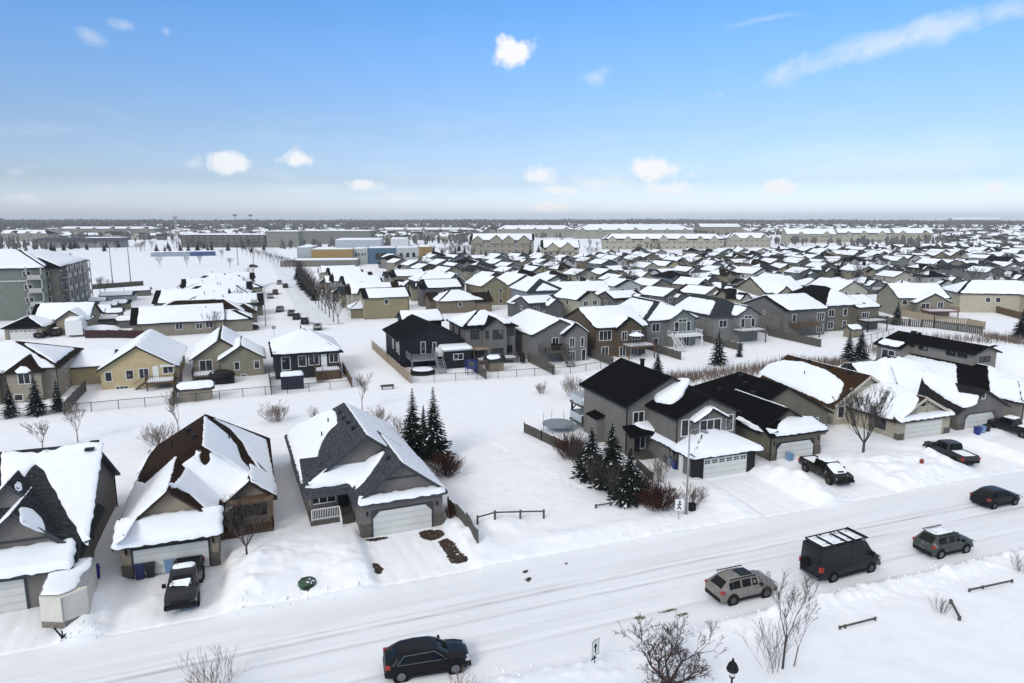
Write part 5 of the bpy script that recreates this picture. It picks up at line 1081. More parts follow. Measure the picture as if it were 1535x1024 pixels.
sn = MB(); sn.lathe([(.55, 0), (.6, .4), (.4, .85), (.42, 1.1), (.3, 1.5), (.1, 1.65)], 10); o = sn.build('satellite_dish', m_black, None, None, (43.9, 112.2, .3)); tag(o, 'black covered round object standing in snow between two grey houses', 'garden object')
# chain-link fence along the strip, board fences between the yards
m_link = bpy.data.materials.new('chain_link'); m_link.use_nodes = True
_n = m_link.node_tree; _p = _n.nodes['Principled BSDF']; _p.inputs['Base Color'].default_value = (.06, .062, .066, 1); _p.inputs['Roughness'].default_value = .6
_t = _n.nodes.new('ShaderNodeBsdfTransparent'); _m = _n.nodes.new('ShaderNodeMixShader'); _m.inputs[0].default_value = .13; _w = _n.nodes.new('ShaderNodeTexNoise'); _w.inputs['Scale'].default_value = 1.5
_n.links.new(_t.outputs[0], _m.inputs[1]); _n.links.new(_p.outputs[0], _m.inputs[2]); _n.links.new(_m.outputs[0], _n.nodes['Material Output'].inputs[0])
def link_fence(label, pts, h=1.25, step=2.9):
    P = [Vector((x, y, 0)) for x, y in pts]; o = P[0]; r = thing('chain_link_fence', label, 'fence', (o.x, o.y, 0)); mb = MB(); rl = MB()
    for a, b in zip(P, P[1:]):
        n = max(1, int((b - a).length / step))
        for i in range(n):
            p, q = a.lerp(b, i / n), a.lerp(b, (i + 1) / n); zp, zq = H(p.x, p.y), H(q.x, q.y); p, q = p - o, q - o
            mb.add([(p.x, p.y, zp - .1), (q.x, q.y, zq - .1), (q.x, q.y, zq + h), (p.x, p.y, zp + h)], [(0, 1, 2, 3)])
            rl.bar((p.x, p.y, zp + h), (q.x, q.y, zq + h), .06, .06)
            t = MB(); t.tube((p.x, p.y, zp - .2), (p.x, p.y, zp + h + .06), .045, .045, 5); t.build('post', m_black, r)
    mb.build('mesh_panel', m_link, r); rl.build('top_rail', m_black, r); return r
link_fence('long chain-link fence behind the yellow and charcoal houses, left of the corridor', [(-44, 101), (-30, 102.5), (-8, 103.4), (13.2, 104.6)]); link_fence('chain-link fence along the strip from the corridor to the two-storey house', [(22.4, 103.8), (36, 102.6), (48, 101.2), (58, 104.5)])
link_fence('chain-link fence behind the two small spruces right of the reeds', [(113, 107), (121, 109), (132, 113)]); link_fence('chain-link fence behind the decks of the black-roofed two-storey house', [(40.5, 76.5), (46, 76.8), (54, 77)], 1.2)
for lb, x, y0, y1, h in (('dark board fence between the beige and the yellow house', -23.6, 102.4, 116, 1.6), ('dark board fence between the yellow and the olive-tan house', -10.9, 103, 118, 1.6), ('dark board fence left of the charcoal house', 1.9, 104, 116, 1.5), ('dark board fence between the black and the grey two-storey house', 34.0, 102.6, 116, 1.5), ('dark board fence right of the grey two-storey house', 45.3, 101.6, 113, 1.6),
                         ('dark board fence left of the brown house', 57.6, 104.5, 114, 1.6), ('weathered board fence sloping towards the reeds beside the sage house', 71.6, 105, 120, 1.5), ('weathered board fence left of the large plain grey house', 104.6, 106, 121, 1.6), ('dark board fence between the sage and the slate-roofed grey house', 87.4, 108, 120, 1.4)):
    board_fence(lb, [(x, y0, 0), (x, y1, 0)], h, m_wood, step=.3)
board_fence('brown board fence on the left edge of the snowy corridor', [(13.4, 104.6, 0), (13.6, 117, 0)], 1.5, m_woodbrown, step=.3); board_fence('long tan board fence on the right edge of the snowy corridor', [(22.2, 104.2, 0), (21.8, 121, 0), (21.6, 136, 0)], 1.6, m_woodtan, step=.3)
g0 = lambda u, v: (lambda p: (p.x, p.y, 0))(at(u, v))
board_fence('grey board fence in front of the house with the red deck, upper right', [g0(1297, 481), g0(1345, 488), g0(1400, 492), g0(1472, 502)], 1.8, m_wood, step=.4)
board_fence('new tan board fence behind the grey fence, upper right', [g0(1352, 474), g0(1400, 484), g0(1450, 489), g0(1476, 494)], 1.8, m_woodtan, step=.4)
board_fence('dark board fence climbing past the cream house at the right edge', [g0(1414, 452), g0(1470, 463), g0(1535, 480)], 1.8, m_woodbrown, step=.4)
be = thing('park_bench', 'snow-topped bench beside the corridor end on the green strip', 'bench', (*g0(581, 583)[:2], 0)); m = MB(); m.box(-1, 1, -.25, .25, .35, .42); m.build('seat', m_wood, be); m = MB(); m.box(-1, 1, .22, .27, .43, .62); m.build('backrest', m_wood, be)
for s in (-.8, .8): m = MB(); m.box(s - .05, s + .05, -.2, .25, -.1, .35); m.build('leg', m_black, be)
# ------------------------------------------------------------------ the estate beyond: houses built once per kind, then copied
TINTS = {'beige': (.27, .235, .18), 'tan': (.26, .21, .15), 'cream': (.40, .375, .30), 'pale grey': (.27, .275, .27), 'grey': (.17, .168, .16), 'dark grey': (.09, .09, .088), 'olive': (.16, .15, .11), 'sage': (.17, .185, .16), 'yellow': (.40, .34, .20), 'brown': (.115, .09, .065), 'white': (.52, .52, .50), 'blue-grey': (.13, .155, .175)}
ROOFS = {'black': (.008, .008, .0085), 'brown': (.022, .015, .011), 'slate': (.032, .037, .041), 'grey': (.034, .034, .034)}
def proto(kind, seed):
    r = random.Random(seed); W = []
    if kind == 'two-storey house': wg = [(-4.6, 4.6, -5, 6, -.3, 5.7, 7.6, 'y', 'gg', .45), (-3.6, .6, 5.5, 7.2, -.3, 5.4, 6.6, 'y', 'gg', .35), (-4.5, 1.6, -8, -4, -.3, 2.8, 4.3, 'y', 'hg', .4)]; ws = [(-2.4, 3.4), (2.6, 3.4), (3.2, .8)]; y0, y1 = -5, 6; gd = (-4, 1.1, -8)
    elif kind == 'hip-roofed two-storey house': wg = [(-4.9, 4.9, -4.6, 4.6, -.3, 5.7, 7.6, 'x', 'hh', .45), (.4, 4.2, 4, 5.8, -.3, 5.5, 6.7, 'y', 'gg', .35), (-1.2, 4.9, -8, -4, -.3, 2.8, 4.4, 'y', 'gg', .4)]; ws = [(-3, 3.5), (2, 3.5), (-3, .9)]; y0, y1 = -4.6, 4.6; gd = (-.6, 4.4, -8)
    elif kind == 'bungalow': wg = [(-5.2, 5.2, -5.5, 6, -.3, 3.5, 5.6, 'y', 'hh', .5), (.2, 4.6, 5, 7.4, -.3, 3.4, 5.0, 'y', 'gg', .4), (-5.6, .8, -8.5, -4, -.3, 3.0, 5.0, 'y', 'gg', .4)]; ws = [(3.2, 1.1), (5, 1.1)]; y0, y1 = -5.5, 6; gd = (-5, .2, -8.5)
    elif kind == 'bi-level house': wg = [(-5.1, 5.1, -4.6, 5, -.3, 4.6, 6.4, 'x', 'gg', .45), (-4.4, -.2, 4, 6.6, -.3, 4.5, 6.0, 'y', 'gg', .4), (-.8, 5.2, -7.5, -3, -.3, 4.2, 5.9, 'y', 'gg', .4)]; ws = [(-3, 2.6), (-3, .2)]; y0, y1 = -4.6, 5; gd = (-.4, 4.8, -7.5)
    elif kind == 'narrow house': wg = [(-3.9, 3.9, -6, 6, -.3, 5.6, 7.8, 'y', 'gg', .4), (-3.0, 1.0, -6.8, -3, -.3, 5.2, 6.8, 'y', 'gg', .3)]; ws = [(2.4, 3.4), (2.4, .9)]; y0, y1 = -6, 6; gd = None
    else: wg = [(-7.5, 7.5, -4.6, 4.6, -.3, 5.2, 7.2, 'x', 'gg', .4)]; ws = [(-5.5, 3.3), (-2, 3.3), (2, 3.3), (5.5, 3.3), (-4, .8), (4, .8)]; y0, y1 = -4.6, 4.6; gd = None
    h = house('detached_house', None, 'house', (0, 0, 0), 0, wg, (.2, .2, .2), (.02, .02, .02), (.06, .06, .06), None, 'auto', .62, .16, r, 1)
    for c, z in ws: window(h, 'F', y0, c, z, 1.4, 1.3, 2, single=True)
    for c in (wg[0][0] + 2.2, wg[0][1] - 2.2): window(h, 'B', y1, c, wg[0][5] - 1.9, 1.5, 1.3, 2, single=True)
    if wg[0][5] > 4: window(h, 'B', y1, 0, .6, 1.8, 1.9, 2, single=True)
    for s, pl in (('L', wg[0][0]), ('R', wg[0][1])): window(h, s, pl, .5, wg[0][5] - 1.9, .9, 1.1, 1, single=True)
    if gd:
        g = MB(); g.box(gd[0], gd[1], gd[2] - .05, gd[2] + .02, 0, 2.1); g.build('garage_door', m_gdoor, h)
    return h
KINDS_ = ['two-storey house', 'hip-roofed two-storey house', 'bungalow', 'bi-level house', 'narrow house', 'duplex house']
POOL = {k: [proto(k, 100 + 7 * i + 13 * j) for j in range(3)] for i, k in enumerate(KINDS_)}
USED = {}; PLACED = []
ORD = ['zeroth', 'first', 'second', 'third', 'fourth', 'fifth', 'sixth', 'seventh', 'eighth', 'ninth', 'tenth', 'eleventh', 'twelfth', 'thirteenth', 'fourteenth', 'fifteenth', 'sixteenth', 'seventeenth', 'eighteenth', 'nineteenth', 'twentieth', 'twenty-first', 'twenty-second', 'twenty-third', 'twenty-fourth', 'twenty-fifth', 'twenty-sixth', 'twenty-seventh', 'twenty-eighth', 'twenty-ninth', 'thirtieth', 'thirty-first', 'thirty-second', 'thirty-third', 'thirty-fourth', 'thirty-fifth']
R5 = random.Random(21)
def place_house(kind, x, y, rz, tint, roof, where, group, var=None, s=1.0):
    ps = POOL[kind]; k = R5.randrange(len(ps)) if var is None else var; p = ps[k]
    label = f"{tint} {kind} with {roof} roof, {where}"
    z = H(x, y)
    if p.name not in USED: USED[p.name] = 1; o = p; o.location = (x, y, z); o.rotation_euler = (0, 0, rz); o['label'] = label; o['group'] = group
    else: o = dup(p, (x, y, z), rz, label, group)
    f = R5.uniform(.65, 1.0)
    for q in KIDS.get(o.name, []):
        n = q.name.split('.')[0]
        if n == 'wall': q.color = (*[c * f for c in TINTS[tint]], 1)
        elif n == 'roof': q.color = (*ROOFS[roof], 1)
    if s != 1.0: o.scale = (s, s, s)
    PLACED.append((x, y)); return o
def visible(x, y, m=60, z=4):
    u, v, d = proj(x, y, z); return -m < u < 1535 + m and v > 0 and d > 0
TL, RL = list(TINTS), list(ROOFS)
def pick_t(): return R5.choice(['beige', 'beige', 'tan', 'cream', 'pale grey', 'grey', 'grey', 'olive', 'sage', 'yellow', 'brown', 'dark grey', 'white', 'blue-grey', 'beige', 'cream'])
def pick_r(): return R5.choice(['black', 'black', 'brown', 'slate', 'grey'])
# -- long bungalows on the left of the parked-car street
def long_proto(seed):
    r = random.Random(seed)
    h = house('detached_house', None, 'house', (0, 0, 0), 0, [[(-12, 6, -5.6, 5.6, -.3, 3.1, 5.8, 'x', 'gg', .5), (6.01, 12, -5.0, 3.0, -.3, 2.9, 4.4, 'x', 'gh', .4)], [(-11, 9, -5.4, 5.4, -.3, 3.1, 5.6, 'x', 'hh', .5), (-3, 2, -6.4, 0, 2.2, 3.0, 4.7, 'y', 'gg', .4), (6, 12, -3, 4, -.3, 2.8, 4.3, 'x', 'hh', .4)], [(-8, 12, -5.0, 5.6, -.3, 3.2, 5.4, 'x', 'hg', .5), (-12, -7, -4, 3, -.3, 2.8, 4.3, 'x', 'hh', .4)]][seed - 51], (.2, .2, .2), (.02, .02, .02), (.06, .06, .06), None, 'auto', .85, .25, r, 1)
    for c in (-3, 3): window(h, 'F', -5.6, c, 1.3, 1.3, 1.3, 2, single=True)
    window(h, 'F', -5.6 if seed != 52 else -5.45, 1.0, 1.2, 1.2, 1.1, 2, single=True); window(h, 'R', 12, 2.6, 1.2, .9, 1.1, 1, single=True)
    g = MB(); g.box(11.98, 12.05, -3, 1.4, 0, 2.1); g.build('garage_door', m_gdoor, h); chim(h, -2, .3, 5.8); chim(h, 2.5, -1.5, 5.0); return h
LP = [long_proto(s) for s in (51, 52, 53)]; POOL['long bungalow'] = LP
for k in range(9):
    place_house('long bungalow', -10.5 + R5.uniform(-2.5, 2.0), 172 + k * 13.2, R5.uniform(-.1, .1) + (PI if k in (4, 7) else 0), ['beige', 'tan', 'olive', 'beige', 'cream', 'grey', 'beige', 'tan', 'olive'][k], ['black', 'brown', 'black'][k % 3], f"{ORD[k + 1]} from the near end left of the parked-car street", 'long bungalows left of the parked-car street', k % 3)
for k in range(8):
    place_house(['two-storey house', 'narrow house', 'bi-level house'][k % 3], 31.5, 181 + k * 13.2, -PI / 2, ['yellow', 'cream', 'tan', 'beige', 'pale grey', 'beige', 'tan', 'cream', 'grey', 'beige'][k], ['black', 'brown', 'slate'][k % 3], f"{ORD[k + 1]} from the near end, right of the street", 'houses right of the parked-car street')
for k in range(6):
    place_house(['bungalow', 'bi-level house', 'two-storey house'][(k * 2) % 3], 53, 186 + k * 15.0, PI / 2 + .03, ['tan', 'grey', 'beige', 'olive', 'cream', 'pale grey', 'beige', 'brown', 'grey'][k], ['brown', 'black', 'grey'][k % 3], f"{ORD[k + 1]} from the near end, behind the street houses", 'houses one row behind the street houses')
# -- individually recognisable houses nearer by
yd = row_house('pale yellow duplex with long snow-covered gable roof behind the grey gabled houses', (78.5, 176, 0), [(0, 15.5, 0, 9.5, -.3, 5.4, 7.4, 'x', 'gg', .45)], (.52, .45, .27), BLACKR, [W2(2.0, 3.0, 1.2, 1.2, 1), W2(5.4, 3.0, 1.4, 1.4, 2), W2(8.8, 3.0, 1.4, 1.4, 2), W2(12.4, 2.4, 1.7, 2.0, 2), ('L', 0, 3, 3.2, 1.0, 1.2, 1), ('L', 0, 6.5, 3.2, 1.0, 1.2, 1)], group='recognisable houses inside the estate', cover=1.0, rz=-.16, seed=31); PLACED.append((86, 180))
c = at(1345, 474); rd = row_house('olive house with dark gables and a red-posted deck above the tan fences', (c.x, c.y, 0), [(0, 13, 0, 11, -.3, 5.0, 8.0, 'x', 'gg', .5), (3.5, 12, -2.5, 5, -.3, 4.0, 6.2, 'y', 'gg', .4)], (.22, .20, .15), BLACKR, [('F', -2.5, 9.4, 2.4, 1.3, 1.6, 2), ('F', -2.5, 5.6, 2.3, 2.0, 1.3, 2), W2(1.6, 3.0, 1.2, 1.2, 1)], group='recognisable houses inside the estate', cover=.7, rz=-.35, seed=33)
deck(rd, 4.5, 12.2, -6, -2.55, 2.0, mat('red_stain', (.13, .022, .018), .7, .25)); PLACED.append((c.x + 6, c.y + 4))
c = at(1437, 468); cr = row_house('cream two-storey house with hip roof and dark ridges, cut by the right picture edge', (c.x, c.y, 0), [(0, 22, 0, 12, -.3, 5.4, 8.2, 'x', 'hh', .5), (15, 24, -5, 6, -.3, 5.4, 7.9, 'y', 'gg', .45)], (.42, .385, .28), BLACKR, [W2(7, 2.9, 1.1, 1.2, 1), W2(9.5, 2.9, 1.1, 1.2, 1), ('F', -5, 19, 3.3, 2.2, 1.3, 2), ('F', -5, 19, .8, 2.2, 1.3, 2)], group='recognisable houses inside the estate', cover=.85, rz=-.5, seed=35); PLACED += [(c.x + 8, c.y), (c.x + 18, c.y - 8)]
c = at(1254, 462); cw = row_house('cream gabled house with low porch roofs just beyond the tall olive house', (c.x, c.y, 0), [(0, 11, 0, 13, -.3, 5.0, 7.6, 'y', 'gg', .45), (-6, .1, 3, 12, -.3, 3.2, 5.2, 'x', 'gg', .4)], (.42, .40, .33), BLACKR, [W2(3, 3.2, 1.0, 1.2, 1), W2(7.2, 3.0, 1.9, 1.2, 2)], group='recognisable houses inside the estate', cover=1.0, seed=37); PLACED += [(c.x + 5, c.y + 5), (c.x - 4, c.y + 7)]
c = at(1215, 463); bw = row_house('dark-roofed beige house with a single snow patch, behind the large plain grey house', (c.x, c.y + 6, 0), [(-11, 3, 0, 13, -.3, 4.6, 8.2, 'x', 'gg', .5), (-8, -3, -2, 5, -.3, 4.4, 6.2, 'y', 'gg', .4)], (.27, .24, .19), BROWNR, [W2(0, 2.6, 1.0, 1.2, 1)], group='recognisable houses inside the estate', cover=.3, seed=39); PLACED.append((c.x - 3, c.y + 12))
c = at(700, 466); gt = row_house('grey two-storey house with angled gables left of the khaki pair, mid estate', (c.x - 6, c.y + 34, 0), [(0, 14, 0, 12, -.3, 5.6, 8.4, 'x', 'hh', .5), (9, 15, -2, 6, -.3, 5.4, 7.8, 'y', 'gg', .4)], (.13, .135, .135), BLACKR, [W2(4, 3.2, 1.2, 1.2, 1), ('F', -2, 12, 3.2, 1.3, 1.3, 2)], group='recognisable houses inside the estate', cover=.85, seed=41); PLACED.append((c.x + 2, c.y + 40))
c = at(742, 458); kp = row_house('khaki pair of gabled two-storey blocks with dark front roof, mid estate', (c.x - 4, c.y, 0), [(0, 8, 0, 12, -.3, 6.0, 8.4, 'y', 'gg', .45), (8.01, 18, -2, 10, -.3, 6.2, 8.8, 'y', 'gg', .45)], (.25, .225, .15), BLACKR, [W2(2, 3.6, .8, 1.2, 1), W2(6, 3.6, .8, 1.2, 1), W2(2, .6, .8, 1.2, 1), W2(6, .6, .8, 1.2, 1), ('F', -2, 11, 3.6, .9, 1.2, 1), ('F', -2, 11, .5, .9, 1.2, 1)], group='recognisable houses inside the estate', cover=.6, rz=.1, seed=43); PLACED += [(c.x, c.y + 6), (c.x + 10, c.y + 4)]
c = at(785, 470); bg = row_house('pale blue-grey house with bare dark gable roof between khaki blocks and yellow duplex', (c.x + 2, c.y + 2, 0), [(0, 11, 0, 13, -.3, 5.8, 8.6, 'y', 'hg', .45), (11.01, 18, 3, 13, -.3, 4.6, 6.6, 'x', 'hh', .4)], (.20, .22, .235), SLATE, [W2(2, 3.4, 1.0, 1.2, 1), W2(7, .3, 1.6, 1.9, 2), W2(2.4, .4, 1.8, 1.8, 2)], group='recognisable houses inside the estate', cover=.4, seed=45); PLACED += [(c.x + 7, c.y + 7), (c.x + 16, c.y + 9)]
# -- rows of the estate
rows = [(166, 0), (188, 1), (214, 0), (236, 1), (262, 0), (284, 1), (310, 0), (332, 1), (358, 0), (380, 1)]
n_ind = 0; row_no = 0; EDGE_FENCE = []
for yv, face in rows:
    row_no += 1; x = 66 + R5.uniform(0, 6); k = 0; start = None
    while x < yv * 1.62 + 25:
        jx, jy = x + R5.uniform(-1, 1), yv + R5.uniform(-2.5, 2.5)
        ok = visible(jx, jy) and not any(abs(jx - a) < 11.0 and abs(jy - b) < 12.5 for a, b in PLACED)
        if 130 < jx and jy < 178: ok = False
        uu, vv, _ = proj(jx, jy, 0)
        if uu < 880 and vv < 397 or 800 < uu < 1420 and vv < 377: ok = False
        if ok:
            k += 1; n_ind += 1
            kd = R5.choice(['two-storey house', 'two-storey house', 'hip-roofed two-storey house', 'bungalow', 'bi-level house', 'narrow house', 'hip-roofed two-storey house'])
            place_house(kd, jx, jy, (0 if face else PI) + R5.uniform(-.12, .12) + (.18 * math.sin(x / 60)), pick_t(), pick_r(), f"{ORD[min(k, 35)]} from the left in estate row {['one', 'two', 'three', 'four', 'five', 'six', 'seven', 'eight', 'nine', 'ten', 'eleven'][row_no - 1]}", f'houses of estate row {row_no}', s=R5.uniform(.82, .97))
            if start is None: start = jx
        x += R5.uniform(11.2, 13.2)
print('estate houses', n_ind)
for k, yv in enumerate((177, 225, 273, 321, 369)):
    for j in range(8):
        x0 = 68 + j * 48
        if x0 + 40 > yv * 1.5 or not visible(x0 + 20, yv) or (yv < 190 and x0 < 110): continue
        board_fence(f"dark garden fence behind estate row {['one', 'three', 'five', 'seven', 'nine'][k]}, {ORD[j + 1]} length from the left", [(x0, yv, 0), (x0 + 42, yv + 1, 0)], 1.5, m_wood, step=1.4)
# -- the house and apartment blocks at the far left
c = at(52, 506); lh = row_house('tan bungalow with garage and triple window in front of the green apartment block', (c.x - 2, c.y, 0), [(0, 11.2, 5, 14, -.3, 3.4, 6.2, 'x', 'gg', .5), (5.6, 11.3, 2.5, 8, -.3, 3.4, 5.4, 'y', 'gg', .4), (-2.6, 4.2, -2, 6, -.3, 2.8, 4.5, 'y', 'hh', .5)], (.27, .23, .17), BLACKR, [('F', 2.5, 9.2, .9, .6, 1.7, 1), ('F', 2.5, 10.3, .9, .6, 1.7, 1), ('F', 2.5, 8.1, .9, .6, 1.7, 1)], group='recognisable houses inside the estate', cover=.95, rz=-.1, seed=61)
garage_door(lh, -1.7, 3.3, -2, 0, 2.1, lights=True)
m_pane = m_glass
def block(label, p0, p1, depth, h, wall, roof, floors, cols, ridge=3.5, group='apartment blocks', name='apartment_block', balc=None, cover=.9, seed=1, trim=(.4, .39, .36), ends='hh', win=(1.6, 1.3), z0=0.0, dorm=0):
    p0, p1 = Vector(p0), Vector(p1); d = p1 - p0; L = math.hypot(d.x, d.y); rz = math.atan2(d.y, d.x)
    b = house(name, label, 'building', (p0.x, p0.y, z0), rz, [(0, L, 0, depth, -1, h, h + ridge, 'x', ends, .6)], wall, roof, trim, group, 'auto', cover, .3, random.Random(seed), 1)
    if dorm:        # cross gables breaking the long roof
        dr, dw, ds = MB(), MB(), MB(); rr_ = random.Random(seed)
        for k in range(dorm):
            x = L * (k + .5 + rr_.uniform(-.12, .12)) / dorm; hw = rr_.uniform(2.6, 4.4); g_ = (x - hw, x + hw, -.9, depth * .45, h - 2.5, h - .1, h + min(ridge * .85, hw * .75), 'y', 'gg', .5); wall_mesh(dw, g_)
            for p_ in roof_planes(g_):
                dr.slab(p_, .2)
                if rr_.random() < .6: auto_snow(ds, p_, .9, .25, rr_, 1)
        for q in ((dw, 'gable_wall', m_siding, wall), (dr, 'gable_roof', m_shingle, roof), (ds, 'gable_snow', m_roofsnow, None)):
            if q[0].v: q[0].build(q[1], q[2], b, q[3])
    first = None
    for f in range(floors):
        for c in range(cols):
            x = L * (c + .5) / cols; z = h * (f + .28) / floors
            if first is None: first = window(b, 'F', 0, 0, 0, win[0], win[1], 2, single=True); o = first
            else: o = first.copy(); COL.objects.link(o); KIDS[b.name].append(o)
            o.location = (x, 0, z)
    s0 = None
    for f in range(floors):
        for c in range(max(1, int(depth / 6))):
            if s0 is None: s0 = window(b, 'L', 0, 0, 0, win[0], win[1], 2, single=True); o = s0
            else: o = s0.copy(); COL.objects.link(o); KIDS[b.name].append(o)
            o.location = (0, depth * (c + .5) / max(1, int(depth / 6)), h * (f + .28) / floors)
    for x in balc or []:
        for f in range(floors):
            m = MB(); z = h * f / floors + .2; m.box(x - 1.7, x + 1.7, -1.7, -.01, z, z + .18); m.box(x - 1.7, x + 1.7, -1.72, -1.66, z + .2, z + 1.2); [m.box(x + q - .12, x + q + .12, -1.72, -1.5, z - (.0 if f else .5), z + h / floors - .05) for q in (-1.6, 1.6)]; m.build('balcony', m_trim, b, trim)
    return b
GREEN = (.165, .19, .16)
APC = at(76, 478); APX, APY = APC.x, APC.y
b = block('pale green four-storey apartment block with snowy roof at the left picture edge', (APX - 40, APY, 0), (APX, APY, 0), 17, 13.2, GREEN, BLACKR, 4, 5, 4.0, balc=[37.8], cover=.35, seed=71, group='green apartment buildings')
b2 = block('brown-banded apartment wing with tall white balcony frames behind the green block', (APX + 2.6, APY + 1, 0), (APX + 2.6, APY + 35, 0), 18, 13.0, (.125, .115, .09), BLACKR, 4, 6, 3.5, balc=[4, 10, 16, 22, 28], cover=.5, seed=72, group='green apartment buildings')
m = MB(); [m.box(x, x + .5, -.25, 0, 0, 13.1) for x in (14, 18.2)]; [m.box(0, 36, -.2, -.01, z, z + .35) for z in (9.6,)]; m.build('trim_band', m_trim, b, (.45, .45, .40)); m = MB(); m.box(14.5, 18.2, -.12, -.01, 0, 13); m.build('brown_bay', m_siding, b, (.10, .085, .07))
def pblock(label, u0, u1, v, h, depth, wall, floors, cols, **k):
    a, b_ = at(u0, v), at(u1, k.pop('v1', v)); d = math.hypot(a.x, a.y); z0 = min(H(a.x, a.y), H(b_.x, b_.y))
    if z0 > 1.0:
        a, b_ = at(u0, v, z0), at(u1, v, z0)
    return block(label, (a.x, a.y, 0), (b_.x, b_.y, 0), depth, h, wall, k.pop('roof', BLACKR), floors, cols, z0=z0, **k)
pblock('four-storey beige apartment block with dark-striped gable roof behind the school', 706, 800, 386, 11.5, 22, (.26, .235, .18), 4, 9, ridge=3.6, cover=.5, dorm=4, seed=73, ends='gg')
pblock('beige townhouse row with snowy roofs right of the four-storey block', 812, 868, 390, 8, 14, (.33, .30, .23), 3, 6, ridge=4, dorm=2, seed=74, ends='gg')
pblock('long cream townhouse row below the white apartment roofs', 905, 1085, 374, 8.5, 14, (.38, .35, .27), 2, 18, ridge=4, cover=.9, dorm=7, seed=75); pblock('cream townhouse row continuing towards the right of the long one', 1090, 1155, 371, 8.5, 14, (.36, .33, .26), 2, 8, ridge=4, dorm=3, seed=76)
pblock('pale yellow townhouse row with dark gable end, first of three', 1178, 1252, 364, 9.5, 15, (.36, .335, .255), 2, 9, ridge=5, dorm=2, seed=77, ends='gg'); pblock('pale yellow townhouse row, middle of three', 1256, 1335, 363, 9.5, 15, (.37, .345, .27), 2, 9, ridge=5, dorm=3, seed=78, ends='gg'); pblock('pale yellow townhouse row, last of three at the right', 1340, 1398, 362, 9.5, 15, (.36, .33, .25), 2, 7, ridge=5, dorm=2, seed=79, ends='gg')
pblock('very long apartment block with unbroken white roof in the far middle', 862, 1040, 358, 11, 40, (.30, .28, .23), 3, 14, ridge=7, cover=.9, dorm=7, seed=80); pblock('far beige hall with white roof right of the long apartment roof', 1050, 1112, 352, 12, 40, (.24, .22, .17), 2, 6, ridge=5, seed=81, ends='gg'); pblock('second far apartment block with white roof above the townhouses', 745, 860, 356, 11, 26, (.30, .28, .23), 3, 10, ridge=5, cover=.7, dorm=5, seed=87)
pblock('low beige apartment block at the far left edge with white roofs', -10, 72, 362, 9, 20, (.25, .23, .19), 3, 8, ridge=3.5, dorm=4, seed=82); pblock('far beige apartment block above the stadium roof', 78, 232, 355, 11, 24, (.24, .225, .19), 3, 14, ridge=3, dorm=6, seed=83); pblock('dark grey-brown apartment block behind the bare trees', 272, 398, 371, 11, 20, (.085, .082, .07), 3, 14, ridge=1.0, seed=84, roof=GREYR)
pblock('sage four-storey tower-ended block beyond the avenue', 400, 448, 371, 14, 16, (.20, .205, .17), 4, 4, ridge=.8, seed=85); pblock('grey apartment block left of the school roofs', 452, 556, 366, 13, 18, (.17, .168, .155), 4, 9, ridge=1.0, seed=86); pblock('pale building on the far hill at the right', 1428, 1500, 334, 16, 40, (.25, .24, .22), 2, 8, ridge=9, seed=88, ends='gg'); pblock('low snow-roofed row far beyond the school', 565, 705, 352, 8, 22, (.23, .22, .2), 2, 12, ridge=3, dorm=5, seed=89)
st = thing('sports_hall', 'long dark flat-roofed sports hall across the snowy field', 'building', (0, 0, 0)); a, b_ = at(62, 372), at(182, 371); d = (b_ - a); rz = math.atan2(d.y, d.x); st.location = a; st.rotation_euler = (0, 0, rz); L = d.length
m = MB(); m.box(0, L, 0, 22, 0, 6); m.build('wall', m_siding, st, (.25, .25, .24)); m = MB(); m.box(-2, L + 2, -2, 24, 6.0, 8.5); m.build('roof', m_trim, st, (.06, .065, .08)); m = MB(); snow_slab(m, [(L * .55, -1, 8.5), (L + 1.5, -1, 8.5), (L + 1.5, 23, 8.5), (L * .5, 23, 8.5)], .3, 3); m.build('roof_snow', m_roofsnow, st)
# -- the school
sc = thing('school', 'school with ochre, blue and pale grey panel walls under flat snowy roofs', 'building', (0, 0, 0)); a, b_ = at(470, 396), at(648, 394.5); d = (b_ - a); sc.location = (a.x, a.y, 0); sc.rotation_euler = (0, 0, math.atan2(d.y, d.x)); L = d.length; fx = lambda u: (u - 470) / 178 * L
def sbox(x0, x1, y0, y1, z0, z1, col, nm='wall', sn_=True):
    m = MB(); m.box(x0, x1, y0, y1, z0, z1); o = m.build(nm, mat('panel', rough=.55, var=.08, scale=.5, objcol=True, lines=(1.2, .1, 0)), sc, col)
    if sn_: s = MB(); snow_slab(s, [(x0 + .2, y0 + .2, z1), (x1 - .2, y0 + .2, z1), (x1 - .2, y1 - .2, z1), (x0 + .2, y1 - .2, z1)], .35, 3); s.build('roof_snow', m_roofsnow, o)
    return o
OCH = (.27, .175, .06); SBL = (.06, .125, .18); SGR = (.42, .43, .43)
sbox(0, fx(530), -6, 22, 0, 8.4, OCH); sbox(-8, -.02, -4, 22, 0, 9.5, (.34, .35, .37)); sbox(fx(530) + .02, fx(551), -2, 22, 0, 8.6, (.40, .42, .40)); sbox(fx(552), fx(594), -4, 22, 0, 8.9, SBL); sbox(fx(594) + .02, fx(628), -4, 22, 0, 9.0, SGR); sbox(fx(628) + .02, fx(648), -4.5, 24, 0, 9.4, OCH); sbox(fx(500), fx(570), 10, 45, 8.9, 13.0, (.36, .38, .42)); sbox(fx(585), fx(612), 8, 30, 9.1, 13.6, (.52, .53, .53)); sbox(-14, fx(540), -22, -6.05, 0, 3.4, (.16, .145, .125), 'low_wing'); sbox(fx(642), fx(700), -18, -5, 0, 4.6, (.24, .235, .22), 'low_wing')
for u in (601, 611, 620): window(sc, 'F', -4, fx(u), 3.6, 1.8, 2.6, 1)
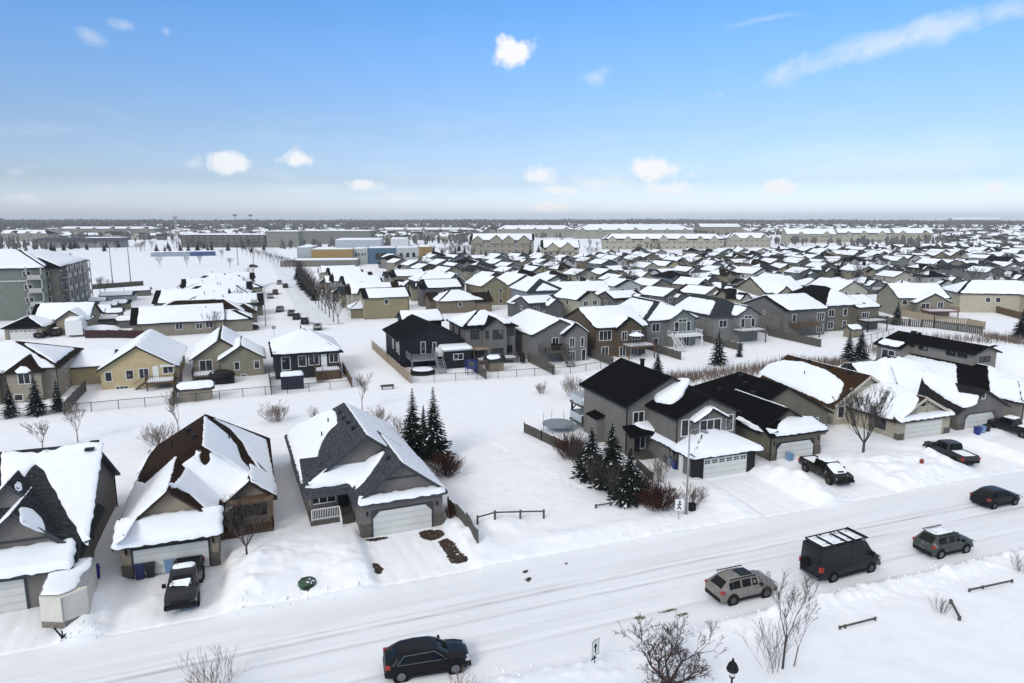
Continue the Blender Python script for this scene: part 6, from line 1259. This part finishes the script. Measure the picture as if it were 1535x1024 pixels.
for u in (534, 538, 543, 547): window(sc, 'F', -2, fx(u), 4.5, .9, 1.6, 1)
window(sc, 'F', -18, fx(672), 1.2, 11, 2.2, 6); window(sc, 'F', -4, fx(575), 2.4, 9, 3.6, 5, m_darktrim)
for x in (fx(660), fx(675), fx(690), fx(652)): m = MB(); m.box(x - 1, x + 1, -12, -9, 4.9, 6.2); m.build('roof_unit', m_darktrim, sc)
# -- poles, lamps, cars along the street and field
m_pole = mat('pole_grey', (.17, .17, .175), .7, .15)
def pole(label, u, v, h, heads=True, z=0, lean=0):
    p = at(u, v); r = thing('floodlight_pole', label, 'light pole', (p.x, p.y, z)); m = MB(); m.tube((0, 0, -1), (lean, 0, h), .22, .11, 6); m.build('pole', m_pole, r)
    if heads: m = MB(); m.box(lean - 1.0, lean + 1.0, -.2, .2, h - .6, h + .35); m.build('lamp_head', m_pole, r)
    return r
pole('tall floodlight pole at the far left edge of the sports field', 10, 395, 25); pole('floodlight pole beside the avenue, left one of the tall pair', 357, 398, 27); pole('floodlight pole beside the avenue, right one of the tall pair', 380, 396, 27); pole('plain pole in the field behind the yellow shed', 169, 425, 17, False); pole('taller plain pole in the field behind the yellow shed', 196, 423, 20, False)
p = at(266, 372); tw = thing('telecom_mast', 'white lattice telecom mast with antenna head beyond the field', 'mast', (p.x, p.y, 0)); m = MB(); m_mast = mat('mast_grey', (.42, .43, .44), .6, .1)
for a in range(3): t = a * 2 * PI / 3; m.tube((1.6 * math.cos(t), 1.6 * math.sin(t), 0), (.5 * math.cos(t), .5 * math.sin(t), 27), .3, .2, 5)
for k in range(9): r = 1.6 - 1.1 * k / 9; z = k * 3; [m.tube((r * math.cos(t), r * math.sin(t), z), ((r - .12) * math.cos(t + 2.09), (r - .12) * math.sin(t + 2.09), z + 3), .14, .14, 4) for t in (0, 2.09, 4.19)]
m.build('lattice', m_mast, tw); m = MB(); [m.box(x - .5, x + .5, -1.6, 1.6, 24.5, 27.5) for x in (-1.4, 1.4)]; m.tube((0, 0, 27), (0, 0, 32), .15, .1, 5); m.build('antenna_head', m_mast, tw)
p = at(398.5, 489); cl = thing('street_lamp', 'curved-arm street lamp at the near end of the parked-car street', 'street lamp', (p.x, p.y, 0)); m = MB(); m.tube((0, 0, 0), (0, 0, 8), .13, .09, 6); q = [(0, 0, 8), (.3, 0, 9.2), (1.1, 0, 9.9), (2.4, 0, 10.1), (3.4, 0, 10.0)]; [m.tube(a, b_, .08, .07, 5) for a, b_ in zip(q, q[1:])]; m.build('pole', m_metal, cl); m = MB(); m.box(3.3, 4.1, -.15, .15, 9.86, 10.0); m.build('lamp_head', m_metal, cl)
p = at(411, 505); sg = thing('road_sign', 'small grey sign on a post at the end of the parked-car street', 'sign', (p.x, p.y, 0)); m = MB(); m.tube((0, 0, 0), (0, 0, 2.4), .05, .05, 6); m.build('post', m_metal, sg); m = MB(); m.box(-.4, .4, -.08, -.05, 1.7, 2.4); m.build('sign_plate', m_metal, sg)
cp, wh_ = suv('parked_car', 'x', 4.5, 1.84, 1.66, 1.06, 1.04, (.1, .1, .1), m_dirty, 2.65, .36, group='cars along the parked-car street', snow=[(roofrect(-1.3, .35, .5, 1.67), .12)], rails=False); cp['category'] = 'car'
CARS = [(385, 436, 90, (.16, .17, .17), 'grey car beside the left snow bank, half way up the parked-car street'), (375, 455, 90, (.02, .02, .022), 'black car facing up the left side of the parked-car street'), (419, 426, -90, (.12, .12, .12), 'grey car driving at the far end of the parked-car street'), (413, 441, -90, (.05, .02, .015), 'dark maroon car driving in the middle of the parked-car street'), (420, 467, 82, (.20, .21, .21), 'silver car, first in the right-hand line of the parked-car street'),
        (437, 473, 85, (.10, .11, .12), 'slate grey car, second in the right-hand line of the parked-car street'), (444.7, 478, 85, (.02, .02, .02), 'black car, third in the right-hand line of the parked-car street'), (457, 485, 85, (.015, .015, .016), 'black pickup-like car, fourth in the right-hand line of the parked-car street'), (476, 494, 85, (.30, .30, .28), 'dusty white car, nearest in the right-hand line of the parked-car street'), (373, 494, 0, (.012, .012, .014), 'black sedan parked sideways on the first left driveway'),
        (371, 476, 10, (.03, .06, .22), 'blue car on the second left driveway of the parked-car street'), (342, 462, 20, (.02, .02, .025), 'dark car on the third left driveway of the parked-car street'), (352, 441, 10, (.06, .06, .065), 'snowed-in dark car on a left driveway near the bend'), (357, 425, 12, (.20, .02, .02), 'dark red car on the far left driveway'), (380, 401, 0, (.02, .02, .02), 'black car parked on the far side of the crossing street'), (346, 414, 0, (.03, .03, .03), 'dark car behind the furthest long bungalow'), (86, 503, 90, (.02, .02, .024), 'black car with snowy bonnet beside the white box truck at left'), (62, 506, 90, (.01, .01, .012), 'black covered car in front of the tan bungalow garage'), (349, 452, 15, (.05, .05, .055), 'grey car under snow between two left driveways of the parked-car street'), (366, 446, 90, (.22, .22, .22), 'pale car half way up the left kerb of the parked-car street'), (428, 431, 85, (.03, .03, .035), 'dark car beside the thicket of the parked-car street'),
        (340, 474, 0, (.015, .016, .02), 'black car behind the second long bungalow'), (405, 447, -90, (.28, .27, .25), 'beige car driving up the middle of the parked-car street')]
for i, (u, v_, a, col, lb) in enumerate(CARS):
    p = at(u, v_); o = cp if i == 0 else dup(cp, (0, 0, 0)); o.location = (p.x, p.y, H(p.x, p.y)); o.rotation_euler = (0, 0, math.radians(a)); o['label'] = lb
    for q in KIDS[o.name]:
        if q.name.startswith('body'): q.color = (*col, 1)
p = at(112, 506); bt = thing('box_trailer', 'white box trailer with thick roof snow beside the tan bungalow at left', 'trailer', (p.x, p.y, 0)); m = MB(); m.box(-1.6, 1.6, 0, 5, .5, 3.6); m.build('trailer_body', m_white, bt); m = MB(); snow_slab(m, [(-1.6, 0, 3.6), (1.6, 0, 3.6), (1.6, 5, 3.6), (-1.6, 5, 3.6)], .5, .8); m.build('roof_snow', m_roofsnow, bt)
for s in (-1, 1): m = MB(); m.box(s * 1.2 - .15, s * 1.2 + .15, 2, 2.8, 0, .7); m.build('wheel', m_tyre, bt)
for i, (u, v_, lb, col, w_s) in enumerate(((150, 478, 'yellow garden shed with steep snowy roof left of the long bungalows', YELLOW, 4.4), (172, 479, 'small snow-capped shed right of the yellow shed', MIDG, 3.4), (139, 488, 'grey low shed in front of the yellow shed', TAUP2, 3.4), (160, 491, 'grey twin-door shed in the middle of the left yards', TAUP2, 4.6), (189, 492, 'flat snowy lean-to beside the first long bungalow', MIDG, 3.2), (176, 452, 'large pale shed behind the fenced yards at left', SGR, 9), (146, 461, 'brown shed under deep snow behind the yellow shed', BROWNW, 4), (163, 468, 'grey lean-to beside the brown shed', MIDG, 3.6), (134, 474, 'little dark shed at the left end of the yards', CHAR, 3), (206, 444, 'long low grey garage behind the bungalows', TAUP2, 7), (182, 465, 'tan shed against the second long bungalow', KHAKI, 4))):
    p = at(u, v_); shed(lb, p.x - w_s / 2, p.y, w_s, w_s * .8, col, 3.4 if i == 0 else 2.7)
board_fence('dark red yard fence in front of the left sheds', [g0(128, 507), g0(215, 507)], 1.7, mat('red_fence', (.045, .018, .018), .8, .3), step=.5)
board_fence('dark yard fence running back beside the left sheds', [g0(126, 505), g0(124, 470)], 1.7, m_wood, step=.6); board_fence('long dark fence between the left yards and the sports field', [g0(138, 434), g0(215, 428)], 1.8, m_wood, step=1.0)
bb = thing('snow_covered_boat', 'boat-shaped heap under snow inside the dark red yard fence', 'boat', (*g0(150, 500)[:2], 0)); m = MB(); m.lathe([(3.4, 0), (3.4, .8), (2.6, 1.5), (.8, 1.9)], 14); m.build('cover', m_roofsnow, bb); bb.scale = (1.3, .7, 1)
bs = thing('shelter', 'long low blue and white shelter at the far edge of the sports field', 'shelter', at(226, 385)); m = MB(); m.box(0, 24, 0, 3, 0, 2.6); m.build('wall', m_trim, bs, (.30, .33, .38)); m = MB(); m.box(24.01, 40, 0, 3, 0, 3.0); m.build('blue_end', m_trim, bs, (.05, .09, .20)); m = MB(); m.box(-.5, 40.5, -.3, 3.3, 3.0, 3.5); m.build('roof_snow', m_roofsnow, bs)
pm = at(815, 331, 9); r = thing('radio_mast', 'thin radio mast standing alone on the far skyline', 'mast', (pm.x, pm.y, 9)); 

for o in [q for ps in POOL.values() for q in ps]:      # kinds that ended up unused
    if o.name not in USED:
        def drop(q):
            for c_ in KIDS.get(q.name, []): drop(c_)
            bpy.data.objects.remove(q)
        drop(o)
# ------------------------------------------------------------------ trees and shrubs
def grow(mb, p, d, L, r, depth, rr, spread=.55, up=.12, n=(2, 3), sides=5, tip=.012, shrink=.72, seg=2, wig=.14):
    p = Vector(p); d = Vector(d).normalized(); q = p; rad = r
    for s in range(seg):
        d2 = (d + Vector((rr.uniform(-wig, wig), rr.uniform(-wig, wig), rr.uniform(-wig, wig) + up * .5))).normalized(); e = q + d2 * (L / seg); r2 = max(tip, rad * (1 - .32 / seg))
        mb.tube(q, e, rad, r2, sides if rad > .03 else 3, cap=False); q, d, rad = e, d2, r2
        if depth > 0 and s < seg - 1 and rr.random() < .8:
            a = Vector((rr.uniform(-1, 1), rr.uniform(-1, 1), rr.uniform(-.2, .6))).normalized(); grow(mb, q, (d + a * spread * 1.2), L * shrink * .8, rad * .55, depth - 1, rr, spread, up, n, sides, tip, shrink, seg, wig)
    if depth <= 0: return
    k = rr.randint(*n)
    for i in range(k):
        a = Vector((rr.uniform(-1, 1), rr.uniform(-1, 1), rr.uniform(-.3, .5))).normalized()
        grow(mb, q, (d + a * spread + Vector((0, 0, up))), L * shrink * rr.uniform(.8, 1.15), rad * rr.uniform(.6, .8), depth - 1, rr, spread, up, n, sides, tip, shrink, seg, wig)
def bare_tree(label, loc, h, seed, trunk_h=.22, depth=4, r=None, m=None, spread=.55, up=.15, fork=4, group=None, lean=(0, 0), name='bare_tree', tip=.012, open_=.55):
    rr = random.Random(seed); t = thing(name, label, 'tree', loc, 0, group); r = r or h * .014
    mb = MB(); th = h * trunk_h; mb.tube((0, 0, -.4), (lean[0] * th, lean[1] * th, th), r * 1.25, r, 7); mb.build('trunk', m or m_bark, t)
    c = MB(); top = Vector((lean[0] * th, lean[1] * th, th * .97)); L = h * .30
    for i in range(fork):
        a = 2 * PI * i / fork + rr.uniform(-.4, .4); k = rr.uniform(.5, 1.1) * open_
        grow(c, top, (math.cos(a) * k, math.sin(a) * k, 1), L * rr.uniform(.8, 1.1), r * .62, depth, rr, spread, up, tip=tip)
    c.build('crown', m or m_bark, t); return t
def shrub(label, loc, h, w, seed, n=40, m=None, group=None, depth=1, name='shrub', tip=.012, rad=.02):
    rr = random.Random(seed); mb = MB()
    for i in range(n):
        a = rr.uniform(0, 2 * PI); k = rr.uniform(.0, 1); b = Vector((math.cos(a) * w * .3 * k, math.sin(a) * w * .3 * k, -.1)); d = Vector((math.cos(a) * w / h * k * .8, math.sin(a) * w / h * k * .8, 1))
        grow(mb, b, d, h * rr.uniform(.35, .6), rad, depth, rr, .5, .1, (2, 3), 3, tip, .8)
    o = mb.build(name, m or m_barkpale, None, None, loc); return tag(o, label, 'shrub', group)
def spruce(label, loc, h, seed, rb=.24, snow=.12, group=None, gap=0.0):
    rr = random.Random(seed); t = thing('spruce_tree', label, 'tree', loc, rr.uniform(0, 6), group)
    mb = MB(); mb.tube((0, 0, -.3), (0, 0, h * .97), h * .018, .02, 6); mb.build('trunk', m_bark, t); c = MB(); s = MB(); z = h * .05; k = 0
    while z < h * .985:
        f = z / h; R = h * rb * (1 - f) ** .9 + .05 * h * (1 - f); nb = max(4, int(6 + 13 * (1 - f))); off = rr.uniform(0, 1)
        for i in range(nb):
            if rr.random() < gap: continue
            a = 2 * PI * (i + off + rr.uniform(-.3, .3)) / nb; L = R * rr.uniform(.5, 1.22); dr = L * rr.uniform(.16, .42); e = Vector((math.cos(a), math.sin(a), 0)); sd = Vector((-e.y, e.x, 0)); wd = max(.10, L * .21)
            P0 = Vector((0, 0, z + L * .14)); prev = P0; n = 4
            for j in range(1, n + 1):
                g = j / n; q = P0 + e * (L * g) + Vector((0, 0, -dr * g * g + .10 * L * (g > .9))); w0 = wd * (1.25 - (j - 1) / n * 1.1) ; w1 = wd * (1.25 - j / n * 1.1) * .45
                dz = Vector((0, 0, -w0 * .55))
                for sgn in (-1, 1):
                    c.add([prev, prev.lerp(q, .55) + sd * (sgn * w0 * rr.uniform(.7, 1.25)) + dz * rr.uniform(.5, 1.3), q + e * (w0 * .15)], [(0, 1, 2)])
                    c.add([prev + dz * .2, prev.lerp(q, .2) + sd * (sgn * w0 * .6) + dz * 1.3, q + dz * .3], [(0, 1, 2)])
                if rr.random() < snow and j > 1: s.add([prev + Vector((0, 0, .05)), q + sd * (w0 * .5) + Vector((0, 0, .02)), q + e * .03 + Vector((0, 0, .05)), q - sd * (w0 * .5) + Vector((0, 0, .02))], [(0, 1, 2, 3)])
                prev = q
        z += h * .028 * (1.15 - .45 * f); k += 1
    c.add(s.v, s.f, 1); c.build('crown', [m_needle, m_roofsnow], t)
    return t
def gp(u, v, dz=0): p = at(u, v); return (p.x, p.y, H(p.x, p.y) + dz)
# spruces
spruce('tall spruce behind the grey slate-gabled house, left of the pair', gp(620, 684), 7.6, 1, .21); spruce('tallest spruce, right of the pair behind the grey slate-gabled house', gp(651, 689), 8.0, 2, .22); spruce('thin young spruce squeezed between the two tall spruces', gp(636, 683), 5.6, 3, .18)
spruce('slim spruce left in the group before the two-storey house', gp(886, 722), 5.3, 4, .32); spruce('tallest spruce in the middle of the group before the two-storey house', gp(916, 738), 6.6, 5, .29, .07); spruce('wide snowy spruce nearest the road in the group before the two-storey house', gp(943, 758), 5.2, 6, .31, .1)
spruce('small spruce by the left fence, left of three', gp(17, 625), 4.6, 7, .22); spruce('largest small spruce by the left fence, middle of three', gp(56, 622), 5.8, 8, .22); spruce('small spruce by the left fence, right of three', gp(88, 617), 4.4, 9, .22)
spruce('dense spruce above the roof of the two-storey house', gp(985, 572), 5.2, 10, .24, .18); spruce('open snowy spruce in the yard of the slate-roofed grey house', gp(1076, 548), 7.4, 11, .2, .2, gap=.25); spruce('spruce by the reeds behind the brown-roofed house, left of two', gp(1271, 541), 5.6, 12, .24, .15); spruce('spruce by the reeds behind the brown-roofed house, right of two', gp(1289, 540), 6.4, 13, .24, .15); spruce('tiny spruce beside the open snowy spruce', gp(1108, 535), 3.0, 14, .2)
spruce('tall dark spruce standing among the estate houses at upper right', gp(1254, 436), 11.5, 15, .22, .05); spruce('spruce at the end of the grey fence, upper right', gp(1344, 487), 6, 16, .24, .1); spruce('spruce cut by the right picture edge', gp(1530, 508), 7, 17, .26, .05); spruce('small spruce behind the pale yellow duplex', gp(929, 470), 4.2, 18, .2)
# bare trees near the road
for i, (u, v, h) in enumerate(((872, 708, 2.2), (900, 738, 2.6), (930, 752, 2.4), (958, 742, 2.0))): shrub(['dark scrub left of the slim spruce', 'dark scrub between the slim and the tallest spruce', 'dark scrub between the tallest and the wide spruce', 'dark scrub right of the wide snowy spruce'][i], gp(u, v), h, 1.8, 130 + i, 60, m_bark, depth=2)
bare_tree('small bare tree in the yard between the tan and the grey house', gp(371, 846), 4.6, 21, .14, 4, .07, fork=6, open_=.75, tip=.011)
bare_tree('large vase-shaped bare tree before the cream house', gp(1293, 690), 6.6, 22, .15, 5, .12, fork=6, open_=.72, up=.18, spread=.42, tip=.012)
cb = bare_tree('wide crabapple tree with tangled bare branches and red berries, cut by the bottom edge', gp(1003, 1046), 4.2, 23, .12, 5, .13, fork=6, open_=1.5, up=.04, spread=.75, tip=.009)
rr = random.Random(3); me = [o for o in KIDS[cb.name] if o.name.startswith('crown')][0].data; b = MB(); nv = len(me.vertices)
for i in range(420):
    v_ = me.vertices[rr.randrange(nv // 3, nv)].co; s_ = .028; b.lathe([(.004, -s_), (s_, -s_ * .3), (s_, s_ * .4), (.004, s_)], 5, (v_.x, v_.y, v_.z - .04))
b.build('berries', mat('dull_red_berries', (.16, .035, .03), .6, .3), cb)
bare_tree('tall thin leaning sapling in scrub at the bottom right', gp(1172, 1012), 5.2, 24, .35, 4, .055, fork=3, open_=.5, lean=(.06, 0), tip=.008)
shrub('grey twiggy scrub around the thin leaning sapling', gp(1160, 1015), 2.2, 2.0, 25, 15, m_bark, tip=.007, rad=.010, depth=2); bare_tree('pale bare sapling leaning right beside the thin sapling', gp(1188, 1008), 3.6, 26, .3, 3, .035, m_barkpale, fork=2, lean=(.25, 0), tip=.008)
shrub('bare twig tips rising at the bottom edge left of the black SUV', gp(318, 1046), 1.9, 2.0, 27, 26, m_barkpale, tip=.008, rad=.012, depth=2); shrub('few bare twigs at the bottom edge below the black SUV', gp(690, 1046), 1.3, 1.0, 28, 9, m_barkpale, tip=.008, rad=.011, depth=2)
shrub('red dogwood shrub at the corner of the two-storey house', gp(857, 690), 2.0, 3.0, 31, 130, m_redtwig, depth=2); shrub('low wide red shrub at the foot of the street lamp', gp(985, 768), 1.6, 3.0, 32, 150, m_redtwig, depth=2); shrub('second clump of the low red shrub, nearer the spruces', gp(962, 752), 1.3, 2.4, 36, 90, m_redtwig, depth=2)
shrub('red-brown shrub at the foot of the two tall spruces', gp(668, 717), 1.8, 2.4, 33, 120, m_redtwig, depth=2); shrub('thin pale shrub beside the bins of the two-storey house', gp(990, 728), 2.2, 1.2, 34, 22, m_barkpale, depth=2); shrub('thin pale shrub right of the red shrub under the street lamp', gp(1038, 762), 1.5, 1.3, 35, 26, m_barkpale, depth=2)
shrub('dry weed clump by the leaning rail at lower right', gp(1410, 926), 1.2, 1.0, 37, 22, m_reed, tip=.007, rad=.011); shrub('dry weed clump at the right edge of the snow bank', gp(1527, 862), 1.5, 1.2, 38, 22, m_reed, tip=.007, rad=.011); shrub('dark shrub clinging to the side of the grey slate-gabled house', gp(676, 785), 1.3, .8, 39, 60, m_redtwig)
# the green strip
for i, (u, v, h, lb) in enumerate(((117, 664, 4.2, 'bare young tree behind the steep-roofed house, right one'), (65, 678, 3.2, 'low bare tree behind the steep-roofed house, left one'), (268, 652, 4.6, 'bare young tree behind the brown hip roof'), (543, 614, 4.6, 'slim bare tree on the strip behind the slate roof peak'))): bare_tree(lb, gp(u, v), h, 40 + i, .3, 4, .05, m_barkpale, fork=4, open_=.55, tip=.012)
for i, (u, v, h, w_, n, lb) in enumerate(((417, 632, 2.0, 2.6, 46, 'round bare shrub alone on the strip left of the slate roof'), (238, 668, 2.0, 3.0, 46, 'bare shrub clump tucked behind the brown hip roof'), (568, 632, 1.6, 2.6, 30, 'thin shrub behind the slate roof'), (600, 650, 1.6, 2.2, 24, 'thin shrub beside the tall spruces'), (812, 590, 1.4, 1.6, 20, 'small dry shrub on the strip left of the two-storey house'), (860, 594, 2.4, 2.6, 40, 'dry shrub beside the decks of the two-storey house'), (470, 634, 1.6, .8, 10, 'wispy sapling beside the slate roof'), (728, 556, 1.6, 1.6, 26, 'bare bush at the fence behind the little shed'))): shrub(lb, gp(u, v), h, w_, 60 + i, n, m_barkpale, depth=2)
# reeds along the ditch: countless stems
rr = random.Random(12); mb = MB()
def reed_patch(pts, n, wd, hh):
    P = [at(*p) for p in pts]
    for i in range(n):
        k = rr.random() * (len(P) - 1); a = P[int(k)].lerp(P[min(len(P) - 1, int(k) + 1)], k % 1); x, y = a.x + rr.gauss(0, .6), a.y + rr.gauss(0, wd); z = H(x, y); h = hh * rr.uniform(.55, 1.15); dx, dy = rr.uniform(-.25, .25), rr.uniform(-.25, .25); w_ = rr.uniform(.02, .05)
        mb.add([(x - w_, y, z - .1), (x + w_, y, z - .1), (x + dx, y + dy, z + h)], [(0, 1, 2)]); mb.add([(x, y - w_, z - .1), (x, y + w_, z - .1), (x + dx * 1.2, y + dy * .6, z + h * .9)], [(0, 1, 2)])
reed_patch([(1000, 571), (1050, 567), (1110, 560), (1165, 552), (1205, 543)], 1700, 1.5, 1.6); reed_patch([(1205, 545), (1240, 546), (1262, 545)], 500, 1.0, 1.4); reed_patch([(1300, 533), (1330, 520), (1400, 508), (1470, 512), (1535, 508)], 1100, 2.0, 1.6); reed_patch([(1478, 505), (1535, 518)], 500, 2.0, 1.6)
tag(mb.build('reeds', m_reed), kind='stuff')
# trees of the estate, street and avenue
T3 = [bare_tree(None, (0, 0, 0), 6.5, 80 + i, .25, 3, .09, m_bark, fork=5, open_=.6, tip=.022) for i in range(3)]; S2 = [spruce(None, (0, 0, 0), 6.0, 90 + i, .24, .06) for i in range(2)]; usedT = set()
def tree_at(pool, x, y, s, label, group):
    p = pool[rnd.randrange(len(pool))]
    if p.name not in usedT: usedT.add(p.name); o = p; o.location = (x, y, H(x, y)); o['label'] = label; o['group'] = group; o.scale = (s, s, s)
    else: o = dup(p, (x, y, H(x, y)), rnd.uniform(0, 6), label, group, s)
    o['category'] = 'tree'; return o
for k in range(16):
    f = k / 15; u, v = 364 + (452 - 364) * f, 381 + (409 - 381) * f; p = at(u, v); tree_at(T3, p.x, p.y, .95, 'bare tree in the diagonal row beside the avenue path', 'trees of the avenue row')
for i, (u, v, s) in enumerate(((453, 428, 1.2), (458, 440, 1.15), (468, 452, 1.1), (478, 462, 1.1), (488, 470, 1.1), (500, 482, 1.2), (507, 485, 1.0), (463, 446, 1.1), (456, 434, 1.3), (461, 440, 1.3), (473, 456, 1.2), (483, 466, 1.2), (494, 476, 1.2), (450, 424, 1.3), (468, 448, 1.2))): p = at(u, v); tree_at(T3, p.x, p.y, s, 'big bare tree in the thicket right of the parked-car street', 'bare trees of the street thicket')
for i, (u, v, s) in enumerate(((447, 420, 1.3), (455, 432, 1.35), (464, 441, 1.2), (451, 424, 1.1), (472, 450, 1.0), (459, 436, 1.4), (449, 416, 1.2), (453, 428, 1.5), (468, 445, 1.2))): p = at(u, v); tree_at(S2, p.x, p.y, s, 'dark spruce in the thicket right of the parked-car street', 'spruces of the street thicket')
for i, (u, v) in enumerate(((360, 462), (385, 484), (377, 420), (322, 508), (240, 400), (280, 400), (300, 398), (345, 402), (333, 388), (150, 440), (158, 442), (105, 395))): p = at(u, v); tree_at(T3, p.x, p.y, .9, 'small bare tree along the left driveways and field edge', 'small trees along the driveways and field')
rt = random.Random(5)
for i in range(240):
    u, v = rt.uniform(600, 1530), rt.uniform(372, 440); p = at(u, v)
    if any(abs(p.x - a) < 5.2 and abs(p.y - b) < 6.5 for a, b in PLACED) or p.x < 62 and p.y < 330: continue
    tree_at(T3 if rt.random() < .7 else S2, p.x, p.y, rt.uniform(.8, 1.45), 'garden tree showing between the roofs of the dense estate', 'garden trees of the estate')
for i in range(34):
    u, v = rt.uniform(545, 860), rt.uniform(366, 392); p = at(u, v); tree_at(S2 if rt.random() < .55 else T3, p.x, p.y, rt.uniform(.9, 1.5), 'tree on the open ground between the school and the apartments', 'trees by the school grounds')
for i in range(56):
    u, v = rt.uniform(60, 400), rt.uniform(371, 379); p = at(u, v); tree_at(S2 if rt.random() < .5 else T3, p.x, p.y, rt.uniform(.9, 1.5), 'tree along the far edge of the sports field', 'trees at the far field edge')
# ------------------------------------------------------------------ far houses and woods that read as one mass
rf = random.Random(77); mb = MB(); cnt = 0; FAR_W = [(.27, .24, .19), (.17, .168, .16), (.38, .35, .28), (.12, .11, .095)]
while cnt < 1700:
    d = 400 + 1500 * rf.random() ** 1.25; a = YAW + math.radians(rf.uniform(-37, 37)); x, y = d * math.sin(a), d * math.cos(a); u, v, _ = proj(x, y, 0)
    if u > 700 and y < 394: continue
    if u < 700 and (v > 361 or v < 341 or rf.random() < .4): continue
    if 700 <= u < 870 and v > 352: continue
    if 790 < u < 1420 and v > 352: continue
    if v < 340 and rf.random() < .6: continue
    if y < 394: continue
    cnt += 1; w_, l_, h, r_ = rf.uniform(7, 10), rf.uniform(8, 12), rf.choice((4.6, 5.6, 5.9)), rf.uniform(1.7, 2.5); z = H(x, y); al = rf.choice((0, PI / 2)) + rf.uniform(-.3, .3) ; ca, sa = math.cos(al), math.sin(al); T = lambda q: (x + q[0] * ca - q[1] * sa, y + q[0] * sa + q[1] * ca, z + q[2])
    a_, b_ = w_ / 2, l_ / 2; V = [T(q) for q in ((-a_, -b_, -1), (a_, -b_, -1), (a_, b_, -1), (-a_, b_, -1), (-a_, -b_, h), (a_, -b_, h), (a_, b_, h), (-a_, b_, h), (0, -b_, h + r_), (0, b_, h + r_))]
    mb.add(V, [(0, 1, 5, 8, 4), (1, 2, 6, 5), (2, 3, 7, 9, 6), (3, 0, 4, 7)], 2 + rf.randrange(4))
    o = .5; k = r_ / a_; e = [T(q) for q in ((-a_ - o, -b_ - o, h - k * o), (0, -b_ - o, h + r_), (0, b_ + o, h + r_), (-a_ - o, b_ + o, h - k * o), (a_ + o, -b_ - o, h - k * o), (a_ + o, b_ + o, h - k * o))]
    mb.add(e, [(0, 1, 2, 3)], 0 if rf.random() < .6 else 1); mb.add(e, [(1, 4, 5, 2)], 0 if rf.random() < .6 else 1)
    if rf.random() < .8:
        for q in (-a_ * .45, a_ * .45): mb.add([T(c) for c in ((q - .7, -b_ - .05, h - 1.8), (q + .7, -b_ - .05, h - 1.8), (q + .7, -b_ - .05, h - .5), (q - .7, -b_ - .05, h - .5))], [(0, 1, 2, 3)], 6)
tag(mb.build('distant_houses', [m_roofsnow, mat('far_shingle', (.03, .029, .029), .9, .4, .2)] + [mat(f'far_siding_{n}', c, .7, .1, .05) for n, c in zip(('beige', 'grey', 'cream', 'brown'), FAR_W)] + [m_glass]), kind='stuff')
mb = MB(); m_wood_far = mat('far_woods', (.095, .088, .080), .95, .5, .02)
for i in range(26000):
    d = 1350 + 2700 * rf.random() if i > 3800 else 560 + 1100 * rf.random(); a = YAW + math.radians(rf.uniform(-38, 38)); x, y = d * math.sin(a), d * math.cos(a)
    if i <= 3800 and vnoise(x / 90, y / 90, 8) < .08: continue
    if i > 3800 and d < 2300 and (vnoise(x / 240, y / 240, 8) < (-.32 if proj(x, y, 0)[0] < 1000 else -.05) or proj(x, y, 0)[0] > 1000 and rf.random() < .6): continue
    z = H(x, y) - .5; h = rf.uniform(6, 12.5) * (1 + 1.0 * max(0, vnoise(x / 130, y / 130, 4)) if i > 3800 else .8); r_ = h * rf.uniform(.16, .34); n = 5; o = rf.uniform(0, 6)
    if i % 3 == 0: V = [(x + r_ * math.cos(o + k * 2 * PI / n), y + r_ * math.sin(o + k * 2 * PI / n), z + h * .1) for k in range(n)] + [(x, y, z + h * 1.12)]; mb.add(V, [(k, (k + 1) % n, n) for k in range(n)])
    else:
        V = [(x, y, z)] + [(x + r_ * math.cos(o + k * 2 * PI / n) * rf.uniform(.7, 1.2), y + r_ * math.sin(o + k * 2 * PI / n) * rf.uniform(.7, 1.2), z + h * rf.uniform(.5, .75)) for k in range(n)] + [(x, y, z + h)]
        mb.add(V, [(0, 1 + k, 1 + (k + 1) % n) for k in range(n)][::-1] + [(1 + k, 1 + (k + 1) % n, n + 1) for k in range(n)])
tag(mb.build('far_woods', m_wood_far), kind='stuff')
m = MB(); m.tube((0, 0, 0), (0, 0, 42), .5, .3, 5); m.build('mast_pole', m_black, r)
# ------------------------------------------------------------------ haze
hz = MB(); hz.box(-5300, 5300, -500, 5300, -3, 62)
m = bpy.data.materials.new('haze_air'); m.use_nodes = True; nt = m.node_tree; nt.nodes.remove(nt.nodes['Principled BSDF'])
pv = nt.nodes.new('ShaderNodeVolumePrincipled'); pv.inputs['Color'].default_value = (.94, .965, 1.0, 1); pv.inputs['Density'].default_value = .00014; pv.inputs['Anisotropy'].default_value = 0
nt.links.new(pv.outputs[0], nt.nodes['Material Output'].inputs['Volume'])
tag(hz.build('haze', m), kind='stuff')
